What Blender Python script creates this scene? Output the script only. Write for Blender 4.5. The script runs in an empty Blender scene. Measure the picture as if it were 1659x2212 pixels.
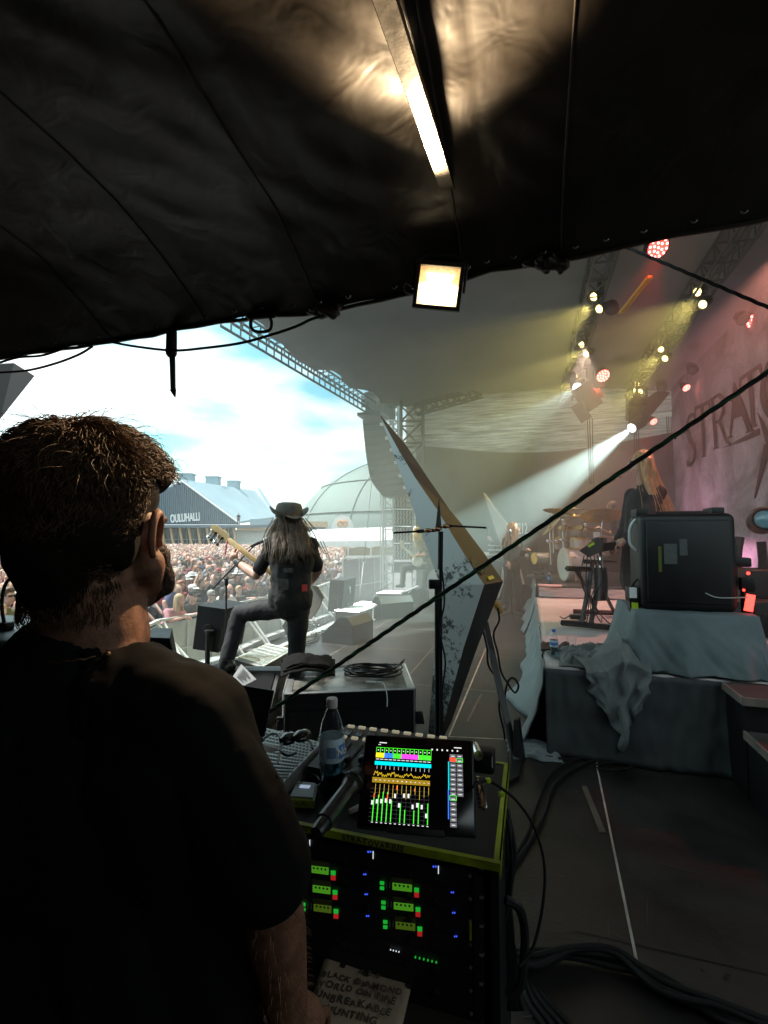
import bpy, bmesh, math, random
from mathutils import Vector as V, Matrix, noise
R = math.radians
sc = bpy.context.scene
C = sc.collection
# ---------------------------------------------------------------- camera
PITCH = R(3.02); F0 = 1023.0
cd = bpy.data.cameras.new("camera"); cam = bpy.data.objects.new("camera", cd); C.objects.link(cam)
cd.sensor_fit = 'VERTICAL'; cd.sensor_height = 36; cd.lens = 36*F0/2212; cd.clip_start = 0.05; cd.clip_end = 900
cam.location = (0, 0, 1.6); cam.rotation_euler = (R(90)+PITCH, 0, 0); sc.camera = cam
# ---------------------------------------------------------------- world, sun, exposure
SUN_EL, SUN_AZ = R(60), R(-80)          # azimuth from +Y towards +X
w = bpy.data.worlds.new("World"); sc.world = w; w.use_nodes = True
nt = w.node_tree; nt.nodes.clear()
def N(nt, t, **k):
    n = nt.nodes.new(t)
    for a, b in k.items():
        if a.startswith('i_'): n.inputs[a[2:].replace('_', ' ')].default_value = b
        else: setattr(n, a, b)
    return n
sky = N(nt, 'ShaderNodeTexSky', sky_type='NISHITA', sun_disc=False, sun_elevation=SUN_EL, sun_rotation=SUN_AZ, dust_density=2.0)
tc = N(nt, 'ShaderNodeTexCoord'); mp = N(nt, 'ShaderNodeMapping'); mp.inputs['Scale'].default_value = (1, 1, 3.2)
nz = N(nt, 'ShaderNodeTexNoise'); nz.inputs['Scale'].default_value = 2.6; nz.inputs['Detail'].default_value = 6; nz.inputs['Roughness'].default_value = .55
rp = N(nt, 'ShaderNodeValToRGB'); rp.color_ramp.elements[0].position = .40; rp.color_ramp.elements[1].position = .60
mx = N(nt, 'ShaderNodeMix', data_type='RGBA'); mx.inputs['B'].default_value = (9.6, 10.3, 10.2, 1)
gm = N(nt, 'ShaderNodeMix', data_type='RGBA', blend_type='MULTIPLY'); gm.inputs['Factor'].default_value = 1; gm.inputs['B'].default_value = (1.0, 1.75, 1.45, 1)
bg = N(nt, 'ShaderNodeBackground'); bg.inputs['Strength'].default_value = .1
wo = N(nt, 'ShaderNodeOutputWorld'); L = nt.links.new
L(tc.outputs['Generated'], mp.inputs['Vector']); L(mp.outputs[0], nz.inputs['Vector']); L(nz.outputs['Fac'], rp.inputs[0])
L(sky.outputs[0], gm.inputs['A']); L(gm.outputs['Result'], mx.inputs['A']); L(rp.outputs[0], mx.inputs['Factor']); L(mx.outputs['Result'], bg.inputs[0]); L(bg.outputs[0], wo.inputs[0])
sl = bpy.data.lights.new("sun", 'SUN'); sl.energy = 4.2; sl.angle = R(6); sl.color = (1, .98, .95)
so = bpy.data.objects.new("sun", sl); C.objects.link(so)
so.rotation_euler = V((math.sin(SUN_AZ)*math.cos(SUN_EL), math.cos(SUN_AZ)*math.cos(SUN_EL), math.sin(SUN_EL))).to_track_quat('Z', 'Y').to_euler()
sc.view_settings.view_transform = 'Standard'; sc.view_settings.look = 'None'; sc.view_settings.exposure = 0.9
sc.render.engine = 'CYCLES'
cy = sc.cycles
cy.max_bounces = 7; cy.diffuse_bounces = 4; cy.glossy_bounces = 3; cy.transmission_bounces = 6; cy.volume_bounces = 0; cy.transparent_max_bounces = 12
cy.sample_clamp_indirect = 3.0; cy.sample_clamp_direct = 0; cy.use_denoising = True; cy.caustics_reflective = False; cy.caustics_refractive = False
cy.volume_step_rate = 1.0; cy.use_light_tree = True; cy.use_adaptive_sampling = False
# ---------------------------------------------------------------- picture and stage coordinates
CP, SP = math.cos(PITCH), math.sin(PITCH)
def W(u, v, Y):                     # the point seen at (u, v) of a 1659 x 2212 picture, Y metres ahead
    x = (u-829.5)/F0; y = (1106-v)/F0
    k = Y/(CP-y*SP)
    return V((x*k, Y, 1.6+(SP+y*CP)*k))
def G(u, v, z=0.0):                 # the point seen at (u, v) on the level z
    a = W(u, v, 1.0); k = (z-1.6)/(a.z-1.6)
    return V((a.x*k, k, z))
AZ = R(17); E1 = V((math.sin(AZ), math.cos(AZ), 0)); E2 = V((math.cos(AZ), -math.sin(AZ), 0))
def S(t, s, z=0.0): return E1*t + E2*s + V((0, 0, z))   # t across the stage (away), s towards the backdrop
def WT(u, v, t):                    # picture point on the vertical plane "t across the stage"
    a = W(u, v, 1.0); k = t/(a.x*E1.x+E1.y); return V((a.x*k, k, 1.6+(a.z-1.6)*k))
def WS(u, v, s):                    # picture point on the vertical plane s
    a = W(u, v, 1.0); k = s/(a.x*E2.x+E2.y); return V((a.x*k, k, 1.6+(a.z-1.6)*k))
RS = Matrix.Rotation(-AZ, 3, 'Z')   # local x -> E2, local y -> E1
# ---------------------------------------------------------------- materials
def mat(name, col, rough=.6, metal=0., var=0., vs=4., bump=0., bs=20., emit=None, es=1., col2=None, coat=0, trans=0, alpha=None, objcol=False, stretch=(1,1,1), spec=.5, sss=0):
    m = bpy.data.materials.new(name); m.use_nodes = True; nt = m.node_tree; L = nt.links.new
    b = nt.nodes['Principled BSDF']
    b.inputs['Base Color'].default_value = (*col, 1); b.inputs['Roughness'].default_value = rough; b.inputs['Metallic'].default_value = metal
    b.inputs['Specular IOR Level'].default_value = spec
    if coat: b.inputs['Coat Weight'].default_value = coat
    if trans: b.inputs['Transmission Weight'].default_value = trans
    if emit: b.inputs['Emission Color'].default_value = (*emit, 1); b.inputs['Emission Strength'].default_value = es
    if alpha is not None: b.inputs['Alpha'].default_value = alpha
    if sss: b.inputs['Subsurface Weight'].default_value = sss; b.inputs['Subsurface Radius'].default_value = (.02, .008, .004)
    tc = N(nt, 'ShaderNodeTexCoord'); mp = N(nt, 'ShaderNodeMapping'); mp.inputs['Scale'].default_value = stretch
    L(tc.outputs['Object'], mp.inputs['Vector'])
    src = None
    if objcol:
        oi = N(nt, 'ShaderNodeObjectInfo'); src = oi.outputs['Color']
        L(src, b.inputs['Base Color'])
    if var:
        nz = N(nt, 'ShaderNodeTexNoise'); nz.inputs['Scale'].default_value = vs; nz.inputs['Detail'].default_value = 6; nz.inputs['Roughness'].default_value = .62
        L(mp.outputs[0], nz.inputs['Vector'])
        rp = N(nt, 'ShaderNodeValToRGB'); rp.color_ramp.elements[0].position = .33; rp.color_ramp.elements[1].position = .68
        if objcol:
            mm = N(nt, 'ShaderNodeMix', data_type='RGBA', blend_type='MULTIPLY'); mm.inputs['Factor'].default_value = 1
            rp.color_ramp.elements[0].color = (1-var, 1-var, 1-var, 1); rp.color_ramp.elements[1].color = (1, 1, 1, 1)
            L(src, mm.inputs['A']); L(rp.outputs[0], mm.inputs['B']); L(mm.outputs['Result'], b.inputs['Base Color'])
        else:
            c0 = [c*(1-var) for c in col]; c1 = col2 or [min(1, c*(1+var)) for c in col]
            rp.color_ramp.elements[0].color = (*c0, 1); rp.color_ramp.elements[1].color = (*c1, 1)
            L(rp.outputs[0], b.inputs['Base Color'])
        L(nz.outputs['Fac'], rp.inputs[0])
        mr = N(nt, 'ShaderNodeMapRange'); mr.inputs['To Min'].default_value = max(.02, rough-.12); mr.inputs['To Max'].default_value = min(1, rough+.12)
        L(nz.outputs['Fac'], mr.inputs['Value']); L(mr.outputs[0], b.inputs['Roughness'])
    if bump:
        n2 = N(nt, 'ShaderNodeTexNoise'); n2.inputs['Scale'].default_value = bs; n2.inputs['Detail'].default_value = 5
        L(mp.outputs[0], n2.inputs['Vector'])
        bp = N(nt, 'ShaderNodeBump'); bp.inputs['Strength'].default_value = bump; bp.inputs['Distance'].default_value = .02
        L(n2.outputs['Fac'], bp.inputs['Height']); L(bp.outputs[0], b.inputs['Normal'])
    return m
# ---------------------------------------------------------------- mesh builder
def frame(d):
    d = d.normalized(); a = V((0, 0, 1)) if abs(d.z) < .9 else V((1, 0, 0))
    x = a.cross(d).normalized(); return x, d.cross(x).normalized(), d
_bb = {}
def bev_box(s, r, seg=2):
    k = (round(s[0], 4), round(s[1], 4), round(s[2], 4), r, seg)
    if k not in _bb:
        bm = bmesh.new(); bmesh.ops.create_cube(bm, size=1)
        for v in bm.verts: v.co = V((v.co.x*s[0], v.co.y*s[1], v.co.z*s[2]))
        bmesh.ops.bevel(bm, geom=bm.edges[:], offset=r, segments=seg, profile=.5, affect='EDGES')
        bm.verts.index_update(); _bb[k] = ([v.co.copy() for v in bm.verts], [[v.index for v in f.verts] for f in bm.faces]); bm.free()
    return _bb[k]
class MB:
    def __init__(s): s.v = []; s.f = []; s.m = []; s.cur = 0
    def add(s, vs, fs, m=None):
        o = len(s.v); s.v += [V(p) for p in vs]; s.f += [[i+o for i in f] for f in fs]; s.m += [s.cur if m is None else m]*len(fs); return s
    def box(s, c, sz, rot=None, bev=0, seg=2, m=None):
        if bev: vs, fs = bev_box(sz, bev, seg)
        else:
            x, y, z = (a/2 for a in sz)
            vs = [V(p) for p in ((-x,-y,-z),(x,-y,-z),(x,y,-z),(-x,y,-z),(-x,-y,z),(x,-y,z),(x,y,z),(-x,y,z))]
            fs = [(0,3,2,1),(4,5,6,7),(0,1,5,4),(1,2,6,5),(2,3,7,6),(3,0,4,7)]
        c = V(c); return s.add([(rot @ p if rot else p)+c for p in vs], fs, m)
    def tube(s, pts, r, n=8, m=None, closed=False):
        pts = [V(p) for p in pts]; k = len(pts); rr = r if isinstance(r, (list, tuple)) else [r]*k
        vs = []; x = None
        for i, p in enumerate(pts):
            a = pts[i-1] if (i or closed) else pts[i]; b = pts[(i+1) % k] if (i < k-1 or closed) else pts[i]
            d = b-a
            if d.length < 1e-9: d = V((0, 0, 1))
            d.normalize()
            if x is None: x, y, _ = frame(d)
            else:
                x = x-d*x.dot(d)
                if x.length < 1e-6: x, _, _ = frame(d)
                x.normalize(); y = d.cross(x)
            for j in range(n):
                q = 2*math.pi*j/n; vs.append(p+(x*math.cos(q)+y*math.sin(q))*rr[i])
        fs = [[i*n+j, i*n+(j+1) % n, (i+1)*n+(j+1) % n, (i+1)*n+j] for i in range(k-1) for j in range(n)]
        if closed: fs += [[(k-1)*n+j, (k-1)*n+(j+1) % n, (j+1) % n, j] for j in range(n)]
        else: fs += [list(range(n))[::-1], [(k-1)*n+j for j in range(n)]]
        return s.add(vs, fs, m)
    def cap(s, a, b, ra, rb, n=12, m=None):    # tapered capsule
        a, b = V(a), V(b); x, y, d = frame(b-a if (b-a).length > 1e-6 else V((0, 0, 1)))
        ring = []; h = 4
        for i in range(1, h+1): q = math.pi/2*i/h; ring.append((a-d*ra*math.cos(q), ra*math.sin(q)))
        for i in range(h, 0, -1): q = math.pi/2*i/h; ring.append((b+d*rb*math.cos(q), rb*math.sin(q)))
        vs = [a-d*ra]
        for p, r in ring: vs += [p+(x*math.cos(2*math.pi*j/n)+y*math.sin(2*math.pi*j/n))*r for j in range(n)]
        vs.append(b+d*rb); k = len(ring)
        fs = [[0, 1+(j+1) % n, 1+j] for j in range(n)]
        fs += [[1+i*n+j, 1+i*n+(j+1) % n, 1+(i+1)*n+(j+1) % n, 1+(i+1)*n+j] for i in range(k-1) for j in range(n)]
        fs += [[1+(k-1)*n+j, 1+(k-1)*n+(j+1) % n, len(vs)-1] for j in range(n)]
        return s.add(vs, fs, m)
    def ell(s, c, r, rot=None, n=16, h=10, m=None):
        c = V(c); r = (r, r, r) if isinstance(r, (int, float)) else r; vs = [V((0, 0, -1))]
        for i in range(1, h):
            q = -math.pi/2+math.pi*i/h; vs += [V((math.cos(q)*math.cos(2*math.pi*j/n), math.cos(q)*math.sin(2*math.pi*j/n), math.sin(q))) for j in range(n)]
        vs.append(V((0, 0, 1)))
        fs = [[0, 1+(j+1) % n, 1+j] for j in range(n)]+[[1+i*n+j, 1+i*n+(j+1) % n, 1+(i+1)*n+(j+1) % n, 1+(i+1)*n+j] for i in range(h-2) for j in range(n)]+[[1+(h-2)*n+j, 1+(h-2)*n+(j+1) % n, len(vs)-1] for j in range(n)]
        vs = [V((p.x*r[0], p.y*r[1], p.z*r[2])) for p in vs]
        return s.add([(rot @ p if rot else p)+c for p in vs], fs, m)
    def lathe(s, prof, c=(0, 0, 0), rot=None, n=24, m=None):   # prof [(r, z)]
        c = V(c); vs = []
        for r, z in prof:
            for j in range(n):
                q = 2*math.pi*j/n; p = V((r*math.cos(q), r*math.sin(q), z)); vs.append((rot @ p if rot else p)+c)
        k = len(prof)
        fs = [[i*n+j, i*n+(j+1) % n, (i+1)*n+(j+1) % n, (i+1)*n+j] for i in range(k-1) for j in range(n)]
        fs += [list(range(n))[::-1], [(k-1)*n+j for j in range(n)]]
        return s.add(vs, fs, m)
    def prism(s, poly, ext, m=None, side=None):
        poly = [V(p) for p in poly]; ext = V(ext); n = len(poly)
        s.add(poly+[p+ext for p in poly], [list(range(n))[::-1], list(range(n, 2*n))], m)
        o = len(s.v)-2*n; f = [[o+i, o+(i+1) % n, o+n+(i+1) % n, o+n+i] for i in range(n)]
        s.f += f; s.m += [(side if side is not None else (s.cur if m is None else m))]*n
        return s
    def sheet(s, fn, nu, nv, m=None):
        vs = [fn(i/nu, j/nv) for j in range(nv+1) for i in range(nu+1)]
        return s.add(vs, [[j*(nu+1)+i, j*(nu+1)+i+1, (j+1)*(nu+1)+i+1, (j+1)*(nu+1)+i] for j in range(nv) for i in range(nu)], m)
    def slab(s, fn, nu, nv, th, m=None):       # sheet with thickness th (vector)
        th = V(th); o = len(s.v); s.sheet(fn, nu, nv, m); k = (nu+1)*(nv+1)
        s.v += [p+th for p in s.v[o:o+k]]; fs = s.f[-nu*nv:]; mm = s.m[-1]
        s.f += [[i+k for i in f][::-1] for f in fs]; s.m += [mm]*len(fs)
        id = lambda i, j: o+j*(nu+1)+i
        ring = [id(i, 0) for i in range(nu)]+[id(nu, j) for j in range(nv)]+[id(i, nv) for i in range(nu, 0, -1)]+[id(0, j) for j in range(nv, 0, -1)]
        for a, b in zip(ring, ring[1:]+ring[:1]): s.f.append([b, a, a+k, b+k]); s.m.append(mm)
        return s
def chain_off(o):
    p = V((0, 0, 0))
    while o is not None: p = p+o.location; o = o.parent
    return p
def top_of(o):
    while o.parent is not None: o = o.parent
    return o
def link_mesh(name, me, mats, parent=None, smooth=35, base=True, color=None):
    o = bpy.data.objects.new(name, me); C.objects.link(o)
    for m in (mats if isinstance(mats, (list, tuple)) else [mats]): me.materials.append(m)
    if parent is not None:
        o.parent = parent
        if top_of(parent).get('_w'): 
            d = chain_off(parent); me.transform(Matrix.Translation(-d))
    elif base and len(me.vertices):
        xs = [v.co for v in me.vertices]; a = [min(p[i] for p in xs) for i in range(3)]; b = [max(p[i] for p in xs) for i in range(3)]
        c = V(((a[0]+b[0])/2, (a[1]+b[1])/2, a[2])); me.transform(Matrix.Translation(-c)); o.location = c; o['_w'] = 1
    if smooth is not None and len(me.polygons):
        me.polygons.foreach_set('use_smooth', [True]*len(me.polygons))
        if smooth < 180: me.set_sharp_from_angle(angle=R(smooth))
    if color: o.color = (*color, 1)
    return o
def build(name, mb, mats, parent=None, smooth=35, fix=True, **k):
    me = bpy.data.meshes.new(name); me.from_pydata([tuple(p) for p in mb.v], [], mb.f)
    if any(mb.m): me.polygons.foreach_set('material_index', mb.m)
    if fix:
        bm = bmesh.new(); bm.from_mesh(me); bmesh.ops.recalc_face_normals(bm, faces=bm.faces[:]); bm.to_mesh(me); bm.free()
    me.update()
    return link_mesh(name, me, mats, parent, smooth, **k)
def tag(o, label, cat, group=None):
    o['label'] = label; o['category'] = cat
    if group: o['group'] = group
    return o
def struct(o): o['kind'] = 'structure'; return o
def thing(name, label, cat, loc=(0, 0, 0), group=None, world=True, rotz=0):
    o = bpy.data.objects.new(name, None); C.objects.link(o); o.location = loc; o.rotation_euler = (0, 0, rotz); o.empty_display_size = .1
    if world: o['_w'] = 1
    return tag(o, label, cat, group)
def dup(root, loc, rotz=None, label=None, group=None, scale=None, color=None):
    def cp(o, par):
        c = o.copy(); C.objects.link(c); c.parent = par
        for ch in [x for x in kids.get(o, [])]: cp(ch, c)
        return c
    kids = {}
    for x in root.children_recursive: kids.setdefault(x.parent, []).append(x)
    r = cp(root, None); r.location = loc
    if rotz is not None: r.rotation_euler = (0, 0, rotz)
    if label: r['label'] = label
    if group: r['group'] = group
    if scale: r.scale = (scale,)*3
    return r
# ---------------------------------------------------------------- voxel-remeshed organic shapes
tsc = bpy.data.scenes.new('workbench')
def blob_mesh(mb, voxel, it=4, dec=None):
    me = bpy.data.meshes.new('raw'); me.from_pydata([tuple(p) for p in mb.v], [], mb.f)
    bm = bmesh.new(); bm.from_mesh(me); bmesh.ops.recalc_face_normals(bm, faces=bm.faces[:]); bm.to_mesh(me); bm.free()
    o = bpy.data.objects.new('raw', me); tsc.collection.objects.link(o)
    r = o.modifiers.new('r', 'REMESH'); r.mode = 'VOXEL'; r.voxel_size = voxel; r.use_smooth_shade = True
    if it: s = o.modifiers.new('s', 'SMOOTH'); s.factor = .6; s.iterations = it
    if dec: d = o.modifiers.new('d', 'DECIMATE'); d.ratio = dec
    vl = tsc.view_layers[0]; vl.update(); dg = vl.depsgraph
    out = bpy.data.meshes.new_from_object(o.evaluated_get(dg))
    bpy.data.objects.remove(o); bpy.data.meshes.remove(me)
    return out
def blob(name, mb, voxel, m, parent=None, it=4, dec=None, **k):
    me = blob_mesh(mb, voxel, it, dec); me.name = name
    me.materials.clear()
    return link_mesh(name, me, m, parent, 180, **k)
def nz3(p, s=1.0, seed=0.0): return noise.noise(V(p)*s+V((seed, seed*1.7, -seed)))
def wrinkle(me, amp, scale, seed=0, stretch=(1, 1, 1)):
    me.update()
    for v in me.vertices:
        p = V((v.co.x*stretch[0], v.co.y*stretch[1], v.co.z*stretch[2]))*scale+V((seed, 0, seed))
        v.co += v.normal*(noise.noise(p)*amp+abs(noise.noise(p*2.3))*amp*.6)
def spline(pts, n=8):
    pts = [V(p) for p in pts]; out = []
    for i in range(len(pts)-1):
        p0 = pts[max(i-1, 0)]; p1 = pts[i]; p2 = pts[i+1]; p3 = pts[min(i+2, len(pts)-1)]
        for j in range(n):
            t = j/n; out.append(.5*((2*p1)+(p2-p0)*t+(2*p0-5*p1+4*p2-p3)*t*t+(3*p1-p0-3*p2+p3)*t**3))
    return out+[pts[-1]]
def text_mesh(txt, size, font_bold=0.0, th=.002, align='CENTER', sx=1.0):
    cu = bpy.data.curves.new('t', 'FONT'); cu.body = txt; cu.size = size; cu.align_x = align; cu.align_y = 'CENTER'; cu.extrude = th/2; cu.offset = font_bold
    o = bpy.data.objects.new('t', cu); tsc.collection.objects.link(o); tsc.view_layers[0].update()
    me = bpy.data.meshes.new_from_object(o.evaluated_get(tsc.view_layers[0].depsgraph)); bpy.data.objects.remove(o)
    if sx != 1: me.transform(Matrix.Diagonal((sx, 1, 1, 1)))
    return me
def hand_text(name, txt, size, pos, xdir, ydir, m, parent, seed=1, bold=.0005, sx=1.0):   # wobbly capitals, one mesh
    rr = random.Random(seed); x = V(xdir).normalized(); y = V(ydir); y = (y-x*y.dot(x)).normalized(); z = x.cross(y); vs, fs = [], []; pen = -len(txt)*size*.36
    for ch in txt:
        if ch == ' ': pen += size*.42; continue
        me = text_mesh(ch, size*rr.uniform(.9, 1.12), bold, .0004, 'LEFT', sx); me.transform(Matrix.Rotation(rr.gauss(0, .10), 4, 'Z')); o = len(vs); dy = rr.gauss(0, size*.05)
        vs += [V(pos)+x*(v.co.x+pen)+y*(v.co.y+dy)+z*v.co.z for v in me.vertices]; fs += [[i+o for i in p.vertices] for p in me.polygons]
        pen += (max([v.co.x for v in me.vertices] or [0])+size*.10); bpy.data.meshes.remove(me)
    me = bpy.data.meshes.new(name); me.from_pydata([tuple(v) for v in vs], [], fs); return link_mesh(name, me, m, parent, None)
def text(name, txt, size, pos, xdir, ydir, m, parent, bold=0., th=.002, align='CENTER', sx=1.0):
    me = text_mesh(txt, size, bold, th, align, sx); me.materials.clear(); me.name = name
    x = V(xdir).normalized(); y = V(ydir); y = (y-x*y.dot(x)).normalized(); z = x.cross(y)
    M = Matrix((x, y, z)).transposed().to_4x4(); M.translation = V(pos); me.transform(M)
    return link_mesh(name, me, m, parent, None)
# ================================================================ materials
M = {}
M['deck'] = mat('deck_ply', (.013, .012, .011), .47, var=.45, vs=2.6, bump=.14, bs=60, col2=(.034, .030, .027), spec=.6)
M['seam'] = mat('deck_seam', (.42, .38, .32), .6, var=.3, vs=9)
M['tape_grey'] = mat('tape_grey', (.11, .10, .08), .5, var=.2)
M['asphalt'] = mat('asphalt', (.16, .155, .15), .85, var=.3, vs=.8)
M['tarp'] = mat('tarp_black', (.024, .019, .015), .46, var=.5, vs=2.6, bump=.34, bs=7, col2=(.058, .044, .032), spec=.6)
for n_ in M['tarp'].node_tree.nodes:
    if n_.type == 'TEX_NOISE' and n_.inputs['Scale'].default_value == 7: n_.inputs['Detail'].default_value = 2.2; n_.inputs['Distortion'].default_value = .8
M['drape'] = mat('drape_black', (.016, .016, .017), .85, var=.3, vs=2)
M['wing'] = mat('wing_drape', (.07, .07, .07), .85, var=.3, vs=1.2)
M['black'] = mat('black_plastic', (.010, .010, .011), .48, var=.3, vs=8, spec=.3)
M['blackm'] = mat('black_metal', (.014, .014, .015), .38, .2, var=.3, vs=10)
M['alu'] = mat('aluminium', (.62, .61, .58), .34, .85, var=.2, vs=5)
M['galv'] = mat('galvanised', (.55, .57, .55), .5, .25, var=.15, vs=3)
M['roof'] = mat('roof_fabric', (.25, .26, .255), .8, var=.2, vs=.7)
M['white'] = mat('white_vinyl', (.82, .82, .80), .6, var=.05, vs=1)
# ================================================================ ground and deck
b = MB(); b.add([(-400, -60, -1.1), (400, -60, -1.1), (400, 700, -1.1), (-400, 700, -1.1)], [(0, 1, 2, 3)])
struct(build('ground', b, M['asphalt'], base=False))
b = MB(); P = [S(-4, -3.3), S(17, -3.3), S(17, 7), S(-4, 7)]
b.prism([p+V((0, 0, -.12)) for p in P], (0, 0, .12))
struct(build('stage_floor', b, M['deck'], base=False, smooth=None))
b = MB()
for s_ in (-3.3, 7.0):
    a, c = S(-4, s_), S(17, s_); d = E2*(.03 if s_ < 0 else -.03)
    b.prism([a+V((0, 0, -1.1)), c+V((0, 0, -1.1)), c+V((0, 0, -.12)), a+V((0, 0, -.12))], d)
tag(build('stage_skirt', b, M['drape']), 'black cloth skirt closing off the front of the stage deck', 'stage skirt')
b = MB()
def floorline(a, c, wd, z=.004):
    d = (c-a).normalized(); n = V((-d.y, d.x, 0))*wd/2
    b.add([a-n+V((0, 0, z)), c-n+V((0, 0, z)), c+n+V((0, 0, z)), a+n+V((0, 0, z))], [(0, 1, 2, 3)])
floorline(G(1383, 2115), G(1288, 1650), .011)
floorline(G(1290, 1650), G(1236, 1395), .010)
floorline(G(968, 1592), G(1155, 1601), .014)
floorline(G(970, 1590), G(1048, 1405), .016)
floorline(G(1048, 1405), G(1098, 1290), .012)
for t_ in (5.1, 6.6, 8.1, 9.6, 11.1, 12.6): floorline(S(t_, -3.2), S(t_, .0), .006)
floorline(S(4.2, -1.35), S(15, -1.35), .006)
floorline(S(4.2, -2.6), S(15, -2.6), .006)
struct(build('deck_seams', b, M['seam'], base=False, smooth=None))
b = MB(); floorline(G(1302, 1800), G(1262, 1700), .035, .005); tag(build('gaffer_tape', b, M['tape_grey'], smooth=None), 'faded strip of gaffer tape beside the pale floor seam', 'tape')
b = MB(); floorline(G(1040, 1500), G(1010, 1560), .02, .005); tag(build('gaffer_tape', b, M['tape_grey'], smooth=None), 'short strip of gaffer tape on the deck right of the star prop', 'tape')
rd_ = random.Random(5); b = MB()      # screw heads and pale scuffs on the boards
for i in range(190):
    p = S(rd_.choice((2.1, 3.6, 5.1, 6.6, 8.1))+rd_.uniform(-.03, .03), rd_.uniform(-3, 3.4), .0035); b.lathe([(.008, 0), (.008, .0008)], p, None, 6)
struct(build('deck_screws', b, M['blackm'], base=False, smooth=None))
M['scratch'] = mat('scuff_mark', (.085, .08, .07), .6, var=.5, vs=12); b = MB()
for i in range(260):
    p = S(rd_.uniform(1.4, 9.5), rd_.uniform(-2.9, 1.0) if rd_.random() < .7 else rd_.uniform(-.1, 1.4), .003); a = rd_.uniform(0, 3.14); l = rd_.uniform(.02, .14); wd = rd_.uniform(.0012, .004); d = V((math.cos(a), math.sin(a), 0)); n = V((-d.y, d.x, 0))
    b.add([p-d*l-n*wd*.3, p+n*wd*2, p+d*l+n*wd*.4, p+n*wd*.6], [(0, 3, 2, 1)])
struct(build('deck_scuffs', b, M['scratch'], base=False, smooth=None))
for t_ in (2.1, 3.6): pass
b = MB()
for t_ in (2.15, 3.62): floorline(S(t_, .15), S(t_, 3.4), .006, .002)
for s_ in (1.35,): floorline(S(.6, s_), S(3.0, s_), .006, .002)
struct(build('deck_joints', b, M['blackm'], base=False, smooth=None))
# ================================================================ canopy over the wing
rnd = random.Random(3)
edge_uv = [(-500, 850), (-150, 792), (0, 773), (80, 760), (220, 740), (330, 722), (372, 712), (480, 694), (560, 682), (660, 676), (735, 664), (880, 634), (1000, 602), (1060, 583), (1150, 570), (1250, 553), (1345, 530), (1500, 500), (1659, 471), (1850, 432), (2300, 350)]
EDGE = [WT(u, v, 2.0) for u, v in edge_uv]
def edge_at(x):
    x = x*(len(EDGE)-1); i = min(int(x), len(EDGE)-2); return EDGE[i].lerp(EDGE[i+1], x-i)
def ridged(p, n=4): return sum((1-abs(noise.noise(p*(2**o)+V((o*7, 0, 0))))*2)*.5**o for o in range(n))/2
def canopy(x, y):
    p = edge_at(x); d = 5.0*y**1.35
    q = p-E1*d
    z = p.z+.34*(1-math.exp(-d*2.2))
    k = min(1, d/.4)
    z += k*(.05*nz3(q, 1.1, 3)+.022*abs(nz3(V((q.x*1.2+q.y*.9, q.y*3-q.x*1.5, 0)), 1.7, 9)))
    z += k*(.005*ridged(V((q.x*2.6-q.y*1.3, q.y*1.1+q.x*.8, 2)))+.010*math.sin(q.x*7+q.y*9+3*nz3(q, .8))*max(0, 1-abs(q.x+.15)/.7))
    z += (1-k)*.010*nz3(q, 5, 5)
    return V((q.x, q.y, z))
b = MB(); b.slab(canopy, 220, 150, (0, 0, .012))
cano = build('canopy', b, M['tarp'], smooth=180); tag(cano, 'dark wrinkled tarpaulin canopy hanging over the side of the stage', 'canopy')
b = MB()     # hem rope along the front edge
pts = [p+V((0, 0, -.006+.008*nz3(p, 6, 2))) for i, p in enumerate([edge_at(i/160) for i in range(161)])]
b.tube(pts, .009, 6); build('hem', b, M['tarp'], cano)
for x_ in (.21, .335, .47, .60, .73):
    b = MB(); b.tube([canopy(x_, y/60)-V((0, 0, .002)) for y in range(1, 61)], .0045, 4); build('welded_seam', b, M['tarp'], cano, 180)
for i in range(26):
    p = edge_at(.1+.034*i)+V((0, 0, .028))-E1*.03; b = MB(); b.tube([p+E2*.011*math.cos(a)+V((0, 0, .011*math.sin(a))) for a in [2*math.pi*j/10 for j in range(10)]], .003, 5, closed=True); build('eyelet', b, M['alu'], cano)
def wall(name, a, c, z0, z1, m, label, fold=.05, n=60, cat='drape', top=None, th=.02, wl=9.0):
    b = MB(); d = c-a; nn = V((-d.y, d.x, 0)).normalized()
    def fn(x, y):
        p = a+d*x; zt = z1 if top is None else top(x)
        f = math.sin(x*d.length*wl+2*nz3(p, .9))*.5+nz3(p, 3.1, 2)
        return p+nn*(f*fold*(1.1-.7*y))+V((0, 0, z0+(zt-z0)*y))
    b.slab(fn, n, 12, nn*th)
    return tag(build(name, b, m, smooth=180), label, cat)
wall('back_light_block', S(-2.6, -4.5), S(-2.6, 4.2), 0, 3.2, M['drape'], 'unseen black curtain added behind the viewer to keep light out')  # out of view, added to block light from behind the camera
wall('near_side_light_block', V((-2.35, -2.5, 0)), V((-2.80, 3.30, 0)), 0, 3.0, M['drape'], 'unseen black curtain added at the audience side to shade the wing floor')  # out of view, added to shade the near floor from the left
wall('side_light_block', S(-2.6, 3.6), S(1.7, 3.4), 0, 3.2, M['drape'], 'unseen black curtain added at the backstage side to keep the wing dark')  # out of view, added to keep the wing interior dark
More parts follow.
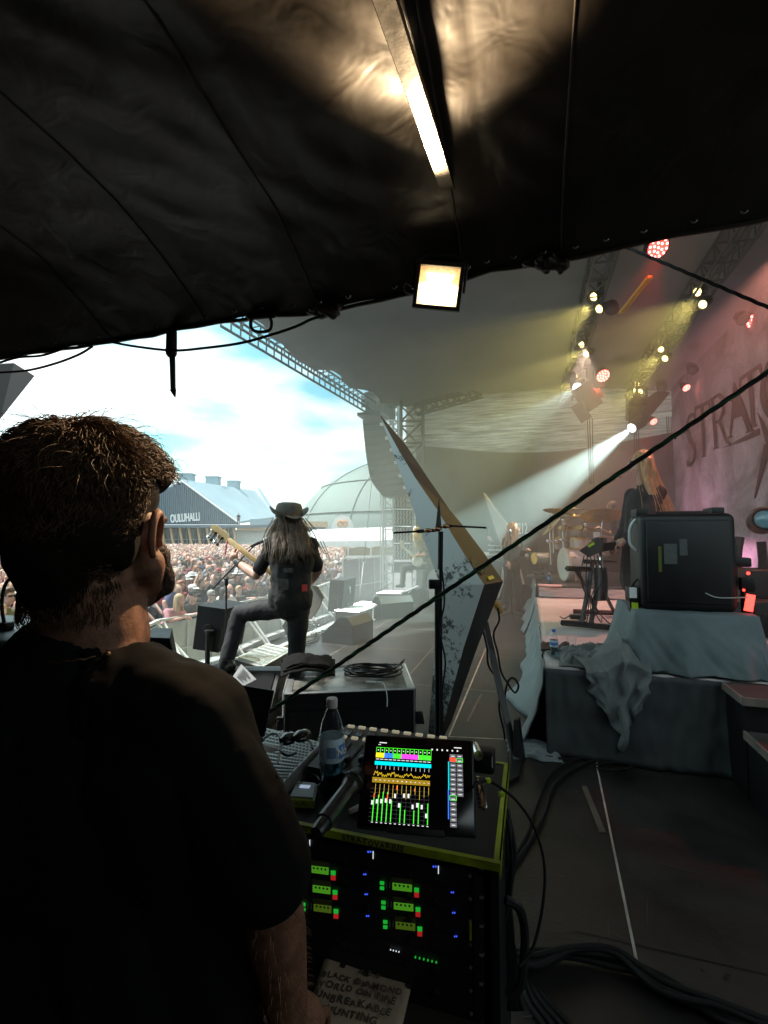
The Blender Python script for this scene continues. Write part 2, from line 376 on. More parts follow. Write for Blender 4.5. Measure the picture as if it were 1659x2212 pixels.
# ================================================================ stage roof, wings, backdrop
RZ = 6.2
def roofz(t, s): return RZ-.035*(s+.5)**2*.6+.05*nz3((t*.5, s, 0), 1.2)
front = [(1.0, -4.6), (4, -4.7), (8, -5.0), (9.9, -5.15), (10.6, -5.05), (11.0, -4.7), (12.3, -4.75), (13.0, -4.35), (14.2, -4.4), (15.0, -4.0), (15.4, -3.8)]
def fr(t):
    for a, c in zip(front, front[1:]):
        if t <= c[0]: return a[1]+(c[1]-a[1])*(t-a[0])/(c[0]-a[0])
    return front[-1][1]
b = MB()
def roof_fn(x, y):
    t = 1.0+14.4*x; s0 = fr(t)+.12*nz3((t*2, 0, 0), 1, 4); s = s0+(5.2-s0)*y
    return S(t, s, roofz(t, s))
b.slab(roof_fn, 90, 24, (0, 0, .03))
tag(build('stage_roof', b, M['roof'], smooth=180), 'grey fabric roof stretched over the main stage, ragged at its front edge', 'stage roof')
# far wing: dark drape with pleats and a translucent tarpaulin above it
topf = lambda x: 4.58-.42*math.sin(x*math.pi)**1.3
wall('far_wing_drape', S(15.0, -3.5), S(15.0, 4.3), 0, 4.3, M['wing'], 'tall grey-black drape closing the far wing of the stage', .06, 120, top=topf, wl=3.0)
tm = bpy.data.materials.new('backlit_tarp'); tm.use_nodes = True; nt = tm.node_tree; nt.nodes.clear(); L = nt.links.new
o_ = N(nt, 'ShaderNodeOutputMaterial'); t1 = N(nt, 'ShaderNodeBsdfTranslucent'); t2 = N(nt, 'ShaderNodeBsdfDiffuse'); ms = N(nt, 'ShaderNodeMixShader'); ms.inputs[0].default_value = .35
tc = N(nt, 'ShaderNodeTexCoord'); mp = N(nt, 'ShaderNodeMapping'); mp.inputs['Scale'].default_value = (.7, .7, 13); mp.inputs['Rotation'].default_value = (0, R(-4), 0)
n1 = N(nt, 'ShaderNodeTexNoise'); n1.inputs['Scale'].default_value = 1.6; n1.inputs['Detail'].default_value = 8; n1.inputs['Roughness'].default_value = .7
rp = N(nt, 'ShaderNodeValToRGB'); rp.color_ramp.elements[0].position = .36; rp.color_ramp.elements[0].color = (.32, .31, .28, 1); rp.color_ramp.elements[1].position = .62; rp.color_ramp.elements[1].color = (.95, .94, .86, 1)
L(tc.outputs['Object'], mp.inputs[0]); L(mp.outputs[0], n1.inputs['Vector']); L(n1.outputs['Fac'], rp.inputs[0])
L(rp.outputs[0], t1.inputs[0]); L(rp.outputs[0], t2.inputs[0]); L(t1.outputs[0], ms.inputs[1]); L(t2.outputs[0], ms.inputs[2]); L(ms.outputs[0], o_.inputs[0]); M['backlit'] = tm
wall('translucent_tarpaulin', S(15.25, -3.9), S(15.25, 5.2), 2.6, 6.25, M['backlit'], 'pale translucent tarpaulin glowing with daylight above the far drape', .03, 80, cat='tarpaulin', th=.004, wl=1.5)
# printed backdrop along the back of the stage
bm_ = bpy.data.materials.new('backdrop_print'); bm_.use_nodes = True; nt = bm_.node_tree; L = nt.links.new; B = nt.nodes['Principled BSDF']; B.inputs['Roughness'].default_value = .8
tc = N(nt, 'ShaderNodeTexCoord'); n1 = N(nt, 'ShaderNodeTexNoise'); n1.inputs['Scale'].default_value = .8; n1.inputs['Detail'].default_value = 7; n1.inputs['Distortion'].default_value = 1.2
rp = N(nt, 'ShaderNodeValToRGB'); rp.color_ramp.elements[0].position = .3; rp.color_ramp.elements[0].color = (.16, .12, .14, 1); rp.color_ramp.elements[1].position = .62; rp.color_ramp.elements[1].color = (.60, .50, .56, 1)
n2 = N(nt, 'ShaderNodeTexNoise'); n2.inputs['Scale'].default_value = 2.2; n2.inputs['Detail'].default_value = 3; n2.inputs['Distortion'].default_value = 2.5
r2 = N(nt, 'ShaderNodeValToRGB'); r2.color_ramp.elements[0].position = .485; r2.color_ramp.elements[0].color = (1, 1, 1, 1); r2.color_ramp.elements[1].position = .52; r2.color_ramp.elements[1].color = (1, 1, 1, 1)
e = r2.color_ramp.elements.new(.503); e.color = (.35, .3, .33, 1)
mm = N(nt, 'ShaderNodeMix', data_type='RGBA', blend_type='MULTIPLY'); mm.inputs['Factor'].default_value = .7
for n_ in (n1, n2): L(tc.outputs['Object'], n_.inputs['Vector'])
L(n1.outputs['Fac'], rp.inputs[0]); L(n2.outputs['Fac'], r2.inputs[0]); L(rp.outputs[0], mm.inputs['A']); L(r2.outputs[0], mm.inputs['B']); L(mm.outputs['Result'], B.inputs['Base Color']); M['backdrop'] = bm_
BS = 3.9
bd = wall('backdrop', S(14.95, BS), S(2.6, BS), 0, 6.2, M['backdrop'], 'pink-lit printed backdrop with large dark lettering at the back of the stage', .02, 100, cat='backdrop', wl=1.2)
# ================================================================ people builder
M['skin'] = mat('skin', (.52, .30, .22), .55, var=.12, vs=20, sss=.15)
M['skin_warm'] = mat('skin_shade', (.42, .22, .15), .5, var=.15, vs=24, sss=.15)
M['skin_c'] = mat('skin_crowd', (1, 1, 1), .6, objcol=True, var=.25, vs=14)
M['cloth_c'] = mat('cloth_crowd', (1, 1, 1), .85, objcol=True, var=.4, vs=7)
M['hair_c'] = mat('hair_crowd', (1, 1, 1), .6, objcol=True, var=.5, vs=30, stretch=(1, 1, .3))
M['lens'] = mat('dark_lens', (.01, .01, .012), .12)
M['jersey'] = mat('black_jersey', (.017, .016, .017), .88, var=.3, vs=9, bump=.1, bs=160)
M['denim_b'] = mat('black_denim', (.02, .02, .022), .8, var=.35, vs=12, bump=.12, bs=120)
M['boot'] = mat('boot_leather', (.014, .013, .012), .4, var=.3, vs=8)
def rotz(a): return Matrix.Rotation(a, 3, 'Z')
def facing(d):      # matrix with local -Y = facing direction d (may pitch)
    d = V(d).normalized(); y = -d; x = y.cross(V((0, 0, 1))).normalized(); z = x.cross(y); return Matrix((x, y, z)).transposed()
def head_mb(b, c, d, k=1.0):     # face towards d
    r = facing(d); c = V(c)
    P = lambda x, y, z: c+r @ (V((x, y, z))*k)
    b.ell(P(0, .012, .022), (.075*k, .094*k, .098*k), r)
    b.ell(P(0, -.030, -.045), (.058*k, .062*k, .062*k), r)
    b.ell(P(0, -.052, -.092), (.030*k, .030*k, .024*k), r)          # chin
    b.cap(P(0, -.080, .008), P(0, -.102, -.030), .010*k, .016*k, 8)  # nose
    b.ell(P(0, -.084, -.060), (.024*k, .012*k, .010*k), r)          # lips
    b.ell(P(-.034, -.072, .022), (.022*k, .018*k, .010*k), r); b.ell(P(.034, -.072, .022), (.022*k, .018*k, .010*k), r)
    for s in (-1, 1): b.ell(P(.076*s, .012, -.004), (.010*k, .022*k, .034*k), r)
    return P
def hand_mb(b, w, d, up, k=1.0, curl=.6, side=1):   # wrist, direction along the palm, back-of-hand normal
    w = V(w); d = V(d).normalized(); up = V(up); up = (up-d*up.dot(d)).normalized(); s = d.cross(up)*side
    b.ell(w+d*.045*k, (.042*k, .042*k, .042*k), None, 10, 6)
    b.cap(w, w+d*.05*k, .026*k, .036*k, 10); b.cap(w+d*.06*k+s*.018*k, w+d*.06*k-s*.022*k, .016*k, .018*k, 8)
    for i, (o, ln) in enumerate(((.032, .068), (.011, .078), (-.010, .072), (-.030, .056))):
        p = w+d*.082*k+s*o*k; q = d; 
        for j in range(3):
            a = curl*(j+.6); q2 = (d*math.cos(a)-up*math.sin(a)); e = p+q2*ln*k*(.45, .32, .25)[j]
            b.cap(p, e, .0098*k-.0008*j, .009*k-.0008*j, 8); p = e
    p = w+d*.025*k+s*.034*k
    for j in range(2):
        e = p+(d*.72+s*(.62-.5*j)-up*.35*(j+.4)).normalized()*.034*k; b.cap(p, e, .0115*k, .0105*k, 8); p = e
def ramp(a, b_, n): return [a.lerp(b_, i/n) for i in range(n+1)]
def limbs(b, J, k=1., legs=True, hands=True):
    for s in 'LR':
        sh, el, wr = J['sh'+s], J['el'+s], J['wr'+s]
        b.cap(sh, el, .048*k, .038*k); b.cap(el, el.lerp(wr, .35), .040*k, .042*k); b.cap(el.lerp(wr, .35), wr, .041*k, .026*k)
        if hands:
            hd = J.get('hd'+s, (wr-el)); hu = J.get('hu'+s, V((0, 0, 1))); hand_mb(b, wr, hd, hu, k, J.get('curl'+s, .5), 1 if s == 'L' else -1)
        if legs:
            hp, kn, an, to = J['hip'+s], J['kn'+s], J['an'+s], J['toe'+s]
            b.cap(hp, kn, .080*k, .055*k); b.cap(kn, kn.lerp(an, .35), .055*k, .058*k); b.cap(kn.lerp(an, .35), an, .058*k, .036*k); b.cap(an, to, .036*k, .030*k)
def torso(b, J, k=1., g=0.0):
    ch, pe, nk = J['chest'], J['pelvis'], J['neck']; ax = (ch-pe).normalized(); ac = (J['shR']-J['shL']).normalized(); fw = ac.cross(ax)
    r = Matrix((ac, fw, ax)).transposed()
    b.ell(ch, (.165*k+g, .115*k+g, .17*k+g), r); b.ell(ch.lerp(pe, .5), (.145*k+g, .105*k+g, .17*k+g), r); b.ell(pe, (.165*k+g, .115*k+g, .13*k+g), r)
    for s in 'LR': b.cap(ch+ax*.09*k, J['sh'+s], .07*k+g, .055*k+g)
    b.cap(ch+ax*.12*k, nk, .07*k+g*.5, .052*k)
    return r
def stand_joints(h=1.75, lean=0., arms='down', yaw=0.):
    k = h/1.75; J = {}; f = V((0, -1, 0))
    J['pelvis'] = V((0, 0, .93))*k; J['chest'] = V((0, -.02-lean*.25, 1.28-.03*lean))*k; J['neck'] = V((0, -.03-lean*.34, 1.50-.05*lean))*k
    J['head'] = V((0, -.055-lean*.38, 1.635-.06*lean))*k
    for s, q in (('L', 1), ('R', -1)):
        J['sh'+s] = J['chest']+V((.185*q, 0, .12))*k; J['hip'+s] = V((.09*q, 0, .88))*k; J['kn'+s] = V((.10*q, -.02, .48))*k; J['an'+s] = V((.11*q, .02, .08))*k; J['toe'+s] = V((.12*q, -.13, .035))*k
        if arms == 'down': J['el'+s] = J['sh'+s]+V((.05*q, .03, -.29))*k; J['wr'+s] = J['el'+s]+V((.0, -.09, -.24))*k
        elif arms == 'rail': J['el'+s] = J['sh'+s]+V((.08*q, -.12, -.17))*k; J['wr'+s] = V((.05*q, J['el'+s].y-.18*k, 1.25*k)); J['hd'+s] = V((-.4*q, -1, -.1))
        elif arms == 'phone': J['el'+s] = J['sh'+s]+V((.04*q, -.20, -.12))*k; J['wr'+s] = J['head']+V((.05*q, -.30*k, .0)); J['hd'+s] = V((-.3*q, -.1, 1)); J['hu'+s] = V((q, .0, 0))
        elif arms == 'up': J['el'+s] = J['sh'+s]+V((.10*q, -.12, .20))*k; J['wr'+s] = J['el'+s]+V((-.02*q, -.10, .24))*k
        elif arms == 'cross': J['el'+s] = J['sh'+s]+V((.05*q, -.06, -.26))*k; J['wr'+s] = J['chest']+V((-.06*q, -.19, -.12))*k; J['hd'+s] = V((-1*q, 0, .2))
    return J
# ---- crowd prototypes: meshes shared by every copy
def crowd_body(arms, lean):
    J = stand_joints(1.75, lean, arms); b = MB(); head_mb(b, J['head'], (0, -1, .05)); torso(b, J, .95); b.cap(J['neck']-V((0, 0, .04)), J['head'], .052, .05); limbs(b, J, 1., True, True)
    body = blob_mesh(b, .019, 2, .5)
    b = MB(); torso(b, J, 1, .014)
    for s in 'LR': b.cap(J['sh'+s], J['sh'+s].lerp(J['el'+s], .72), .067, .062)
    b.ell(J['pelvis']+V((0, 0, -.02)), (.185, .135, .14))
    shirt = blob_mesh(b, .028, 2, .5)
    b = MB()
    for s in 'LR': b.cap(J['hip'+s], J['kn'+s], .098, .075); b.cap(J['kn'+s], J['an'+s], .073, .058); b.cap(J['an'+s]+V((0, .02, -.03)), J['toe'+s], .046, .042)
    b.ell(J['pelvis']-V((0, 0, .05)), (.17, .12, .13)); tr = blob_mesh(b, .03, 1, .4)
    return J, body, shirt, tr
def head_gear(kind):       # built round a head centre at the origin, facing -Y
    b = MB()
    if kind == 'short': b.ell((0, .022, .04), (.086, .098, .092)); b.ell((0, -.03, .092), (.06, .05, .035))
    if kind == 'long':
        b.ell((0, .024, .035), (.090, .102, .098))
        for q in (-1, 1): b.cap((.066*q, .02, .0), (.085*q, .0, -.20), .034, .030); b.cap((.05*q, .06, 0), (.05*q, .07, -.24), .045, .04)
    if kind == 'cap': b.ell((0, .008, .062), (.090, .105, .072)); b.prism([(-.07, -.075, .052), (.07, -.075, .052), (.055, -.155, .036), (0, -.178, .034), (-.055, -.155, .036)], (0, 0, .012))
    if kind == 'hat': b.ell((0, .005, .085), (.088, .10, .065)); b.lathe([(.02, .052), (.15, .048), (.158, .056), (.15, .064), (.02, .072)], (0, 0, 0), None, 18)
    if kind == 'beard': b.ell((0, -.052, -.088), (.058, .048, .05)); b.cap((0, -.06, -.10), (0, -.055, -.19), .045, .018)
    if kind == 'glasses':
        for q in (-1, 1): b.box((.034*q, -.098, .012), (.05, .012, .032), None, .004, 1); b.box((.078*q, -.04, .016), (.006, .11, .010))
        b.box((0, -.102, .018), (.03, .008, .008)); return b
    if kind == 'eyes':
        for q in (-1, 1): b.ell((.031*q, -.084, .004), (.014, .010, .007), None, 8, 5)
        return b
    return b
GEAR = {}
for k_ in ('short', 'long', 'beard'): GEAR[k_] = blob_mesh(head_gear(k_), .014, 2, .6)
for k_ in ('cap', 'hat', 'glasses', 'eyes'):
    g = head_gear(k_); me = bpy.data.meshes.new(k_); me.from_pydata([tuple(p) for p in g.v], [], g.f); me.polygons.foreach_set('use_smooth', [True]*len(me.polygons)); me.set_sharp_from_angle(angle=R(50)); GEAR[k_] = me
BODY = {a: crowd_body(a, l) for a, l in (('down', 0), ('rail', .9), ('phone', 0), ('cross', .15), ('up', 0))}
for a, (J, *ms) in BODY.items():
    for me, mm in zip(ms, ('skin_c', 'cloth_c', 'cloth_c')): me.materials.clear(); me.materials.append(M[mm]); me.polygons.foreach_set('use_smooth', [True]*len(me.polygons))
for k_, me in GEAR.items():
    me.materials.clear(); me.materials.append(M['lens'] if k_ in ('glasses', 'eyes') else M['hair_c'] if k_ in ('short', 'long', 'beard') else M['cloth_c']); me.polygons.foreach_set('use_smooth', [True]*len(me.polygons))
pm = bpy.data.meshes.new('phone'); g = MB().box((0, -.01, .06), (.075, .009, .15), None, .003, 1); pm.from_pydata([tuple(p) for p in g.v], [], g.f); pm.materials.append(M['lens'])
SKINS = {'pale': (.66, .44, .36), 'fair': (.60, .38, .29), 'tanned': (.50, .29, .20), 'sunburnt': (.66, .34, .27)}
CLOTH = {'black': (.022, .022, .024), 'charcoal': (.07, .07, .075), 'white': (.80, .80, .78), 'red': (.42, .05, .05), 'grey': (.32, .32, .33), 'dark blue': (.05, .07, .16), 'pale blue': (.40, .55, .66), 'maroon': (.20, .03, .05), 'olive': (.16, .17, .09), 'pink': (.62, .30, .34)}
HAIRS = {'brown': (.11, .065, .035), 'dark': (.03, .022, .018), 'blond': (.50, .37, .20), 'grey': (.42, .40, .38), 'ginger': (.32, .12, .05)}
def crowd_person(x, y, face, arms='down', skin='fair', shirt='black', hair='brown', style='short', hat=None, hatc='black', eyes='eyes', beard=False, h=1.0, label=None, group='festival crowd behind the barrier', z=-1.1):
    J, bm_, sm_, tm_ = BODY[arms]
    o = bpy.data.objects.new('person', bm_); C.objects.link(o); o.location = (x, y, z); o.rotation_euler = (0, 0, face); o.scale = (h,)*3; o.color = (*SKINS[skin], 1)
    def kid(n, me, c, at=None):
        k = bpy.data.objects.new(n, me); C.objects.link(k); k.parent = o; k.color = (*c, 1)
        if at is not None: k.location = at
        return k
    kid('t_shirt', sm_, CLOTH[shirt]); kid('trousers', tm_, (.03, .032, .04))
    if style != 'bald' and not (hat and style == 'short'): kid('hair', GEAR[style], HAIRS[hair], J['head'])
    if hat: kid('cap' if hat == 'cap' else 'hat', GEAR[hat], CLOTH[hatc], J['head'])
    kid('sunglasses' if eyes == 'glasses' else 'eyes', GEAR[eyes], (0, 0, 0), J['head'])
    if beard: kid('beard', GEAR['beard'], HAIRS[hair], J['head'])
    if arms == 'phone': kid('phone', pm, (0, 0, 0), J['head']+V((0, -.32, .04)))
    tag(o, label, 'person', group); return o
# ================================================================ the festival ground
M['clad'] = mat('blue_grey_cladding', (.31, .43, .49), .6, var=.1, vs=.3)
M['clad_d'] = mat('cladding_groove', (.11, .16, .20), .7)
M['roofing'] = mat('grey_roofing', (.26, .36, .40), .6, var=.12, vs=.15)
M['wood'] = mat('pale_timber', (.48, .33, .19), .6, var=.2, vs=3)
M['glassd'] = mat('dark_glazing', (.05, .08, .09), .15)
M['domef'] = mat('dome_fabric', (.17, .23, .21), .7, var=.12, vs=.12)
M['interior'] = mat('tent_interior', (.45, .40, .26), .8, var=.2, vs=.4)
M['yellow'] = mat('yellow_paint', (.75, .52, .04), .6)
M['orange'] = mat('orange_paint', (.70, .30, .10), .6)
M['netting'] = mat('mauve_fence_cloth', (.21, .18, .20), .85, var=.2, vs=1.5)
M['panel'] = mat('barrier_panel', (.50, .54, .50), .45, .35, var=.15, vs=2)
YF = 75.0
def wf(u, v, dy=0): return W(u, v, YF+dy)
bl = thing('arena_hall', 'blue-grey arena hall with ribbed gable, white lettering and slanted timber columns', 'building', W(500, 1197, YF))
def gz(u): return 1040+(u-393)*(90/124.) if u > 393 else 1040+(393-u)*.42
b = MB(); b.prism([wf(250, 1133), wf(517, 1133), wf(517, 1130), wf(393, 1040), wf(250, 1100)], (0, .4, 0)); build('gable_wall', b, M['clad'], bl, None)
b = MB(); u = 252.0
while u < 516: b.box((wf(u, 1100).x, YF-.1, (wf(u, gz(u)+2).z+wf(u, 1132).z)/2), (.16, .2, wf(u, gz(u)+2).z-wf(u, 1132).z)); u += 4.4
ribs = build('cladding_ribs', b, M['clad_d'], bl, None)
b = MB(); q = [wf(393, 1040), W(551, 1063, 112), W(592, 1120, 100), wf(518, 1131)]
b.prism(q, (0, .3, .35)); b.prism([wf(250, 1100), W(330, 1085, 110), W(551, 1063, 112), wf(393, 1040)], (0, .3, .35)); build('roof', b, M['roofing'], bl, None)
b = MB(); b.prism([wf(392, 1039), wf(392, 1036.5), wf(519, 1129), wf(518, 1132)], (0, -.5, 0)); build('verge', b, M['white'], bl, None)
b = MB(); b.prism([W(525, 1056, 114), W(554, 1052, 114), W(597, 1121, 102), W(580, 1121, 104)], (0, 4, 0)); build('rear_gable', b, M['clad'], bl, None)
for (a, c, d, e, Y) in ((391, 418, 1025, 1045, 84), (447, 474, 1031, 1053, 92), (493, 517, 1040, 1062, 100)):
    p, q = W(a, e, Y), W(c, d, Y); b = MB().box(((p.x+q.x)/2, Y, (p.z+q.z)/2), (q.x-p.x, 1.8, q.z-p.z)); b.box(((p.x+q.x)/2, Y, q.z), (q.x-p.x+.3, 2.1, .25)); b.box(((p.x+q.x)/2, Y-.92, (p.z+q.z)/2), (.1, .06, (q.z-p.z)*.9)); build('roof_vent', b, M['roofing'], bl, None)
b = MB(); p, q = W(250, 1140, 73.5), W(640, 1134, 73.5); b.box(((p.x+q.x)/2, 74, (p.z+q.z)/2), (q.x-p.x, 2.6, q.z-p.z)); build('eave', b, M['clad_d'], bl, None)
b = MB(); p, q = W(538, 1133, 76), W(640, 1121, 76); b.box(((p.x+q.x)/2, 79, (p.z+q.z)/2), (q.x-p.x, 5, q.z-p.z)); build('upper_block', b, M['roofing'], bl, None)
b = MB(); p, q = W(512, 1145, 73.2), W(640, 1140, 73.2); b.box(((p.x+q.x)/2, 73.2, (p.z+q.z)/2), (q.x-p.x, .3, q.z-p.z)); build('timber_fascia', b, M['wood'], bl, None)
b = MB(); p, q = W(250, 1197, 77), W(505, 1140, 77); b.box(((p.x+q.x)/2, 77, (p.z+q.z)/2), (q.x-p.x, .3, q.z-p.z)); build('glazing', b, M['glassd'], bl, None)
b = MB()
for i in range(14):
    p, q = W(260+i*18, 1197, 76.7), W(260+i*18, 1140, 76.7); b.box(((p.x+q.x)/2, 76.7, (p.z+q.z)/2), (.14, .14, q.z-p.z))
p, q = W(250, 1165, 76.7), W(505, 1165, 76.7); b.box(((p.x+q.x)/2, 76.65, p.z), (q.x-p.x, .12, .12)); build('mullions', b, M['roofing'], bl, None)
b = MB(); p, q = W(505, 1197, 75), W(640, 1145, 75); b.box(((p.x+q.x)/2, 76, (p.z+q.z)/2), (q.x-p.x, 2, q.z-p.z)); build('end_wall', b, M['galv'], bl, None)
for i in range(13):
    u0 = 268+i*19.5
    b = MB(); b.prism([W(u0, 1140, 73.6), W(u0+5, 1140, 73.6), W(u0+14, 1197, 73.6), W(u0+10, 1197, 73.6)], (0, .35, 0)); build('slanted_column', b, M['wood'], bl, None)
c0 = W(401, 1120, 74.6); text('lettering', 'OULUHALLI', 1.75, W(400, 1119, 74.6), (1, 0, .08), (0, 0, 1), M['white'], bl, bold=.055, th=.15, sx=.50)
# far roof at the left edge, tower block, dome
b = MB(); b.prism([W(-120, 1050, 60), W(15, 1052, 60), W(30, 1075, 60), W(30, 1190, 60), W(-120, 1190, 60)], (0, 12, 0))
tag(build('low_hall', b, M['roofing'], smooth=None), 'low grey hall seen beyond the crowd at the far left', 'building')
tw = thing('tower_block', 'tall flat-topped grey-green block with a drawn smile rising behind the man', 'tower', W(150, 1200, 32))
b = MB(); A, B_, D_ = W(95, 945, 32), W(123, 937, 30), W(278, 966, 36); zb = -1.1
b.add([(A.x, A.y, zb), (B_.x, B_.y, zb), B_, A], [(0, 1, 2, 3)]); bt = MB()
b.prism([(A.x, A.y, zb), (B_.x, B_.y, zb), (D_.x, D_.y, zb), (D_.x-1, D_.y+2, zb)], (0, 0, D_.z-zb)); b2 = MB()
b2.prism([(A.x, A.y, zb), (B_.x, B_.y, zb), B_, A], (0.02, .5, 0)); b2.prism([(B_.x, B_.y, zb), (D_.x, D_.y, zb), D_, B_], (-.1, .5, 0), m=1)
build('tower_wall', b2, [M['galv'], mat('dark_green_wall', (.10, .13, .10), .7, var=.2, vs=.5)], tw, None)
b = MB(); b.tube([W(99+i*2.6, 952+5*math.sin(i/8*math.pi)+(-.9*i), 29.8+(8-i)*.22) for i in range(9)], .035, 5)
for u, v in ((105, 945), (114, 942)): b.ell(W(u, v, 30.7), .07, None, 8, 5)
build('drawn_smile', b, M['black'], tw, None)
dm = thing('dome_arena', 'large pale green-grey fabric dome with curved seams on the horizon', 'dome', W(880, 1190, 110))
cen = W(915, 1172, 112); b = MB(); b.ell(cen, (30.5, 30.5, 20), None, 64, 28); build('dome_shell', b, M['domef'], dm, 180)
b = MB()
for q in (-1.0, -.55, -.15, .3):
    b.tube([cen+V((30.6*math.sin(q)*math.sin(a), -30.6*math.cos(q)*math.sin(a), 20.1*math.cos(a))) for a in [math.pi/2*i/20 for i in range(21)]], .10, 5)
for hh in (.30, .62):
    rr = math.sqrt(1-hh*hh); b.tube([cen+V((30.65*rr*math.sin(a), -30.65*rr*math.cos(a), 20.1*hh)) for a in [-1.5+3*i/40 for i in range(41)]], .14, 5)
build('seams', b, M['domef'], dm, 180)
b = MB()
b.prism([W(716+23*(1-math.cos(a)), 1142-29*math.sin(a), 78) for a in [math.pi*i/14 for i in range(15)]], (0, 3, 0)); build('arched_porch', b, M['white'], dm, None)
b = MB()
for u in (735, 745):
    p = W(u, 1131, 77.8); b.tube([p+V((.42*math.cos(a), 0, .42*math.sin(a))) for a in [2*math.pi*i/14 for i in range(14)]], .13, 6, closed=True)
build('ring_sign', b, M['orange'], dm)
b = MB(); p, q = W(655, 1150, 70), W(706, 1133, 70); b.box(((p.x+q.x)/2, 70, (p.z+q.z)/2), (q.x-p.x, 3, q.z-p.z)); b.box(((p.x+q.x)/2, 68.4, q.z), (q.x-p.x+.6, .4, .8), m=1)
tag(build('service_building', b, [M['glassd'], M['wood']], smooth=None), 'low glazed service building in front of the dome', 'building')
# marquee
mq = thing('marquee', 'long white marquee with scalloped valance and open beige side beyond the crowd', 'marquee', W(750, 1200, 44))
b = MB(); r0, r1, e0, e1 = W(676, 1146, 49), W(960, 1136, 49), W(648, 1171, 44), W(960, 1168, 44)
b.prism([e0, e1, r1, r0], (0, 0, .08)); b.prism([W(648, 1128, 43.5), W(668, 1149, 47), W(666, 1176, 44), W(640, 1176, 42)], (0, .1, 0)); build('marquee_roof', b, M['white'], mq, None)
b = MB()
def val(x, y): p = e0.lerp(e1, x); return p+V((0, -.05+.05*math.sin(x*60), -.62*y*(1-.25*abs(math.sin(x*26)))))
b.sheet(val, 90, 2); build('valance', b, M['white'], mq, 60)
b = MB(); p, q = W(648, 1200, 52), W(960, 1160, 52); b.box(((p.x+q.x)/2, 52, (p.z+q.z)/2), (q.x-p.x, .1, q.z-p.z)); build('marquee_backwall', b, M['interior'], mq, None)
for u in (677, 703, 752, 801, 850): p = W(u, 1177, 44); build('marquee_pole', MB().tube([(p.x, 44, -1.1), (p.x, 44, p.z+.3)], .07, 8), M['white'], mq)
b = MB(); p, q = W(734, 1187, 51), W(756, 1177, 51); b.box(((p.x+q.x)/2, 51.5, (p.z+q.z)/2), (q.x-p.x, .4, q.z-p.z)); build('yellow_bar_front', b, M['yellow'], mq, None)
fg = thing('feather_flag', 'black feather flag with yellow writing standing at the marquee corner', 'flag', W(674, 1205, 36))
b = MB(); b.prism([W(668.5, 1203, 36), W(668.5, 1165, 36), W(672, 1164, 36), W(677, 1170, 36), W(679, 1185, 36), W(676, 1203, 36)], (0, .05, 0)); build('flag_cloth', b, M['black'], fg, None)
text('flag_lettering', 'NOVA', .30, W(673.2, 1186, 35.95), (0, 0, 1), (-1, 0, 0), M['yellow'], fg, bold=.02, sx=1.3)
build('flag_pole', MB().tube([W(668, 1207, 36), W(668, 1163, 36)], .03, 6), M['alu'], fg)
# fence cloth beside the PA
f0, f1 = V((-1.52, 17.0, -1.1)), V((.1, 19.9, -1.1))
fc = thing('cloth_covered_fence', 'tall fence hung with mauve-grey cloth beside the loudspeaker tower', 'fence', f0)
b = MB(); b.slab(lambda x, y: f0.lerp(f1, x)+V((.04*math.sin(x*22)+.05*nz3((x*6, y*2, 0)), .05*nz3((x*9, y*3, 5)), .02+1.86*y)), 50, 10, (.02, .02, 0)); build('fence_cloth', b, M['netting'], fc, 180)
b = MB(); n_ = V((.05, -.03, 0))
for i in range(4): p = f0.lerp(f1, i/3)+n_; b.tube([p, p+V((0, 0, 1.95))], .022, 8)
for z in (.9, 1.93): b.tube([f0+n_+V((0, 0, z)), f1+n_+V((0, 0, z))], .02, 8)
build('fence_frame', b, M['galv'], fc)
gp = W(786, 1215, 16.0); gb = V((W(777, 1300, 14.4).x, 14.4, -1.1))
gw = thing('guy_wire_anchor', 'dark turnbuckle strut with a thin guy wire rising beside the mauve fence', 'guy wire', gb)
build('guy_wire', MB().tube([gp, W(806, 1010, 17.5)], .010, 5), M['blackm'], gw); build('strut', MB().tube([gb, W(777, 1300, 14.6), gp], .035, 8), M['blackm'], gw); build('shackle', MB().tube([gp+V((.07*math.cos(a), 0, .05+.09*math.sin(a))) for a in [2*math.pi*i/10 for i in range(10)]], .014, 6, closed=True), M['alu'], gw)
# ---------------------------------------------------------------- crowd barrier
def barrier_proto():
    o = thing('crowd_barrier', 'crowd barrier', 'barrier', (0, 0, 0), 'crowd barrier sections in front of the stage', world=False)
    b = MB(); b.box((0, 0, .62), (1.18, .012, 1.02)); build('panel', b, M['panel'], o, None)
    b = MB()
    for x in (-.59, .59): b.box((x, 0, .6), (.045, .05, 1.2))
    b.box((0, 0, 1.2), (1.22, .07, .045)); b.box((0, .03, .62), (1.16, .03, .035)); b.box((0, .03, .12), (1.2, .05, .05)); b.box((0, .02, .62), (.035, .03, 1.0)); build('frame', b, M['galv'], o, 40)
    b = MB(); b.box((0, .55, .012), (1.18, 1.05, .018)); build('floor_plate', b, M['galv'], o, None)
    for x in (-.5, .5):
        b = MB(); b.tube([(x, .03, 1.16), (x, .98, .05)], .026, 8); build('brace', b, M['white'], o)
    b = MB(); b.box((0, .52, .42), (1.1, .22, .025)); build('step', b, M['galv'], o, None)
    return o
BL = [V((-2.9, 2.6, 0)), V((-3.2, 4.7, 0)), V((-3.95, 7.6, 0)), V((-4.05, 8.6, 0)), V((-3.62, 9.3, 0)), V((-3.3, 10.9, 0)), V((-2.7, 12.7, 0)), V((-1.95, 14.8, 0)), V((-1.62, 17, 0))]
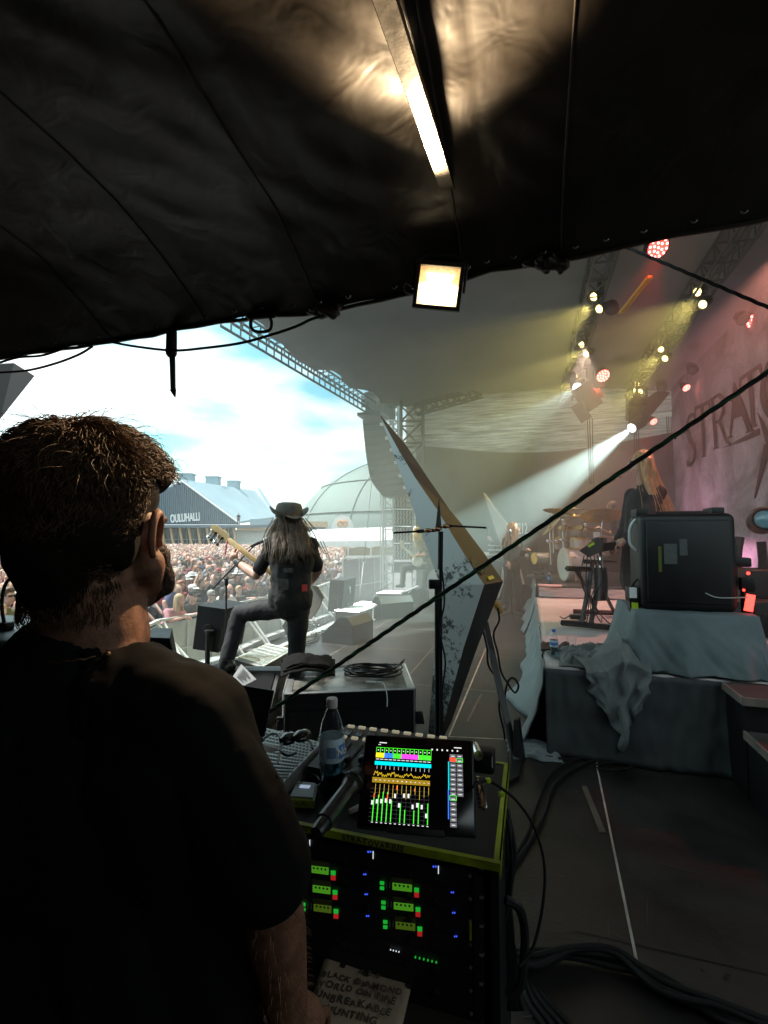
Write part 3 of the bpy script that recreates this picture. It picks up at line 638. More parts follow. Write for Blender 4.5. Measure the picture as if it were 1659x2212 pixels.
def bpoint(d):
    for a, c in zip(BL, BL[1:]):
        L_ = (c-a).length
        if d <= L_: return a.lerp(c, d/L_), (c-a).normalized()
        d -= L_
    return BL[-1], (BL[-1]-BL[-2]).normalized()
proto = barrier_proto(); tot = sum((c-a).length for a, c in zip(BL, BL[1:])); nB = int(tot/1.22); ordn = ['nearest', 'second', 'third', 'fourth', 'fifth', 'sixth', 'seventh', 'eighth', 'ninth', 'tenth', 'eleventh', 'twelfth', 'thirteenth', 'fourteenth', 'fifteenth', 'sixteenth']
for i in range(nB):
    p, d = bpoint(i*1.22+.61); o = proto if i == 0 else dup(proto, (0, 0, 0))
    o.location = (p.x, p.y, -1.1); o.rotation_euler = (0, 0, math.atan2(-d.y, -d.x) + math.pi if False else math.atan2(d.y, d.x)+math.pi)
    tag(o, 'grey metal crowd barrier section, %s along the pit from the viewer' % ordn[min(i, 15)], 'barrier', 'crowd barrier sections in front of the stage')
# ---------------------------------------------------------------- the crowd
rnd = random.Random(11)
def bx(y):
    for a, c in zip(BL, BL[1:]):
        if a.y <= y <= c.y: return a.x+(c.x-a.x)*(y-a.y)/(c.y-a.y)
    return BL[0].x if y < BL[0].y else -1.62
def look(x, y): return math.atan2(-3.2-y+9+rnd.uniform(-2, 3), 3.2-x+rnd.uniform(-2, 2))+math.pi/2
near = []
# hand-placed front rows, read off the photograph: (u, head-top v, distance, look)
special = [
 (62, 1300, 4.95, 'down', 'tanned', 'maroon', 'grey', 'long', None, '', 'glasses', False, 'long-haired person in dark wraparound sunglasses at the left edge of the crowd'),
 (42, 1282, 5.9, 'down', 'sunburnt', 'white', 'grey', 'bald', None, '', 'eyes', False, 'bald person in a white printed T-shirt behind the one in wraparound sunglasses'),
 (60, 1250, 7.6, 'down', 'fair', 'charcoal', 'blond', 'short', 'cap', 'orange', 'eyes', False, 'person in an orange-yellow cap at the left edge of the crowd'),
 (10, 1262, 7.0, 'down', 'fair', 'olive', 'brown', 'short', None, '', 'glasses', False, 'person with short brown hair beside the gooseneck microphone'),
 (352, 1275, 8.5, 'rail', 'sunburnt', 'pink', 'blond', 'long', None, '', 'eyes', False, 'person in a salmon shirt holding a phone low over the barrier'),
 (397, 1266, 8.9, 'rail', 'fair', 'black', 'dark', 'short', 'cap', 'black', 'eyes', False, 'person in a black cap and black T-shirt leaning both arms on the barrier'),
 (413, 1262, 9.8, 'down', 'fair', 'charcoal', 'grey', 'short', 'cap', 'white', 'glasses', False, 'person in a white cap behind the shoulder of the one in the black cap'),
 (431, 1267, 9.6, 'rail', 'pale', 'black', 'grey', 'short', None, '', 'glasses', False, 'person with cropped grey hair and sunglasses in a patterned top'),
 (452, 1262, 10.1, 'rail', 'fair', 'charcoal', 'dark', 'long', None, '', 'glasses', True, 'person with a long grey beard and dark slicked hair at the barrier'),
 (470, 1255, 10.9, 'rail', 'sunburnt', 'white', 'grey', 'bald', None, '', 'eyes', False, 'broad bald person in a pale vest leaning on the barrier'),
 (460, 1240, 12.0, 'down', 'sunburnt', 'black', 'grey', 'bald', None, '', 'glasses', False, 'bald person in sunglasses behind the bearded one'),
 (500, 1258, 11.2, 'rail', 'fair', 'charcoal', 'blond', 'short', None, '', 'eyes', False, 'person with short blond hair and headband at the barrier'),
 (527, 1243, 11.9, 'rail', 'fair', 'black', 'grey', 'short', 'cap', 'black', 'eyes', False, 'person in a dark cap and black printed T-shirt with hands over the rail'),
 (546, 1248, 12.2, 'rail', 'tanned', 'black', 'brown', 'long', None, '', 'glasses', False, 'person with tied brown hair between the dark cap and the long-haired woman'),
 (564, 1240, 12.3, 'rail', 'fair', 'black', 'brown', 'long', None, '', 'eyes', False, 'person with long brown hair in a black sleeveless top right of the dark cap'),
 (427, 1244, 11.6, 'phone', 'fair', 'maroon', 'ginger', 'long', None, '', 'glasses', False, 'person holding up a phone to film behind the white cap'),
 (418, 1238, 13.0, 'down', 'fair', 'white', 'brown', 'short', 'hat', 'white', 'glasses', False, 'person in a white brimmed hat a few rows back'),
 (455, 1226, 14.0, 'down', 'fair', 'black', 'dark', 'short', 'cap', 'charcoal', 'eyes', False, 'person in a dark beanie-like cap raised above the row around'),
 (497, 1232, 14.2, 'down', 'fair', 'charcoal', 'dark', 'short', 'hat', 'black', 'eyes', False, 'person in a black round hat a few rows back'),
 (520, 1228, 14.5, 'down', 'tanned', 'black', 'brown', 'long', None, '', 'eyes', False, 'person with loose brown hair behind the dark cap'),
 (545, 1226, 15.0, 'down', 'fair', 'red', 'brown', 'short', 'cap', 'maroon', 'glasses', False, 'person in a maroon cap and red top'),
 (698, 1252, 16.2, 'rail', 'sunburnt', 'black', 'grey', 'bald', None, '', 'eyes', False, 'bald person with a strap over the shoulder right of the bass player'),
 (720, 1240, 16.9, 'rail', 'pale', 'black', 'blond', 'long', None, '', 'glasses', False, 'person with curly blond hair and sunglasses near the mauve fence'),
 (703, 1225, 18.2, 'down', 'sunburnt', 'charcoal', 'grey', 'bald', None, '', 'eyes', False, 'bald-headed person behind the curly blond one'),
 (715, 1214, 20.5, 'down', 'pale', 'white', 'blond', 'long', None, '', 'eyes', False, 'person with very pale long hair beside the mauve fence'),
]
CLOTH['orange'] = (.75, .42, .10)
for (u, v, Y, arms, skin, shirt, hair, style, hat, hatc, eyes, beard, lab) in special:
    p = W(u, v, Y)
    while p.x > bx(p.y)-.46 and Y < 30: Y += .05; p = W(u, v, Y)
    h = min(1.12, max(.9, (p.z+1.1)/1.76)); near.append((p.x, p.y))
    crowd_person(p.x, p.y, look(p.x, p.y), arms, skin, shirt, hair, style, hat, hatc or 'black', eyes, beard, h, lab)
cand = []
d_ = 0
row = 0
for ry in range(0, 120):
    y = 6.0+ry*.50
    for rx in range(0, 130):
        x = bx(min(y, 16.9))-.42-rx*.52-(.26 if ry % 2 else 0)+rnd.uniform(-.14, .14); yy = y+rnd.uniform(-.14, .14)
        if y > 16.9: x += (y-16.9)*.30+ .0
        u = 829.5+F0*x/yy
        if u < -120 or u > (742 if y > 17 else 900) or yy > 62: continue
        if min([abs(x-a)+abs(yy-c) for a, c in near if abs(yy-c) < 1] or [9]) < .42: continue
        cand.append((yy, x, u))
cand.sort()
vis = [c for c in cand if 388 < c[2] < 735 or (c[2] < 95 and c[0] < 11)]
pick = set(id(c) for c in vis[:262]); rest = [c for c in cand if id(c) not in pick]
SK, CL, HR = list(SKINS), list(CLOTH), list(HAIRS)
auto = []
for c in vis[:262]:
    y, x, u = c; hat = rnd.choice([None, None, None, 'cap', 'hat', 'cap']) ; st = rnd.choice(['short', 'long', 'short', 'bald', 'long']); hatc = rnd.choice(['black', 'white', 'maroon', 'black', 'dark blue', 'grey', 'olive', 'red'])
    if st == 'bald': hat = None
    sh = rnd.choice(['black']*6+CL[:10]); hr = rnd.choice(HR); ey = rnd.choice(['eyes', 'glasses', 'eyes']); be = rnd.random() < .22 and st != 'long'; ar = 'down' if rnd.random() < .82 else rnd.choice(['phone', 'cross', 'up'])
    sk = rnd.choice(SK)
    top = ('%s %s' % (hatc, hat) if hat == 'cap' else '%s brimmed hat' % hatc if hat else 'a shaved head' if st == 'bald' else '%s %s hair' % (hr, st))
    where = ('left of the man\'s neck' if u < 100 else 'left of the loudspeaker pole' if u < 440 else 'behind the raised bass neck' if u < 530 else 'beside the bass player\'s elbow' if u < 620 else 'right of the bass player')
    row = int((y-7)/.75)+1; dist = 'row %d' % row
    lab = 'person, %s, %s T-shirt%s, %s, %s' % (top, sh, ', sunglasses' if ey == 'glasses' else ', beard' if be else '', dist, where)
    lab = ' '.join(lab.split()[:16]).rstrip(',')
    auto.append((lab, u, crowd_person(x, y, look(x, y), ar, sk, sh, hr, st, hat, hatc, ey, be, rnd.uniform(.93, 1.07), lab)))
by = {}
for lab, u, o in auto: by.setdefault(lab, []).append((u, o))
for lab, v in by.items():
    if len(v) > 1:
        v.sort(key=lambda q: q[0])
        for i, (u, o) in enumerate(v): o['label'] = ' '.join(lab.split()[:11]).rstrip(',')+', %s from left' % ordn[min(i, 15)].replace('nearest', 'first')
# everyone farther back: one mass
fm = [mat('far_skin_a', (.64, .42, .34), .7), mat('far_skin_b', (.55, .34, .26), .7), mat('far_hair_dark', (.05, .035, .03), .7), mat('far_hair_light', (.42, .32, .20), .7)]+[mat('far_cloth', c_, .85) for c_ in ((.025, .025, .028), (.07, .07, .08), (.75, .75, .74), (.40, .07, .08), (.30, .30, .32), (.08, .10, .2), (.6, .32, .34))]
b = MB()
for (y, x, u) in rest:
    far = y > 16; h = rnd.uniform(-.14, .12); a = look(x, y); f = V((math.sin(a)*1, -math.cos(a), 0)); nh = 7 if far else 10
    hz_ = .53+h; hp = V((x, y, hz_)); hc = 2 if rnd.random() < .5 else 3; cc = rnd.choice([4]*5+[5, 5, 6, 6, 7, 8, 9, 10, 10])
    if rnd.random() < .3: hc = rnd.choice([4, 4, 6, 7])
    b.ell(hp, (.088, .095, .125), None, nh, 5, m=rnd.choice([0, 0, 1])); b.ell(hp-f*.030+V((0, 0, .050)), (.094, .095, .09), None, nh, 5, m=hc)
    if rnd.random() < .3: b.ell(hp-f*.03+V((0, 0, -.09)), (.09, .07, .14), None, nh, 4, m=hc)
    b.ell(hp+V((0, 0, -.42)), (.21, .13, .30), rotz(a), nh, 5, m=cc)
    b.cap(hp+V((0, 0, -.42)), hp+V((0, 0, -1.6)), .17, .12, 6, m=5)
    for q in (-1, 1):
        if rnd.random() < .75:
            s_ = rotz(a) @ V((.2*q, 0, 0)); b.cap(hp+s_+V((0, 0, -.34)), hp+s_*1.1+f*rnd.uniform(.05, .3)+V((0, 0, rnd.choice([-.6, -.6, -.5, .12]))), .05, .04, 5, m=rnd.choice([0, 1]))
o = build('crowd_mass', b, fm, base=False, fix=False, smooth=180); o['kind'] = 'stuff'; tag(o, 'dense festival crowd filling the ground back to the arena hall', 'crowd')
# person on the hall roof
p = W(515, 1131, 72.8)
crowd_person(p.x, p.y, .2, 'down', 'fair', 'black', 'dark', 'short', None, '', 'eyes', False, 1.05, 'lone person in black standing on the arena hall canopy roof', None, z=W(515, 1134, 72.8).z)
# ================================================================ trusses, PA, lights
def lattice(b, p0, p1, wd, cell, r=.025, rd=.012, up=None):
    d = (p1-p0); L_ = d.length; x, y, z = frame(d)
    if up is not None: z = d.normalized(); x = V(up).cross(z).normalized(); y = z.cross(x)
    cs = [(x*a+y*c)*wd/2 for a, c in ((1, 1), (-1, 1), (-1, -1), (1, -1))]
    for c in cs: b.tube([p0+c, p1+c], r, 6)
    n = max(2, int(L_/cell))
    for i in range(n):
        q0 = p0+d*(i/n); q1 = p0+d*((i+1)/n)
        for j in range(4):
            b.tube([q0+cs[j], q1+cs[(j+1) % 4]], rd, 4); b.tube([q0+cs[j], q0+cs[(j+1) % 4]], rd, 4)
M['trussd'] = mat('dark_truss', (.10, .11, .10), .5, .5)
b = MB(); a, c = W(490, 684, 9.5), W(822, 893, 16.6); d = (c-a).normalized(); n_ = V((0, 0, 1)).cross(d).normalized(); up_ = d.cross(n_)
for q in (-1, 1):
    for w_ in (-1, 1): b.tube([a+up_*.17*q+n_*.15*w_, c+up_*.17*q+n_*.15*w_], .03, 6)
for i in range(27):
    p = a.lerp(c, i/26)
    for w_ in (-1, 1): b.tube([p+up_*.17+n_*.15*w_, p-up_*.17+n_*.15*w_], .02, 5)
    b.tube([p+up_*.17+n_*.15, p+up_*.17-n_*.15], .016, 5)
tag(build('front_roof_truss', b, M['trussd']), 'ladder-like roof truss running out over the crowd to the loudspeaker tower', 'truss')
pt = thing('loudspeaker_tower', 'pale lattice tower with motor gear holding the hung loudspeakers', 'tower', V((.12, 16.2, -1.1)))
p = W(838, 1160, 16.2); b = MB(); lattice(b, V((p.x, 16.2, -1.1)), V((p.x, 16.2, W(838, 868, 16.2).z)), .36, .36); build('lattice_mast', b, M['galv'], pt)
p = W(851, 1000, 16.8); b = MB(); lattice(b, V((p.x, 16.8, 4.2)), V((p.x, 16.8, W(851, 822, 16.8).z)), .30, .30, .035, .022); b.ell(V((p.x, 16.8, W(851, 826, 16.8).z)), .22, None, 10, 6); build('upper_mast', b, M['galv'], pt)
b = MB()
for i in range(9): b.tube([W(812+i*5, 880-((i*37) % 40), 16), W(820+i*4, 905, 16)], .035, 5)
for (u, v) in ((792, 868), (806, 845), (822, 838), (834, 856), (815, 872), (845, 872)): b.box(W(u, v, 16.1), (.32, .3, .34), rotz(u*.3), .03)
for (u, v, r_) in ((812, 826, .07), (820, 824, .09), (832, 826, .07)): b.ell(W(u, v, 16.1), r_)
b.prism([W(786, 848, 16), W(846, 836, 16), W(850, 905, 16), W(790, 893, 16)], (0, .12, 0)); build('motor_gear', b, M['trussd'], pt)
for nm, u, Y, v0, lb in (('side_mast', 898, 16.9, 1020, 'second lattice mast right of the hung loudspeaker stack'),):
    p = W(u, v0, Y); b = MB(); lattice(b, V((p.x, Y, -1.1)), V((p.x, Y, W(u, 905, Y).z)), .28, .3); tag(build(nm, b, M['galv']), lb, 'mast')
b = MB(); p = W(822, 1160, 15.9)
for q in (0, .10, .17): b.tube([V((p.x+q, 15.9, -1.1)), V((p.x+q, 15.9, 5.0))], .022, 6)
tag(build('scaffold_pipes', b, M['galv']), 'bundle of thin vertical scaffold pipes beside the lattice tower', 'pipes')
# line array: twelve cabinets in a J curve
la = thing('line_array', 'hung line of grey-black loudspeaker cabinets curving back at the bottom', 'loudspeaker', W(806, 1072, 15.4))
Lp = spline([W(783, 908, 15.4), W(787, 950, 15.4), W(793, 998, 15.4), W(803, 1040, 15.4), W(828, 1073, 15.4)], 6); Rp = spline([W(826, 903, 15.0), W(842, 945, 15.0), W(857, 985, 15.0), W(872, 1030, 15.0), W(886, 1064, 15.0)], 6)
def along(P, x): x *= len(P)-1; i = min(int(x), len(P)-2); return P[i].lerp(P[i+1], x-i)
for i in range(12):
    a0, a1, c0, c1 = along(Lp, i/12), along(Lp, (i+.93)/12), along(Rp, i/12), along(Rp, (i+.93)/12); ex = V((.25, 1.0, 0))
    b = MB(); b.prism([a0, c0, c1, a1], ex); build('cabinet', b, M['blackm'], la, None)
b = MB(); b.box(W(806, 900, 15.6), (.8, .9, .10), RS); b.tube([W(815, 898, 15.6), W(815, 870, 15.8)], .03); build('fly_bar', b, M['blackm'], la)
for i in range(6): build('pin_plate', MB().box(along(Rp, .1+i*.16)+V((-.1, -.02, 0)), (.12, .03, .10)), M['white'], la, None)
# hung stack with rows of vertical ribs
hs = thing('hung_speaker_stack', 'grey stack with four rows of rippled vertical ribs between the masts', 'loudspeaker', W(868, 1211, 16.5))
for i in range(4):
    z1 = W(868, 1064+i*37, 16.5).z; z0 = W(868, 1098+i*37, 16.5).z; x0, x1 = W(849, 1100, 16.5).x, W(889, 1100, 16.5).x
    b = MB(); b.box(((x0+x1)/2, 16.6, (z0+z1)/2), (x1-x0, .3, z1-z0)); b.cur = 1
    for k in range(6):
        x = x0+.06+(x1-x0-.12)*k/5; b.tube([(x+.02*math.sin(j*2.1+k), 16.43, z0+.04+(z1-z0-.08)*j/8) for j in range(9)], .022, 5)
    build('ribbed_panel', b, [M['wing'], M['galv']], hs)
b = MB(); b.box(W(868, 1225, 16.5), (.7, .5, .35)); build('stack_base', b, M['blackm'], hs)
b = MB(); a, c = WT(897, 886, 14.9), WT(1040, 846, 14.9); lattice(b, a, c, .3, .35, .03, .018)
tag(build('far_roof_truss', b, M['trussd']), 'slanting roof truss crossing the translucent tarpaulin', 'truss')
b = MB(); p = WT(889, 900, 14.9); lattice(b, V((p.x, p.y, 3.9)), V((p.x, p.y, 6.0)), .7, .6, .05, .03)
tag(build('corner_truss', b, M['trussd']), 'dark truss corner post beside the hung loudspeakers', 'truss')
for s_, nm in ((1.1, 'inner'), (2.8, 'outer')):
    b = MB(); lattice(b, S(5.2, s_, 5.72), S(14.6, s_, 5.72), .3, .5, .025, .014); tag(build('lighting_truss', b, M['trussd']), '%s lighting truss under the stage roof, hung with lamps' % nm, 'truss', 'lighting trusses under the roof')
# ---- lamps
def emis(name, col, st):
    m = bpy.data.materials.new(name); m.use_nodes = True; nt = m.node_tree; nt.nodes.clear(); e = N(nt, 'ShaderNodeEmission'); e.inputs[0].default_value = (*col, 1); e.inputs[1].default_value = st
    o = N(nt, 'ShaderNodeOutputMaterial'); nt.links.new(e.outputs[0], o.inputs[0]); return m
M['ly'] = emis('lamp_warm', (1, .74, .24), 4.5); M['lw'] = emis('lamp_white', (.80, .95, 1), 14); M['lr'] = emis('lamp_red', (1, .04, .03), 3.2); M['lr2'] = emis('lamp_red_core', (1, .35, .3), 5)
def on_z(u, v, z): a = W(u, v, 1.0); k = (z-1.6)/(a.z-1.6); return V((a.x*k, k, z))
def spot(name, p, tgt, power, col, ang, blend=.5, rad=.05, parent=None):
    l = bpy.data.lights.new(name, 'SPOT'); l.energy = power; l.color = col; l.spot_size = R(ang); l.spot_blend = blend; l.shadow_soft_size = rad
    o = bpy.data.objects.new(name, l); C.objects.link(o); o.location = p; o.rotation_euler = (V(tgt)-V(p)).to_track_quat('-Z', 'Y').to_euler(); return o
def axes(d): return Matrix([list(q) for q in frame(d)]).transposed()
yl = [('nearest of the inner row', 1287, 655, .24), ('second of the inner row', 1260, 755, .20), ('farthest of the inner row, above the grey moving head', 1245, 820, .18), ('nearest of the outer row', 1511, 645, .26), ('second of the outer row', 1431, 765, .24), ('farthest of the outer row, at the corner of the tarpaulin', 1379, 838, .2)]
for nm, u, v, sz in yl:
    p = on_z(u, v, 5.5); d = (-E2*1.0-E1*.75-V((0, 0, .75))).normalized(); r = axes(d)
    t = thing('twin_stage_lamp', 'twin warm yellow stage lamp, %s' % nm, 'stage light', p, 'yellow twin lamps under the roof')
    for q in (-1, 1):
        c = p+r @ V((0, .11*q, 0)); b = MB(); b.lathe([(.05, -.22), (.07, -.14), (.082, 0), (.074, 0), (.066, -.02)], c, r, 16); build('lamp_housing', b, M['blackm'], t)
        build('lens', MB().lathe([(.0, .0), (.058, -.006), (.064, -.02)], c, r, 16), M['ly'], t, 180)
    b = MB(); b.box(p-d*.10+V((0, 0, .20)), (.05, .05, .34)); build('clamp', b, M['blackm'], t)
    spot('wash_beam', p+d*.06, p+d*3-V((0, 0, .4)), 230, (1, .80, .22), 46)
rl = [('nearest of all, high by the canopy edge', 1422, 535, 1.6, 2.3, 5.7), ('beside the lettered backdrop', 1631, 692, 0, 0, 5.5), ('above the grey moving head', 1303, 812, 0, 0, 5.2), ('behind the outer row by the backdrop edge', 2010*.7373/1.0 if False else 1483, 838, 0, 0, 5.2), ('under the outer moving head', 1412, 911, 0, 0, 4.5)]
for nm, u, v, _, _, z in rl:
    p = on_z(u, v, z); d = (E2*.3-E1*.75-V((0, 0, .75))).normalized(); r = axes(d)
    R_ = .15 if u in (1422, 1631, 1303) else .09
    t = thing('red_led_lamp', 'round red LED stage lamp, %s' % nm, 'stage light', p, 'red LED lamps under the roof')
    b = MB(); b.lathe([(R_*.6, -.22), (R_, -.12), (R_*1.08, 0), (R_*.98, 0), (R_*.9, -.02)], p, r, 20); build('lamp_housing', b, M['blackm'], t)
    build('lens', MB().lathe([(0, -.006), (R_*.97, -.008)], p, r, 20), M['lr'], t, 180)
    b = MB()
    for k in range(19):
        if k == 0: q = V((0, 0, .004))
        elif k < 7: q = V((R_*.42*math.cos(k), R_*.42*math.sin(k), .004))
        else: a_ = 2*math.pi*(k-7)/12; q = V((R_*.80*math.cos(a_), R_*.80*math.sin(a_), .004))
        b.ell(p+r @ q, R_*.12, None, 6, 4)
    leds = build('led_cells', b, M['lr2'], t, 180)
    spot('red_beam', p+d*.05, p+(-E2*.35+E1*.25-V((0, 0, 1)))*3, 75, (1, .05, .03), 60)
def moving_head(p, d, label, lit):
    r = axes(d); t = thing('moving_head', label, 'stage light', p)
    b = MB(); b.lathe([(.10, -.46), (.15, -.40), (.15, -.1), (.125, 0), (.11, .0), (.10, -.03)], p, r, 20); b.box(p-d*.3, (.27, .27, .24), r, .04); build('lamp_head', b, M['blackm'], t)
    build('lens', MB().lathe([(0, -.005), (.105, -.01)], p, r, 20), M['lw'], t, 180)
    q = p-d*.28; s_ = r @ V((1, 0, 0)); b = MB()
    for k in (-1, 1): b.prism([q+s_*.17*k+V((-.05, 0, -.05)), q+s_*.17*k+V((.05, 0, -.05)), q+s_*.19*k+V((.08, 0, .36)), q+s_*.19*k+V((-.08, 0, .36))], s_*.04*k)
    b.box(q+V((0, 0, .38)), (.46, .16, .08), None, .02); build('yoke', b, M['blackm'], t)
    build('base', MB().box(q+V((0, 0, .50)), (.36, .30, .17), None, .03), M['blackm'], t)
    b = MB(); b.tube([q+V((0, 0, .58)), V((q.x, q.y, 5.6))], .03); build('hanging_pipe', b, M['blackm'], t)
    return t
p = W(1364, 925, 11.5); tg = W(1120, 1110, 10.2); moving_head(p, (tg-p).normalized(), 'moving head lamp throwing a bright white beam down to the left', 1); spot('moving_beam', p+(tg-p).normalized()*.05, tg, 8500, (.72, 1, .97), 19, .4)
p = W(1247, 838, 11.0); tg = W(1160, 900, 9.5); moving_head(p, (tg-p).normalized(), 'grey moving head lamp with two paddles hung below the inner truss', 1); spot('faint_beam', p+(tg-p).normalized()*.05, tg, 900, (.7, .95, 1), 16, .4)
t = thing('silhouetted_lamp_pair', 'boxy lamp with barn doors hanging against the translucent tarpaulin', 'stage light', W(1265, 880, 10.6))
b = MB(); r = Matrix.Rotation(R(-32), 3, 'Y'); b.box(W(1268, 858, 10.6), (.36, .3, .62), r, .03); build('lamp_body', b, M['blackm'], t)
b = MB(); b.box(W(1256, 890, 10.6), (.28, .04, .44), r, .01); b.box(W(1292, 853, 10.6), (.20, .04, .22), r, .01); build('barn_door', b, M['blackm'], t)
for (u, v0, v1, Y, lb) in ((1269, 905, 962, 10.8, 'below the boxy lamp'), (1368, 850, 965, 11.6, 'behind the bright beam'), (1440, 900, 955, 12, 'nearest the backdrop')):
    b = MB()
    for k in (0, .05, .11): b.tube([W(u, v0, Y)+V((k, 0, .0)), W(u+3, v1, Y)+V((k*.8, 0, -.9))], .012, 5)
    tag(build('hanging_cables', b, M['black']), 'thin black cables hanging %s' % lb, 'cables', 'cables hanging from the lighting trusses')
b = MB(); lattice(b, W(1375, 842, 12.4), W(1375, 905, 12.4), .34, .25, .03, .02); b.prism([W(1372, 880, 12.3), W(1425, 842, 12.3), W(1448, 848, 12.3), W(1400, 905, 12.3), W(1385, 912, 12.3)], (0, .3, 0))
tag(build('truss_drop', b, M['blackm']), 'short dark truss drop and bracket behind the outer moving head', 'truss')
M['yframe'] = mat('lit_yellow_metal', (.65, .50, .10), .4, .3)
b = MB(); a, c = on_z(1339, 675, 5.2), on_z(1398, 600, 5.4)
b.tube([a, c], .022); b.tube([a+V((.07, 0, .02)), c+V((.07, 0, .02))], .022); b.tube([c, c+V((.07, 0, .02))], .025); b.tube([a, a+V((.07, 0, .02))], .025)
tag(build('lamp_yoke_frame', b, M['yframe']), 'long narrow yellow-lit lamp frame between the two rows of lamps', 'frame')
for (u, v, z, lb) in ((1322, 668, 5.4, 'at the foot of the yellow-lit frame'), (1606, 690, 5.4, 'beside the red lamp at the right edge'), (1497, 800, 5.3, 'between the lamps and the lettered backdrop'), (1430, 838, 5.0, 'behind the outer truss drop')):
    p = on_z(u, v, z); t = thing('small_stage_lamp', 'small scanner lamp with a glinting lens, %s' % lb, 'stage light', p, 'small scanner lamps')
    r = axes(V((-.3, -.7, -.6))); b = MB(); b.lathe([(.08, -.25), (.11, -.2), (.11, -.02), (.09, 0)], p, r, 14); build('lamp_housing', b, M['blackm'], t); build('lens', MB().ell(p+r @ V((0, 0, 0)), (.08, .08, .02), r, 12, 5), M['glassd'], t, 180)
for t_ in (6.6, 8.6, 10.6, 12.8): spot('pink_fill', S(t_, 3.08, .25), S(t_+.1, 3.9, 4.2), 150, (1, .46, .68), 100, 1.0); spot('pink_top_fill', S(t_, 3.06, 6.0), S(t_+.1, 3.9, 4.0), 300, (1, .42, .66), 110, 1.0)  # added spots with no fixtures, they tint the backdrop pink
spot('warm_wash', S(7.0, 3.3, 5.4), S(6.6, .9, .6), 520, (1, .34, .26), 46)
spot('drum_fill', on_z(1260, 755, 5.4)-E1*.15, S(9.2, .9, 1.2), 520, (1, .68, .52), 50)  # extra spot added at a twin lamp to brighten the drums
spot('red_floor_wash', S(4.6, 3.2, 2.2), S(3.75, 1.75, .6), 45, (1, .06, .04), 23)
# ---- lettering on the backdrop
M['ink'] = mat('backdrop_ink', (.020, .009, .015), .8, var=.4, vs=3)
GL = {  # strokes of thin serif capitals: polygons in a 0..1 box
 'S': [[(.12,.0),(.5,-.02),(.82,.1),(.86,.3),(.62,.47),(.34,.58),(.24,.74),(.36,.9),(.62,.93),(.80,.82),(.84,.95),(.6,1.0),(.3,.98),(.1,.84),(.08,.66),(.24,.5),(.56,.38),(.68,.26),(.62,.1),(.4,.06),(.16,.14)]],
 'T': [[(.0,.80),(.06,1.),(.94,1.),(1.,.80),(.92,.82),(.86,.93),(.60,.93),(.58,.05),(.72,.0),(.28,.0),(.42,.05),(.40,.93),(.14,.93),(.08,.82)]],
 'R': [[(.05,.0),(.38,.0),(.30,.05),(.30,.93),(.52,.95),(.68,.84),(.68,.66),(.5,.53),(.30,.52),(.30,.47),(.46,.46),(.74,.08),(.98,-.04),(1.,.02),(.86,.10),(.60,.48),(.82,.60),(.84,.86),(.62,1.),(.04,1.),(.14,.95),(.14,.05)]],
 'A': [[(.0,.0),(.26,.0),(.16,.05),(.28,.34),(.66,.34),(.74,.05),(.66,.0),(1.,.0),(.92,.05),(.56,1.04),(.48,1.04),(.10,.05)],],
 'O': [[(.5+.5*math.cos(a), .5+.55*math.sin(a)) for a in [2*math.pi*i/22 for i in range(23)]]+[(.5+.33*math.cos(a), .5+.44*math.sin(a)) for a in [-2*math.pi*i/22 for i in range(23)]]]}
def letter(ch, tl, tr, br, bl):   # four corners in the picture, laid on the backdrop
    b = MB(); P = [WS(u, v, BS-.03) for u, v in (bl, br, tr, tl)]
    for poly in GL[ch]:
        pts = [(P[0].lerp(P[1], x)).lerp(P[3].lerp(P[2], x), y) for x, y in poly]; b.prism(pts, E2*.004)
    me = bpy.data.meshes.new('l'); me.from_pydata([tuple(p) for p in b.v], [], b.f); bm = bmesh.new(); bm.from_mesh(me); bmesh.ops.triangulate(bm, faces=bm.faces[:], ngon_method='EAR_CLIP'); bm.to_mesh(me); bm.free()
    link_mesh('letter', me, M['ink'], bd, None)
letter('S', (1479, 898), (1508, 886), (1506, 1005), (1480, 1008)); letter('T', (1498, 880), (1536, 862), (1532, 985), (1508, 990))
letter('R', (1530, 864), (1570, 838), (1578, 960), (1538, 972)); letter('A', (1572, 832), (1600, 826), (1632, 930), (1570, 948)); letter('T', (1594, 818), (1646, 782), (1650, 915), (1606, 930))
letter('O', (1640, 790), (1720, 728), (1728, 895), (1642, 912))
for pts in ([(1560, 968), (1640, 925), (1640, 940), (1596, 957)], [(1635, 890), (1672, 955), (1700, 1010), (1690, 1010), (1655, 960)], [(1650, 960), (1664, 962), (1632, 1075), (1628, 1078)]):
    b = MB(); b.prism([WS(u, v, BS-.03) for u, v in pts], E2*.004); build('sword_stroke', b, M['ink'], bd, None)
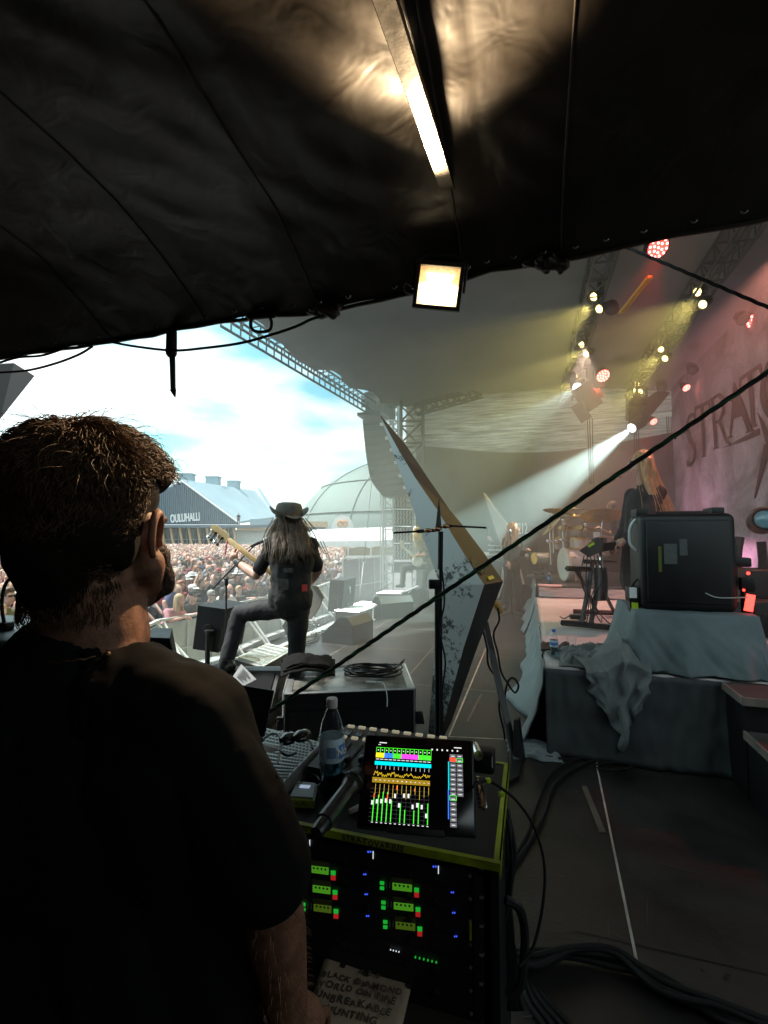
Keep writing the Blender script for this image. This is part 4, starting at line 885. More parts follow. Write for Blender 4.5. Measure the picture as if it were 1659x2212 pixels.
# ================================================================ risers with drapes
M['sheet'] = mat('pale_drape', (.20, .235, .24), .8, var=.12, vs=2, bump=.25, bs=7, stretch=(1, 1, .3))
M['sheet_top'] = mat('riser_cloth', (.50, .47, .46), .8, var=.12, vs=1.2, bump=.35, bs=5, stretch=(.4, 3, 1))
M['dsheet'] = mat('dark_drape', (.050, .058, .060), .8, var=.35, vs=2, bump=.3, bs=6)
H1, H2 = .62, .80
rs = thing('keyboard_riser', 'low riser under the keyboards, pale cloth on top and draped sides', 'riser', S(6, 1.8))
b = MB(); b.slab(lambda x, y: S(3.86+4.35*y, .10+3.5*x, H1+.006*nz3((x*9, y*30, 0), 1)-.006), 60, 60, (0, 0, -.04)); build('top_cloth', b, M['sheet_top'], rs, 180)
def skirt(name, p0, p1, z1, m, par, out, fold=.05, wl=7, n=90, flare=.12, z0=.0, seed=0, thk=.01):
    b = MB(); d = p1-p0; nn = V(out).normalized()
    def fn(x, y):
        y = 1-y; f = (.4*math.sin(x*d.length*wl+5*nz3((x*4, seed, 0)))+1.5*nz3((x*d.length*1.7, y*.8, seed))+.7*nz3((x*d.length*4.3, y*.9, seed+5)))*fold*(.15+y)
        hem = 0 if y < 1 else 0
        fl_ = flare+(.20*math.exp(-((x-.74)/.07)**2)+.12*math.exp(-((x-.46)/.05)**2) if z0 == .004 else 0)
        return p0+d*x+nn*(.012+f+fl_*y**2.2+.02*nz3((x*20, y*4, seed)))+V((0, 0, z1-(z1-z0)*y+hem))
    b.slab(fn, n, 16, -nn*thk); return build(name, b, m, par, 180)
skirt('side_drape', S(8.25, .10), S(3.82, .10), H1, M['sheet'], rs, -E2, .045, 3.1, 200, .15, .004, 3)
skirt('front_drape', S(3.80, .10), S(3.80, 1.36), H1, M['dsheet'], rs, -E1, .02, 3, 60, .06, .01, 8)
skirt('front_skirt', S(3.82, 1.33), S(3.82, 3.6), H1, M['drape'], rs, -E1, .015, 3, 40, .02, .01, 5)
for (t_, s_, lt, ls, sd) in ((3.80, .02, .15, .20, 1),):   # cloth puddled on the deck
    b = MB()
    def pud(x, y):
        a = (x-.5)*2; c = (y-.5)*2; k = max(0, 1-a*a-c*c)**.35; p = S(t_+a*lt*(1+.25*nz3((a*2, c*2, sd))), s_+c*ls*(1+.3*nz3((c*2, a*2, sd+3)))); return p+V((0, 0, .004+k*(.012+.06*max(0, ridged(V((a*1.3, c*1.3, sd)), 2)))))
    b.slab(pud, 50, 44, (0, 0, .004)); build('puddled_hem', b, M['sheet'], rs, 180)
ds = thing('drum_riser', 'drum riser with a dark top and grey front cloth, behind the pink-lit keyboard riser', 'riser', S(9.5, 1.4))
b = MB(); b.prism([S(8.28, .12, H2-.05), S(8.28, 3.4, H2-.05), S(11.6, 3.4, H2-.05), S(11.6, .12, H2-.05)], (0, 0, .05)); build('riser_top', b, M['deck'], ds, None)
skirt('front_cloth', S(8.26, .14), S(8.26, 3.4), H2-.03, M['sheet_top'], ds, -E1, .015, 2, 60, .03, H1+.01, 4)
skirt('side_drape', S(11.6, .10), S(8.24, .10), H2, M['sheet'], ds, -E2, .06, 7, 90, .2, .01, 9)
# stairs
st = thing('stair_unit', 'black wooden steps with light-edged treads at the right of the riser', 'steps', S(3.4, 2.0))
M['tread'] = mat('step_top', (.06, .055, .05), .6, var=.4, vs=4); M['tedge'] = mat('step_edge', (.20, .17, .15), .6, var=.3)
for i, (z, ty) in enumerate(((.62, 3.80), (.42, 3.48), (.21, 3.16))):
    s0 = 1.24-.03*i*0; t0, t1 = ty-.34, ty-.02
    b = MB(); b.prism([S(t0, s0, z-.04), S(t0, 2.5, z-.04), S(t1, 2.5, z-.04), S(t1, s0, z-.04)], (0, 0, .04)); tr = build('tread', b, M['tread'], st, None)
    b = MB(); b.prism([S(t0-.012, s0-.012, z-.045), S(t0-.012, 2.5, z-.045), S(t0, 2.5, z-.045), S(t0, s0, z-.045)], (0, 0, .048)); b.prism([S(t0, s0-.012, z-.045), S(t0, s0, z-.045), S(t1, s0, z-.045), S(t1, s0-.012, z-.045)], (0, 0, .048)); build('edge_strip', b, M['tedge'], tr, None)
    b = MB(); b.prism([S(t0+.02, s0+.01, 0), S(t0+.02, 2.5, 0), S(t0+.05, 2.5, 0), S(t0+.05, s0+.01, 0)], (0, 0, z-.04)); b.prism([S(t0+.05, s0+.01, 0), S(t0+.05, s0+.05, 0), S(t1, s0+.05, 0), S(t1, s0+.01, 0)], (0, 0, z-.04)); build('riser_board', b, M['black'], st, None)
# draped plinth, big case
BX = 3.92
pl = thing('draped_plinth', 'low plinth under a dark blue-grey cloth carrying the big black transit case', 'plinth', S(4.2, 1.0, H1))
b = MB()
x0, x1, y0, y1, zt = .74, 1.52, BX, BX+.75, 1.045
def plf(x, y):      # cloth over a box: unrolled sheet from the front floor edge over the top to the back
    dx = x0-.16+(x1-x0+.26)*x
    if y < .4: q = y/.4; t = y0-.10+.10*q**1.5+(.03*math.sin(x*13+4*nz3((x*4, 0, 0)))+.06*nz3((x*5, q*1.5, 4))+.03*abs(nz3((x*11+q*3, q*2, 9))))*(1-q); z = H1+.01+(zt-H1)*q
    else: q = (y-.4)/.6; t = y0+(y1-y0)*q; z = zt
    e = max(0, (x0-dx)/.16); e2 = max(0, (dx-x1)/.1)
    z -= (zt-H1-.02)*min(1, (e*1.0)**.8 if e > 0 else 0)+(zt-H1)*min(1, e2)**.8 if (e > 0 or e2 > 0) else 0
    z = max(z, H1+.008); return S(t+.02*nz3((x*6, y*5, 3)), dx-.05*e*math.sin(y*11), z+.012*nz3((x*7, y*7, 1)))
b.slab(plf, 70, 50, (0, 0, .008)); build('plinth_cloth', b, [mat('blue_grey_cloth', (.13, .17, .18), .75, var=.3, vs=1.5, bump=.4, bs=5)], pl, 180)
b = MB(); b.prism([S(y0+.05, x0+.03, H1), S(y0+.05, x1-.03, H1), S(y1, x1-.03, H1), S(y1, x0+.03, H1)], (0, 0, zt-H1-.02)); build('plinth_box', b, M['black'], pl, None)
M['case'] = mat('transit_case', (.006, .006, .006), .5, var=.4, vs=5, bump=.06, bs=120)
tcs = thing('transit_case', 'large black moulded transit case with latches and pale stickers, standing on the draped plinth', 'transit case', S(4.3, 1.0, zt))
cw, chh, cdp = .63, .72, .42; cc = S(BX+.08+cdp/2, .80+cw/2, zt+chh/2+.01)
b = MB(); b.box(cc, (cw, cdp, chh), RS, .05, 4); b.box(cc-E1*(cdp/2), (cw*.86, .03, chh*.84), RS, .012, 2); tc_ = build('case_shell', b, M['case'], tcs, 40)
b = MB(); 
for q in (-.27, .24): b.box(cc+E2*q+V((0, 0, chh/2+.012)), (.085, cdp*.5, .07), RS, .01)
b.box(cc+V((0, 0, chh/2+.006))-E1*.1, (cw*.55, .05, .03), RS, .008); b.box(cc+E2*(cw/2+.03)-E1*.1, (.16, .10, .07), RS, .015); b.box(cc+E2*(cw/2-.01)-E1*.05, (.06, .2, .36), RS, .01); build('hinge_block', b, M['case'], tcs)
for q, hz2 in ((.20, .2), (-.26, .2)):
    h0 = cc-E2*(cw/2+.005)-E1*.12+V((0, 0, q)); b = MB(); b.tube(spline([h0+V((0, 0, .12)), h0+V((0, 0, .10))-E2*.02, h0+V((0, 0, .04))-E2*.045, h0+V((0, 0, -.06))-E2*.045, h0+V((0, 0, -.10))-E2*.02, h0+V((0, 0, -.12))], 4), .011, 6); build('side_handle', b, M['galv'] if q > 0 else M['case'], tcs)
b = MB(); h0 = cc-E2*(cw/2+.03)-E1*.08+V((0, 0, -.26)); b.box(h0, (.09, .16, .12), RS, .015); b.box(h0+V((0, 0, -.10)), (.07, .12, .10), RS, .01); build('latch', b, M['case'], tcs)
f_ = cc-E1*(cdp/2+.016); M['lime'] = mat('lime_tape', (.42, .60, .02), .55, var=.15, vs=20); M['sticker'] = mat('grey_sticker', (.085, .09, .085), .6, var=.15, vs=30)
for (x, z, w_, h_, m) in ((-.185, .02, .022, .19, 'lime'), (-.115, .06, .085, .15, 'sticker'), (-.03, .11, .05, .12, 'sticker')):
    build('tape_strip' if m == 'lime' else 'sticker', MB().box(f_+E2*x+V((0, 0, z)), (w_, .004, h_), RS), mat('dark_lime_tape', (.09, .11, .012), .6) if m == 'lime' else M[m], tcs, None)  # front strip is a darker lime than the other tape
build('tape_strip', MB().box(cc-E2*(cw/2+.035)-E1*.165+V((0, 0, -.34)), (.045, .006, .05), RS), M['lime'], tcs, None)
b = MB(); b.box(cc-E2*(cw/2+.045)-E1*.165+V((0, 0, -.24)), (.05, .004, .08), RS); build('paper_label', b, M['white'], tcs, None)
b = MB(); b.tube(spline([f_+E2*.1+V((0, 0, -.22)), f_-E1*.01+E2*.18+V((0, 0, -.25)), f_-E1*.01+E2*.36+V((0, 0, -.24))], 6), .004, 5); tag(build('thin_cable', b, M['galv']), 'thin grey cable sagging across the front of the transit case', 'cable')
tg_ = thing('red_lit_gadget', 'small device with red-lit face and red indicator beside the transit case', 'device', S(4.2, 1.65, 1.0))
b = MB(); q = S(BX+.14, 1.50, 1.13); b.box(q, (.07, .06, .16), RS, .008); b.box(q+V((0, 0, .13)), (.09, .06, .10), RS, .01); build('device_body', b, M['black'], tg_)
build('red_face', MB().box(q-E1*.033+V((0, 0, -.0)), (.055, .004, .12), RS @ Matrix.Rotation(R(10), 3, 'Y')), M['lr'], tg_, None)
b = MB(); b.ell(q+V((0, 0, .21))-E1*.03, .012, None, 8, 5); b.ell(q+V((.0, 0, .09))-E1*.04-E2*.035, .009, None, 8, 5); build('red_indicator', b, M['lr'], tg_)
# far amp / round fixtures at the right edge
mv = thing('floor_moving_head', 'dark moving head lamp with a bluish lens, cut by the right edge of the picture', 'stage light', W(1655, 1200, 5.2))
p = W(1652, 1122, 5.2); d = V((-.5, -.85, .1)).normalized(); r = axes(d)
b = MB(); b.lathe([(.08, -.30), (.14, -.24), (.15, -.05), (.12, .02), (.10, .0)], p, r, 22); build('lamp_head', b, M['blackm'], mv)
build('lens', MB().ell(p, (.10, .10, .04), r, 18, 8), mat('blue_lens', (.12, .35, .42), .08, spec=1), mv, 180)
b = MB(); b.tube(spline([W(1598, 1160, 5.3), W(1592, 1215, 5.3), W(1606, 1258, 5.3), W(1632, 1262, 5.3), W(1648, 1230, 5.3), W(1644, 1170, 5.3)], 6), .045, 8); build('yoke', b, M['blackm'], mv)
b = MB(); b.box(W(1650, 1290, 5.3), (.5, .4, .34), None, .03); build('base', b, M['blackm'], mv); build('red_indicator', MB().ell(W(1640, 1247, 5.05), .022), M['lr'], mv)
bk = thing('equipment_pile', 'dark pile of backstage equipment below the backdrop at the right edge', 'equipment', W(1640, 1330, 4.8))
b = MB(); b.box(W(1625, 1330, 4.9), (.7, .5, .35), RS, .03); b.box(W(1660, 1290, 5.1), (.6, .5, .6), RS, .03); build('case_body', b, M['black'], bk)
b = MB()
for k in range(6): b.tube(spline([W(1600+k*12, 1315+k*3, 4.5), W(1610+k*9, 1340-k*2, 4.45), W(1605+k*12, 1370, 4.4)], 5), .006, 5)
build('dangling_leads', b, M['black'], bk)
# things on the riser
def on1(u, v): return G(u, v, H1+.01)
M['pet'] = mat('clear_plastic', (.92, .97, 1), .05, trans=1, spec=.5); M['pet'].node_tree.nodes['Principled BSDF'].inputs['IOR'].default_value = 1.2
def bottle(loc, h, r, label, wl, capm, lab_txt=None, labm=None, group=None, watm=None):
    t = thing('water_bottle', label, 'bottle', loc, group)
    prof = [(.0, .0), (r*.75, .0), (r*.95, .02*h), (r, .07*h), (r*.93, .28*h), (r*.99, .33*h), (r, .36*h), (r, .60*h), (r*.98, .66*h), (r*.80, .76*h), (r*.50, .86*h), (r*.40, .89*h), (r*.40, .93*h)]
    build('bottle_wall', MB().lathe(prof+[(r*.37, .93*h)]+[(max(0, a-.0012), z+.001) for a, z in prof[::-1]], loc, None, 28), M['pet'], t, 50)
    wp = [(0, .005)]+[(a-.0016, max(z, .004)) for a, z in prof if z < wl*h]+[(r*.92, wl*h), (0, wl*h)]
    build('water', MB().lathe(wp, loc, None, 28), watm or M['pet'], t, 50)
    build('cap', MB().lathe([(r*.43, .90*h), (r*.46, .905*h), (r*.46, .985*h), (r*.40, h), (0, h)], loc, None, 24), capm, t)
    build('paper_label', MB().lathe([(r+.0006, .36*h), (r+.0012, .365*h), (r+.0012, .60*h), (r+.0006, .605*h)], loc, None, 28), labm or M['white'], t, 50)
    return t
M['capb'] = mat('blue_cap', (.05, .20, .55), .4); M['capw'] = mat('pale_cap', (.62, .52, .50), .45); M['water'] = mat('water', (.55, .82, .95), .02, trans=1); M['labelb'] = mat('blue_label', (.10, .25, .60), .5); M['lab'] = mat('paper_label', (.60, .72, .80), .55, var=.15, vs=60)
p = on1(1197, 1418); bt = bottle(p, .22, .032, 'small water bottle with a blue cap standing on the riser corner', .35, M['capb'], watm=M['water'], labm=M['lab'])
build('label_print', MB().lathe([(.0338, .095), (.0342, .096), (.0342, .118), (.0338, .119)], p, None, 28), M['labelb'], bt, 50)
p = on1(1235, 1406); cu = thing('beer_cup', 'clear plastic cup with an inch of beer on the riser', 'cup', p)
build('cup_wall', MB().lathe([(0, .0), (.027, 0), (.040, .115), (.0385, .115), (.0265, .002), (0, .002)], p, None, 24), M['pet'], cu, 50)
build('beer', MB().lathe([(0, .003), (.0262, .003), (.0298, .042), (0, .042)], p, None, 24), mat('beer', (.75, .36, .04), .05, alpha=None), cu, 50)
def cloth_heap(name, pts, rad, m, label, cat, vox=.01, amp=.03, sc_=14, seed=1, parent=None):
    b = MB()
    for a, c in zip(pts, pts[1:]): b.cap(a, c, rad, rad*.9)
    me = blob_mesh(b, vox, 2); wrinkle(me, amp, sc_, seed); me.materials.clear(); o = link_mesh(name, me, m, parent, 180)
    return tag(o, label, cat) if parent is None else o
b = MB(); b.slab(lambda x, y: on1(1168+62*x, 1398+14*y)+V((0, 0, .02+.018*nz3((x*5, y*3, 0), 1.5, 3)+.02*math.sin(x*9)*(1-y))), 24, 10, (0, 0, .012))
tag(build('folded_black_cloth', b, mat('wine_black_cloth', (.035, .02, .022), .8), smooth=180), 'dark folded cloth lying behind the small bottle on the riser', 'cloth')
# bundled fabric spilling over the riser front
fb = thing('bundled_fabric', 'crumpled pale grey fabric bundle spilling over the front of the riser', 'fabric', S(3.75, .75, H1))
M['bund'] = mat('bundle_fabric', (.15, .17, .165), .7, var=.25, vs=5, bump=.25, bs=9)
b = MB()
def heap(x, y):
    a = (x-.5)*2; c = (y-.5)*2; k = max(0, 1-a*a-c*c)**.4; p = S(4.10+a*.24*(1+.3*nz3((a*2, c*2, 4))), .47+c*.26*(1+.3*nz3((c*2, a*2, 7)))); return p+V((.03*nz3((a*4, c*4, 1)), .03*nz3((a*4, c*4, 9)), H1+.006+k*(.03+.12*max(0, ridged(V((a*1.7, c*1.7, 2)))))))
b.slab(heap, 80, 80, (0, 0, .005)); build('crumple', b, M['bund'], fb, 180)
def fall(x, y):
    q = y; r_ = ridged(V((x*2.0+.3*q, q*.8+x, 3)), 2); t = 4.0-.235*min(1, q*3.2)-.06*r_*min(1, q*5)-.02*math.sin(x*18+q*5); s = .33+.50*x*(1-.42*q)+.12*q+.05*nz3((x*5, q*5, 6)); z = H1+.05+.17*math.exp(-((x-.62)/.25)**2)*(1-q)-.52*max(0, q-.16)*(.62+.45*math.exp(-((x-.5)/.3)**2))
    return S(t, s, max(.1, z+.05*r_*(1-q*.5)))
b = MB(); b.slab(fall, 110, 90, E1*.006); build('hanging_fold', b, M['bund'], fb, 180)
b = MB(); b.tube(spline([S(3.72, .60, .42), S(3.70, .62, .25), S(3.72, .59, .12)], 5), [.022]*3+[.026]*4+[.030]*3+[.02], 8); build('loose_strap', b, M['bund'], fb)
# ================================================================ stage people
M['hair_b'] = mat('long_brown_hair', (.10, .06, .032), .5, var=.5, vs=40, stretch=(1, 1, .2), bump=.5, bs=60)
M['hair_y'] = mat('long_blond_hair', (.55, .40, .16), .5, var=.4, vs=40, stretch=(1, 1, .2), bump=.5, bs=60)
M['hair_r'] = mat('reddish_blond_hair', (.50, .27, .13), .5, var=.4, vs=40, stretch=(1, 1, .2), bump=.5, bs=60)
M['hair_d'] = mat('dark_hair', (.05, .035, .025), .5, var=.4, vs=40)
M['vest'] = mat('worn_dark_vest', (.016, .017, .016), .85, var=.4, vs=9, bump=.15, bs=90)
M['maple'] = mat('maple_wood', (.58, .42, .20), .35, var=.15, vs=12)
M['cream'] = mat('cream_lacquer', (.75, .72, .62), .3)
M['chrome'] = mat('chrome', (.75, .75, .74), .16, 1)
M['gold'] = mat('brass', (.62, .42, .14), .3, 1, var=.2, vs=12)
M['drumw'] = mat('drum_shell', (.60, .57, .53), .3, var=.06)
M['grey_cl'] = mat('grey_cloth', (.12, .12, .12), .85, var=.2, vs=8, bump=.2, bs=30)
def band_person(name_lab, J, k, hd, fwd_head, cat='person', voxel=.009, sleeves=.75, shirt='jersey', pants='denim_b', hair=None, legs=True, skin='skin', hair_pts=None, shoes='boot'):
    o = None; b = MB(); P = head_mb(b, J['head'], fwd_head, k); torso(b, J, .93*k); b.cap(J['neck']-V((0, 0, .05)), J['head']-V((0, 0, .03)), .055*k, .055*k); limbs(b, J, k, legs, True)
    me = blob_mesh(b, voxel, 3); me.materials.clear(); base = V((J['pelvis'].x, J['pelvis'].y, min(J['anL'].z, J['anR'].z)-.08) if legs else J['pelvis'])
    me.transform(Matrix.Translation(-base)); o = bpy.data.objects.new('person', me); C.objects.link(o); o.location = base; o['_w'] = 1; me.materials.append(M[skin]); me.polygons.foreach_set('use_smooth', [True]*len(me.polygons)); tag(o, name_lab, 'person')
    b = MB(); torso(b, J, k, .013)
    for s in 'LR':
        if sleeves: b.cap(J['sh'+s], J['sh'+s].lerp(J['el'+s], min(1, sleeves)), .064*k, .060*k)
        if sleeves > 1: b.cap(J['el'+s], J['el'+s].lerp(J['wr'+s], sleeves-1), .056*k, .046*k)
    me = blob_mesh(b, .012, 3); wrinkle(me, .013, 9, 2); me.materials.clear(); link_mesh('shirt', me, M[shirt], o, 180)
    if legs:
        b = MB(); b.ell(J['pelvis']-V((0, 0, .04)), (.165*k, .135*k, .13*k))
        for s in 'LR': b.cap(J['hip'+s], J['kn'+s], .095*k, .070*k); b.cap(J['kn'+s], J['kn'+s].lerp(J['an'+s], .4), .070*k, .070*k); b.cap(J['kn'+s].lerp(J['an'+s], .4), J['an'+s], .070*k, .060*k)
        me = blob_mesh(b, .014, 3); wrinkle(me, .011, 7, 7, (1.6, 1.2, 1)); me.materials.clear(); link_mesh('trousers', me, M[pants], o, 180)
        for s in 'LR':
            b = MB(); a, t = J['an'+s], J['toe'+s]; b.cap(a+V((0, 0, .02)), a+V((0, 0, -.04)), .062*k, .05*k); b.cap(a-(t-a)*.25+V((0, 0, -.045)), t, .046*k, .042*k); b.cap(a.lerp(t, .4), t+(t-a)*.05, .045*k, .040*k); blob('shoe', b, .01, M[shoes], o)
    if hair:
        b = MB(); r = facing(fwd_head); c = J['head']; b.ell(c+r @ V((0, .024*k, .035*k)), (.088*k, .102*k, .098*k), r)
        for pts, ra, rb in hair_pts:
            n = len(pts)
            for i in range(n-1): b.cap(pts[i], pts[i+1], ra+(rb-ra)*i/(n-1), ra+(rb-ra)*(i+1)/(n-1))
        me = blob_mesh(b, .010, 2); wrinkle(me, .014, 26, 3, (1, 1, .25)); me.materials.clear(); h = link_mesh('hair', me, M[hair], o, 180)
        rr = random.Random(5); b = MB()
        for pts, ra, rb in hair_pts:
            for q in range(26):
                off = V((rr.gauss(0, 1), rr.gauss(0, 1), 0)); pp = spline([p+off*(ra*.75+.012*i)+V((rr.gauss(0, .008), 0, 0)) for i, p in enumerate(pts)], 4); pp.append(pp[-1]+V((rr.gauss(0, .012), 0, -.05))); b.tube(pp, [.0035]*(len(pp)-1)+[.0008], 3)
        build('loose_strands', b, M[hair], h, 180, fix=False)
    return o, P
# ---- bass player, back to the viewer, one boot on a wedge
Wp = W; J = dict(head=Wp(624, 1124, 4.42), neck=Wp(628, 1160, 4.37), chest=Wp(630, 1212, 4.33), pelvis=Wp(627, 1296, 4.34),
 shL=Wp(590, 1178, 4.36), shR=Wp(668, 1180, 4.34), elL=Wp(553, 1243, 4.42), wrL=Wp(509, 1212, 4.66), elR=Wp(686, 1232, 4.44), wrR=Wp(668, 1262, 4.70),
 hipL=Wp(606, 1312, 4.36), knL=Wp(517, 1326, 4.42), anL=Wp(489, 1432, 4.34), toeL=Wp(452, 1447, 4.44), hipR=Wp(646, 1312, 4.34), knR=Wp(640, 1408, 4.42), anR=Wp(644, 1505, 4.36), toeR=Wp(638, 1532, 4.52))
J['hdL'] = Wp(497, 1186, 4.72)-J['wrL']; J['huL'] = V((-.6, -.4, .3)); J['curlL'] = .85; J['hdR'] = V((-.7, .3, -.5))
bp, P_ = band_person('bass player in patched vest and cowboy hat, back turned, one boot on a wedge', J, 1.10, None, (-.45, .9, 0), voxel=.007, sleeves=.78, shirt='jersey', hair='hair_b',
 hair_pts=[([J['head']+V((x*.5, -.055, .02)), J['head']+V((x, -.085, -.12)), J['chest']+V((x*1.1, -.135, .10)), J['chest']+V((x*1.15, -.145, .0+abs(x)*.5))], .052, .030) for x in (-.105, -.04, .035, .105, .15)]+[([J['head']+V((-.08, .03, 0)), J['head']+V((-.125, .0, -.13)), J['head']+V((-.12, -.04, -.24))], .04, .03)])
b = MB(); torso(b, J, 1.08, .030); b.ell(J['pelvis']+V((0, 0, .03)), (.21, .16, .16)); b.cap(J['chest'], J['pelvis'], .17, .18)
me = blob_mesh(b, .011, 2); wrinkle(me, .010, 10, 5); me.materials.clear(); vs_ = link_mesh('vest', me, M['vest'], bp, 180)
M['patch'] = mat('faded_patch', (.075, .08, .075), .8, var=.6, vs=40)
for (u, v, w_, h_, c) in ((621, 1205, .075, .022, 'patch'), (622, 1232, .075, .035, 'patch'), (612, 1263, .085, .085, 'patch'), (658, 1270, .045, .055, 'redp')):
    if c == 'redp': M['redp'] = mat('red_patch', (.65, .06, .05), .7)
    build('vest_patch', MB().box(W(u, v, 4.115 if u < 650 else 4.15), (w_, .012, h_), rotz(.04 if u < 650 else .35)), M[c], vs_, None)
hh = J['head']+V((0, 0, .045)); b = MB(); r = facing((-.45, .9, .10))
b.lathe([(.124, -.02), (.128, .04), (.120, .085), (.104, .112), (.06, .124), (.015, .116), (0, .114)], hh, r, 26); hat = build('hat_crown', b, mat('worn_felt', (.10, .095, .08), .8, var=.3, vs=12), bp, 180)
b = MB(); b.sheet(lambda x, y: hh+r @ V(((.118+.060*y)*math.cos(6.2832*x), (.126+.075*y)*math.sin(6.2832*x), .006+.075*y*y*abs(math.cos(6.2832*x))**1.5-.028*y*abs(math.sin(6.2832*x)))), 48, 5); b2 = MB(); b2.v = b.v[:]; b2.f = b.f[:]; b2.m = b.m[:]
b2 = MB(); b2.slab(lambda x, y: hh+r @ V(((.118+.060*y)*math.cos(6.2832*x), (.126+.075*y)*math.sin(6.2832*x), .006+.075*y*y*abs(math.cos(6.2832*x))**1.5-.028*y*abs(math.sin(6.2832*x)))), 48, 5, (0, 0, .004)); build('hat_brim', b2, hat.data.materials[0], bp, 180)
b = MB(); b.tube([J['wrL'].lerp(J['elL'], .06), J['wrL'].lerp(J['elL'], .26)], [.036, .042], 14); build('wristband', b, M['black'], bp)
# bass guitar
bg_ = thing('bass_guitar', 'pale maple-necked bass guitar held up by the player with the hat', 'bass guitar', W(620, 1275, 4.72))
nA, nB_ = W(492, 1165, 4.80), W(618, 1262, 4.64); nd = (nB_-nA).normalized(); fr_ = Matrix([list(nd), list((V((0, -1, 0))-nd*V((0, -1, 0)).dot(nd)).normalized()), list(nd.cross((V((0, -1, 0))-nd*V((0, -1, 0)).dot(nd)).normalized()))]).transposed()
b = MB(); b.box((nA+nB_)/2, ((nB_-nA).length, .022, .052), fr_, .006); build('neck', b, M['maple'], bg_)
b = MB(); b.box((nA+nB_)/2-fr_ @ V((0, -.013, 0)) if False else (nA+nB_)/2+fr_ @ V((0, -.014, 0)), ((nB_-nA).length*.98, .006, .050), fr_); build('fretboard', b, mat('rosewood', (.10, .05, .03), .5), bg_)
hp = [V((0, 0, -.026)), V((-.03, 0, -.05)), V((-.20, 0, -.045)), V((-.235, 0, -.01)), V((-.22, 0, .03)), V((-.16, 0, .055)), V((-.05, 0, .045)), V((0, 0, .026))]
b = MB(); b.prism([nA+fr_ @ (p+V((0, -.008, 0))) for p in hp], fr_ @ V((0, .018, 0))); hs_ = build('headstock', b, M['maple'], bg_)
for i in range(4):
    q = nA+fr_ @ V((-.05-.045*i, 0, 0)); b = MB(); b.cap(q+fr_ @ V((0, .012, .02)), q+fr_ @ V((0, .03, .02)), .012, .012); b.tube([q+fr_ @ V((0, .02, .02)), q+fr_ @ V((0, .02, .085))], .005, 6); b.ell(q+fr_ @ V((0, .02, .10)), (.02, .006, .017), fr_, 10, 6); build('tuning_peg', b, M['chrome'] if i % 2 else M['blackm'], hs_)
bo = nB_+nd*.16; b = MB(); prof = [(-.20, .03), (-.24, .12), (-.16, .15), (-.06, .10), (.04, .12), (.16, .17), (.24, .12), (.25, 0), (.22, -.13), (.12, -.17), (.0, -.12), (-.08, -.10), (-.17, -.12), (-.20, -.08), (-.14, -.03)]
b.prism([bo+fr_ @ V((x, -.02, z)) for x, z in prof], fr_ @ V((0, .04, 0))); build('guitar_body', b, M['cream'], bg_)
for k in range(4): build('string', MB().tube([nA+fr_ @ V((-.05-.04*k, -.02, -.018+.012*k)), bo+fr_ @ V((.15, -.03, -.018+.012*k))], .0016, 4), M['chrome'], bg_)
build('red_ribbon', MB().tube(spline([nA+fr_ @ V((0, 0, 0)), nA+V((.0, -.03, -.06)), nA+V((-.01, -.03, -.15))], 4), .007, 5), mat('red_cord', (.5, .02, .04), .6), bg_)
# microphone stand with boom
def mic_stand(label, base, top, boom0, boom1, mic_dir, tripod=.26, nm='microphone_stand'):
    t = thing(nm, label, 'microphone stand', base)
    build('pole', MB().tube([base+V((0, 0, .06)), base.lerp(top, .55)], .013, 10), M['blackm'], t); build('upper_pole', MB().tube([base.lerp(top, .5), top], .009, 10), M['chrome'] if 0 else M['blackm'], t)
    for k in range(3): a = 2.1*k+.4; build('leg', MB().tube([base+V((0, 0, .12)), base+V((tripod*math.cos(a), tripod*math.sin(a), .012))], .009, 8), M['blackm'], t)
    build('clutch', MB().cap(top-V((0, 0, .03)), top+V((0, 0, .02)), .020, .020), M['blackm'], t)
    if boom0 is not None: build('boom', MB().tube([boom0, boom1], .008, 8), M['blackm'], t); e = boom1
    else: e = top
    d = V(mic_dir).normalized(); m = build('microphone', MB().cap(e-d*.05, e+d*.10, .013, .019), M['black'], t); build('grille', MB().ell(e+d*.125, (.026, .026, .030), axes(d), 14, 8), M['galv'], m, 180)
    if boom0 is not None: build('microphone_cable', MB().tube(spline([boom1-d*.06, boom1-d*.1-V((.05, 0, .06)), boom0.lerp(boom1, .6)-V((.01, 0, .12)), boom0.lerp(boom1, .3)-V((0, 0, .05)), top], 6), .004, 5), M['black'], t)
    return t
bs_ = W(487, 1470, 4.9); mic_stand('black boom microphone stand reaching up to the bass player with the hat', V((bs_.x, 4.9, 0.0)), W(489, 1256, 4.9), W(458, 1273, 4.88), W(552, 1176, 4.95), W(574, 1158, 4.92)-W(552, 1168, 4.95))
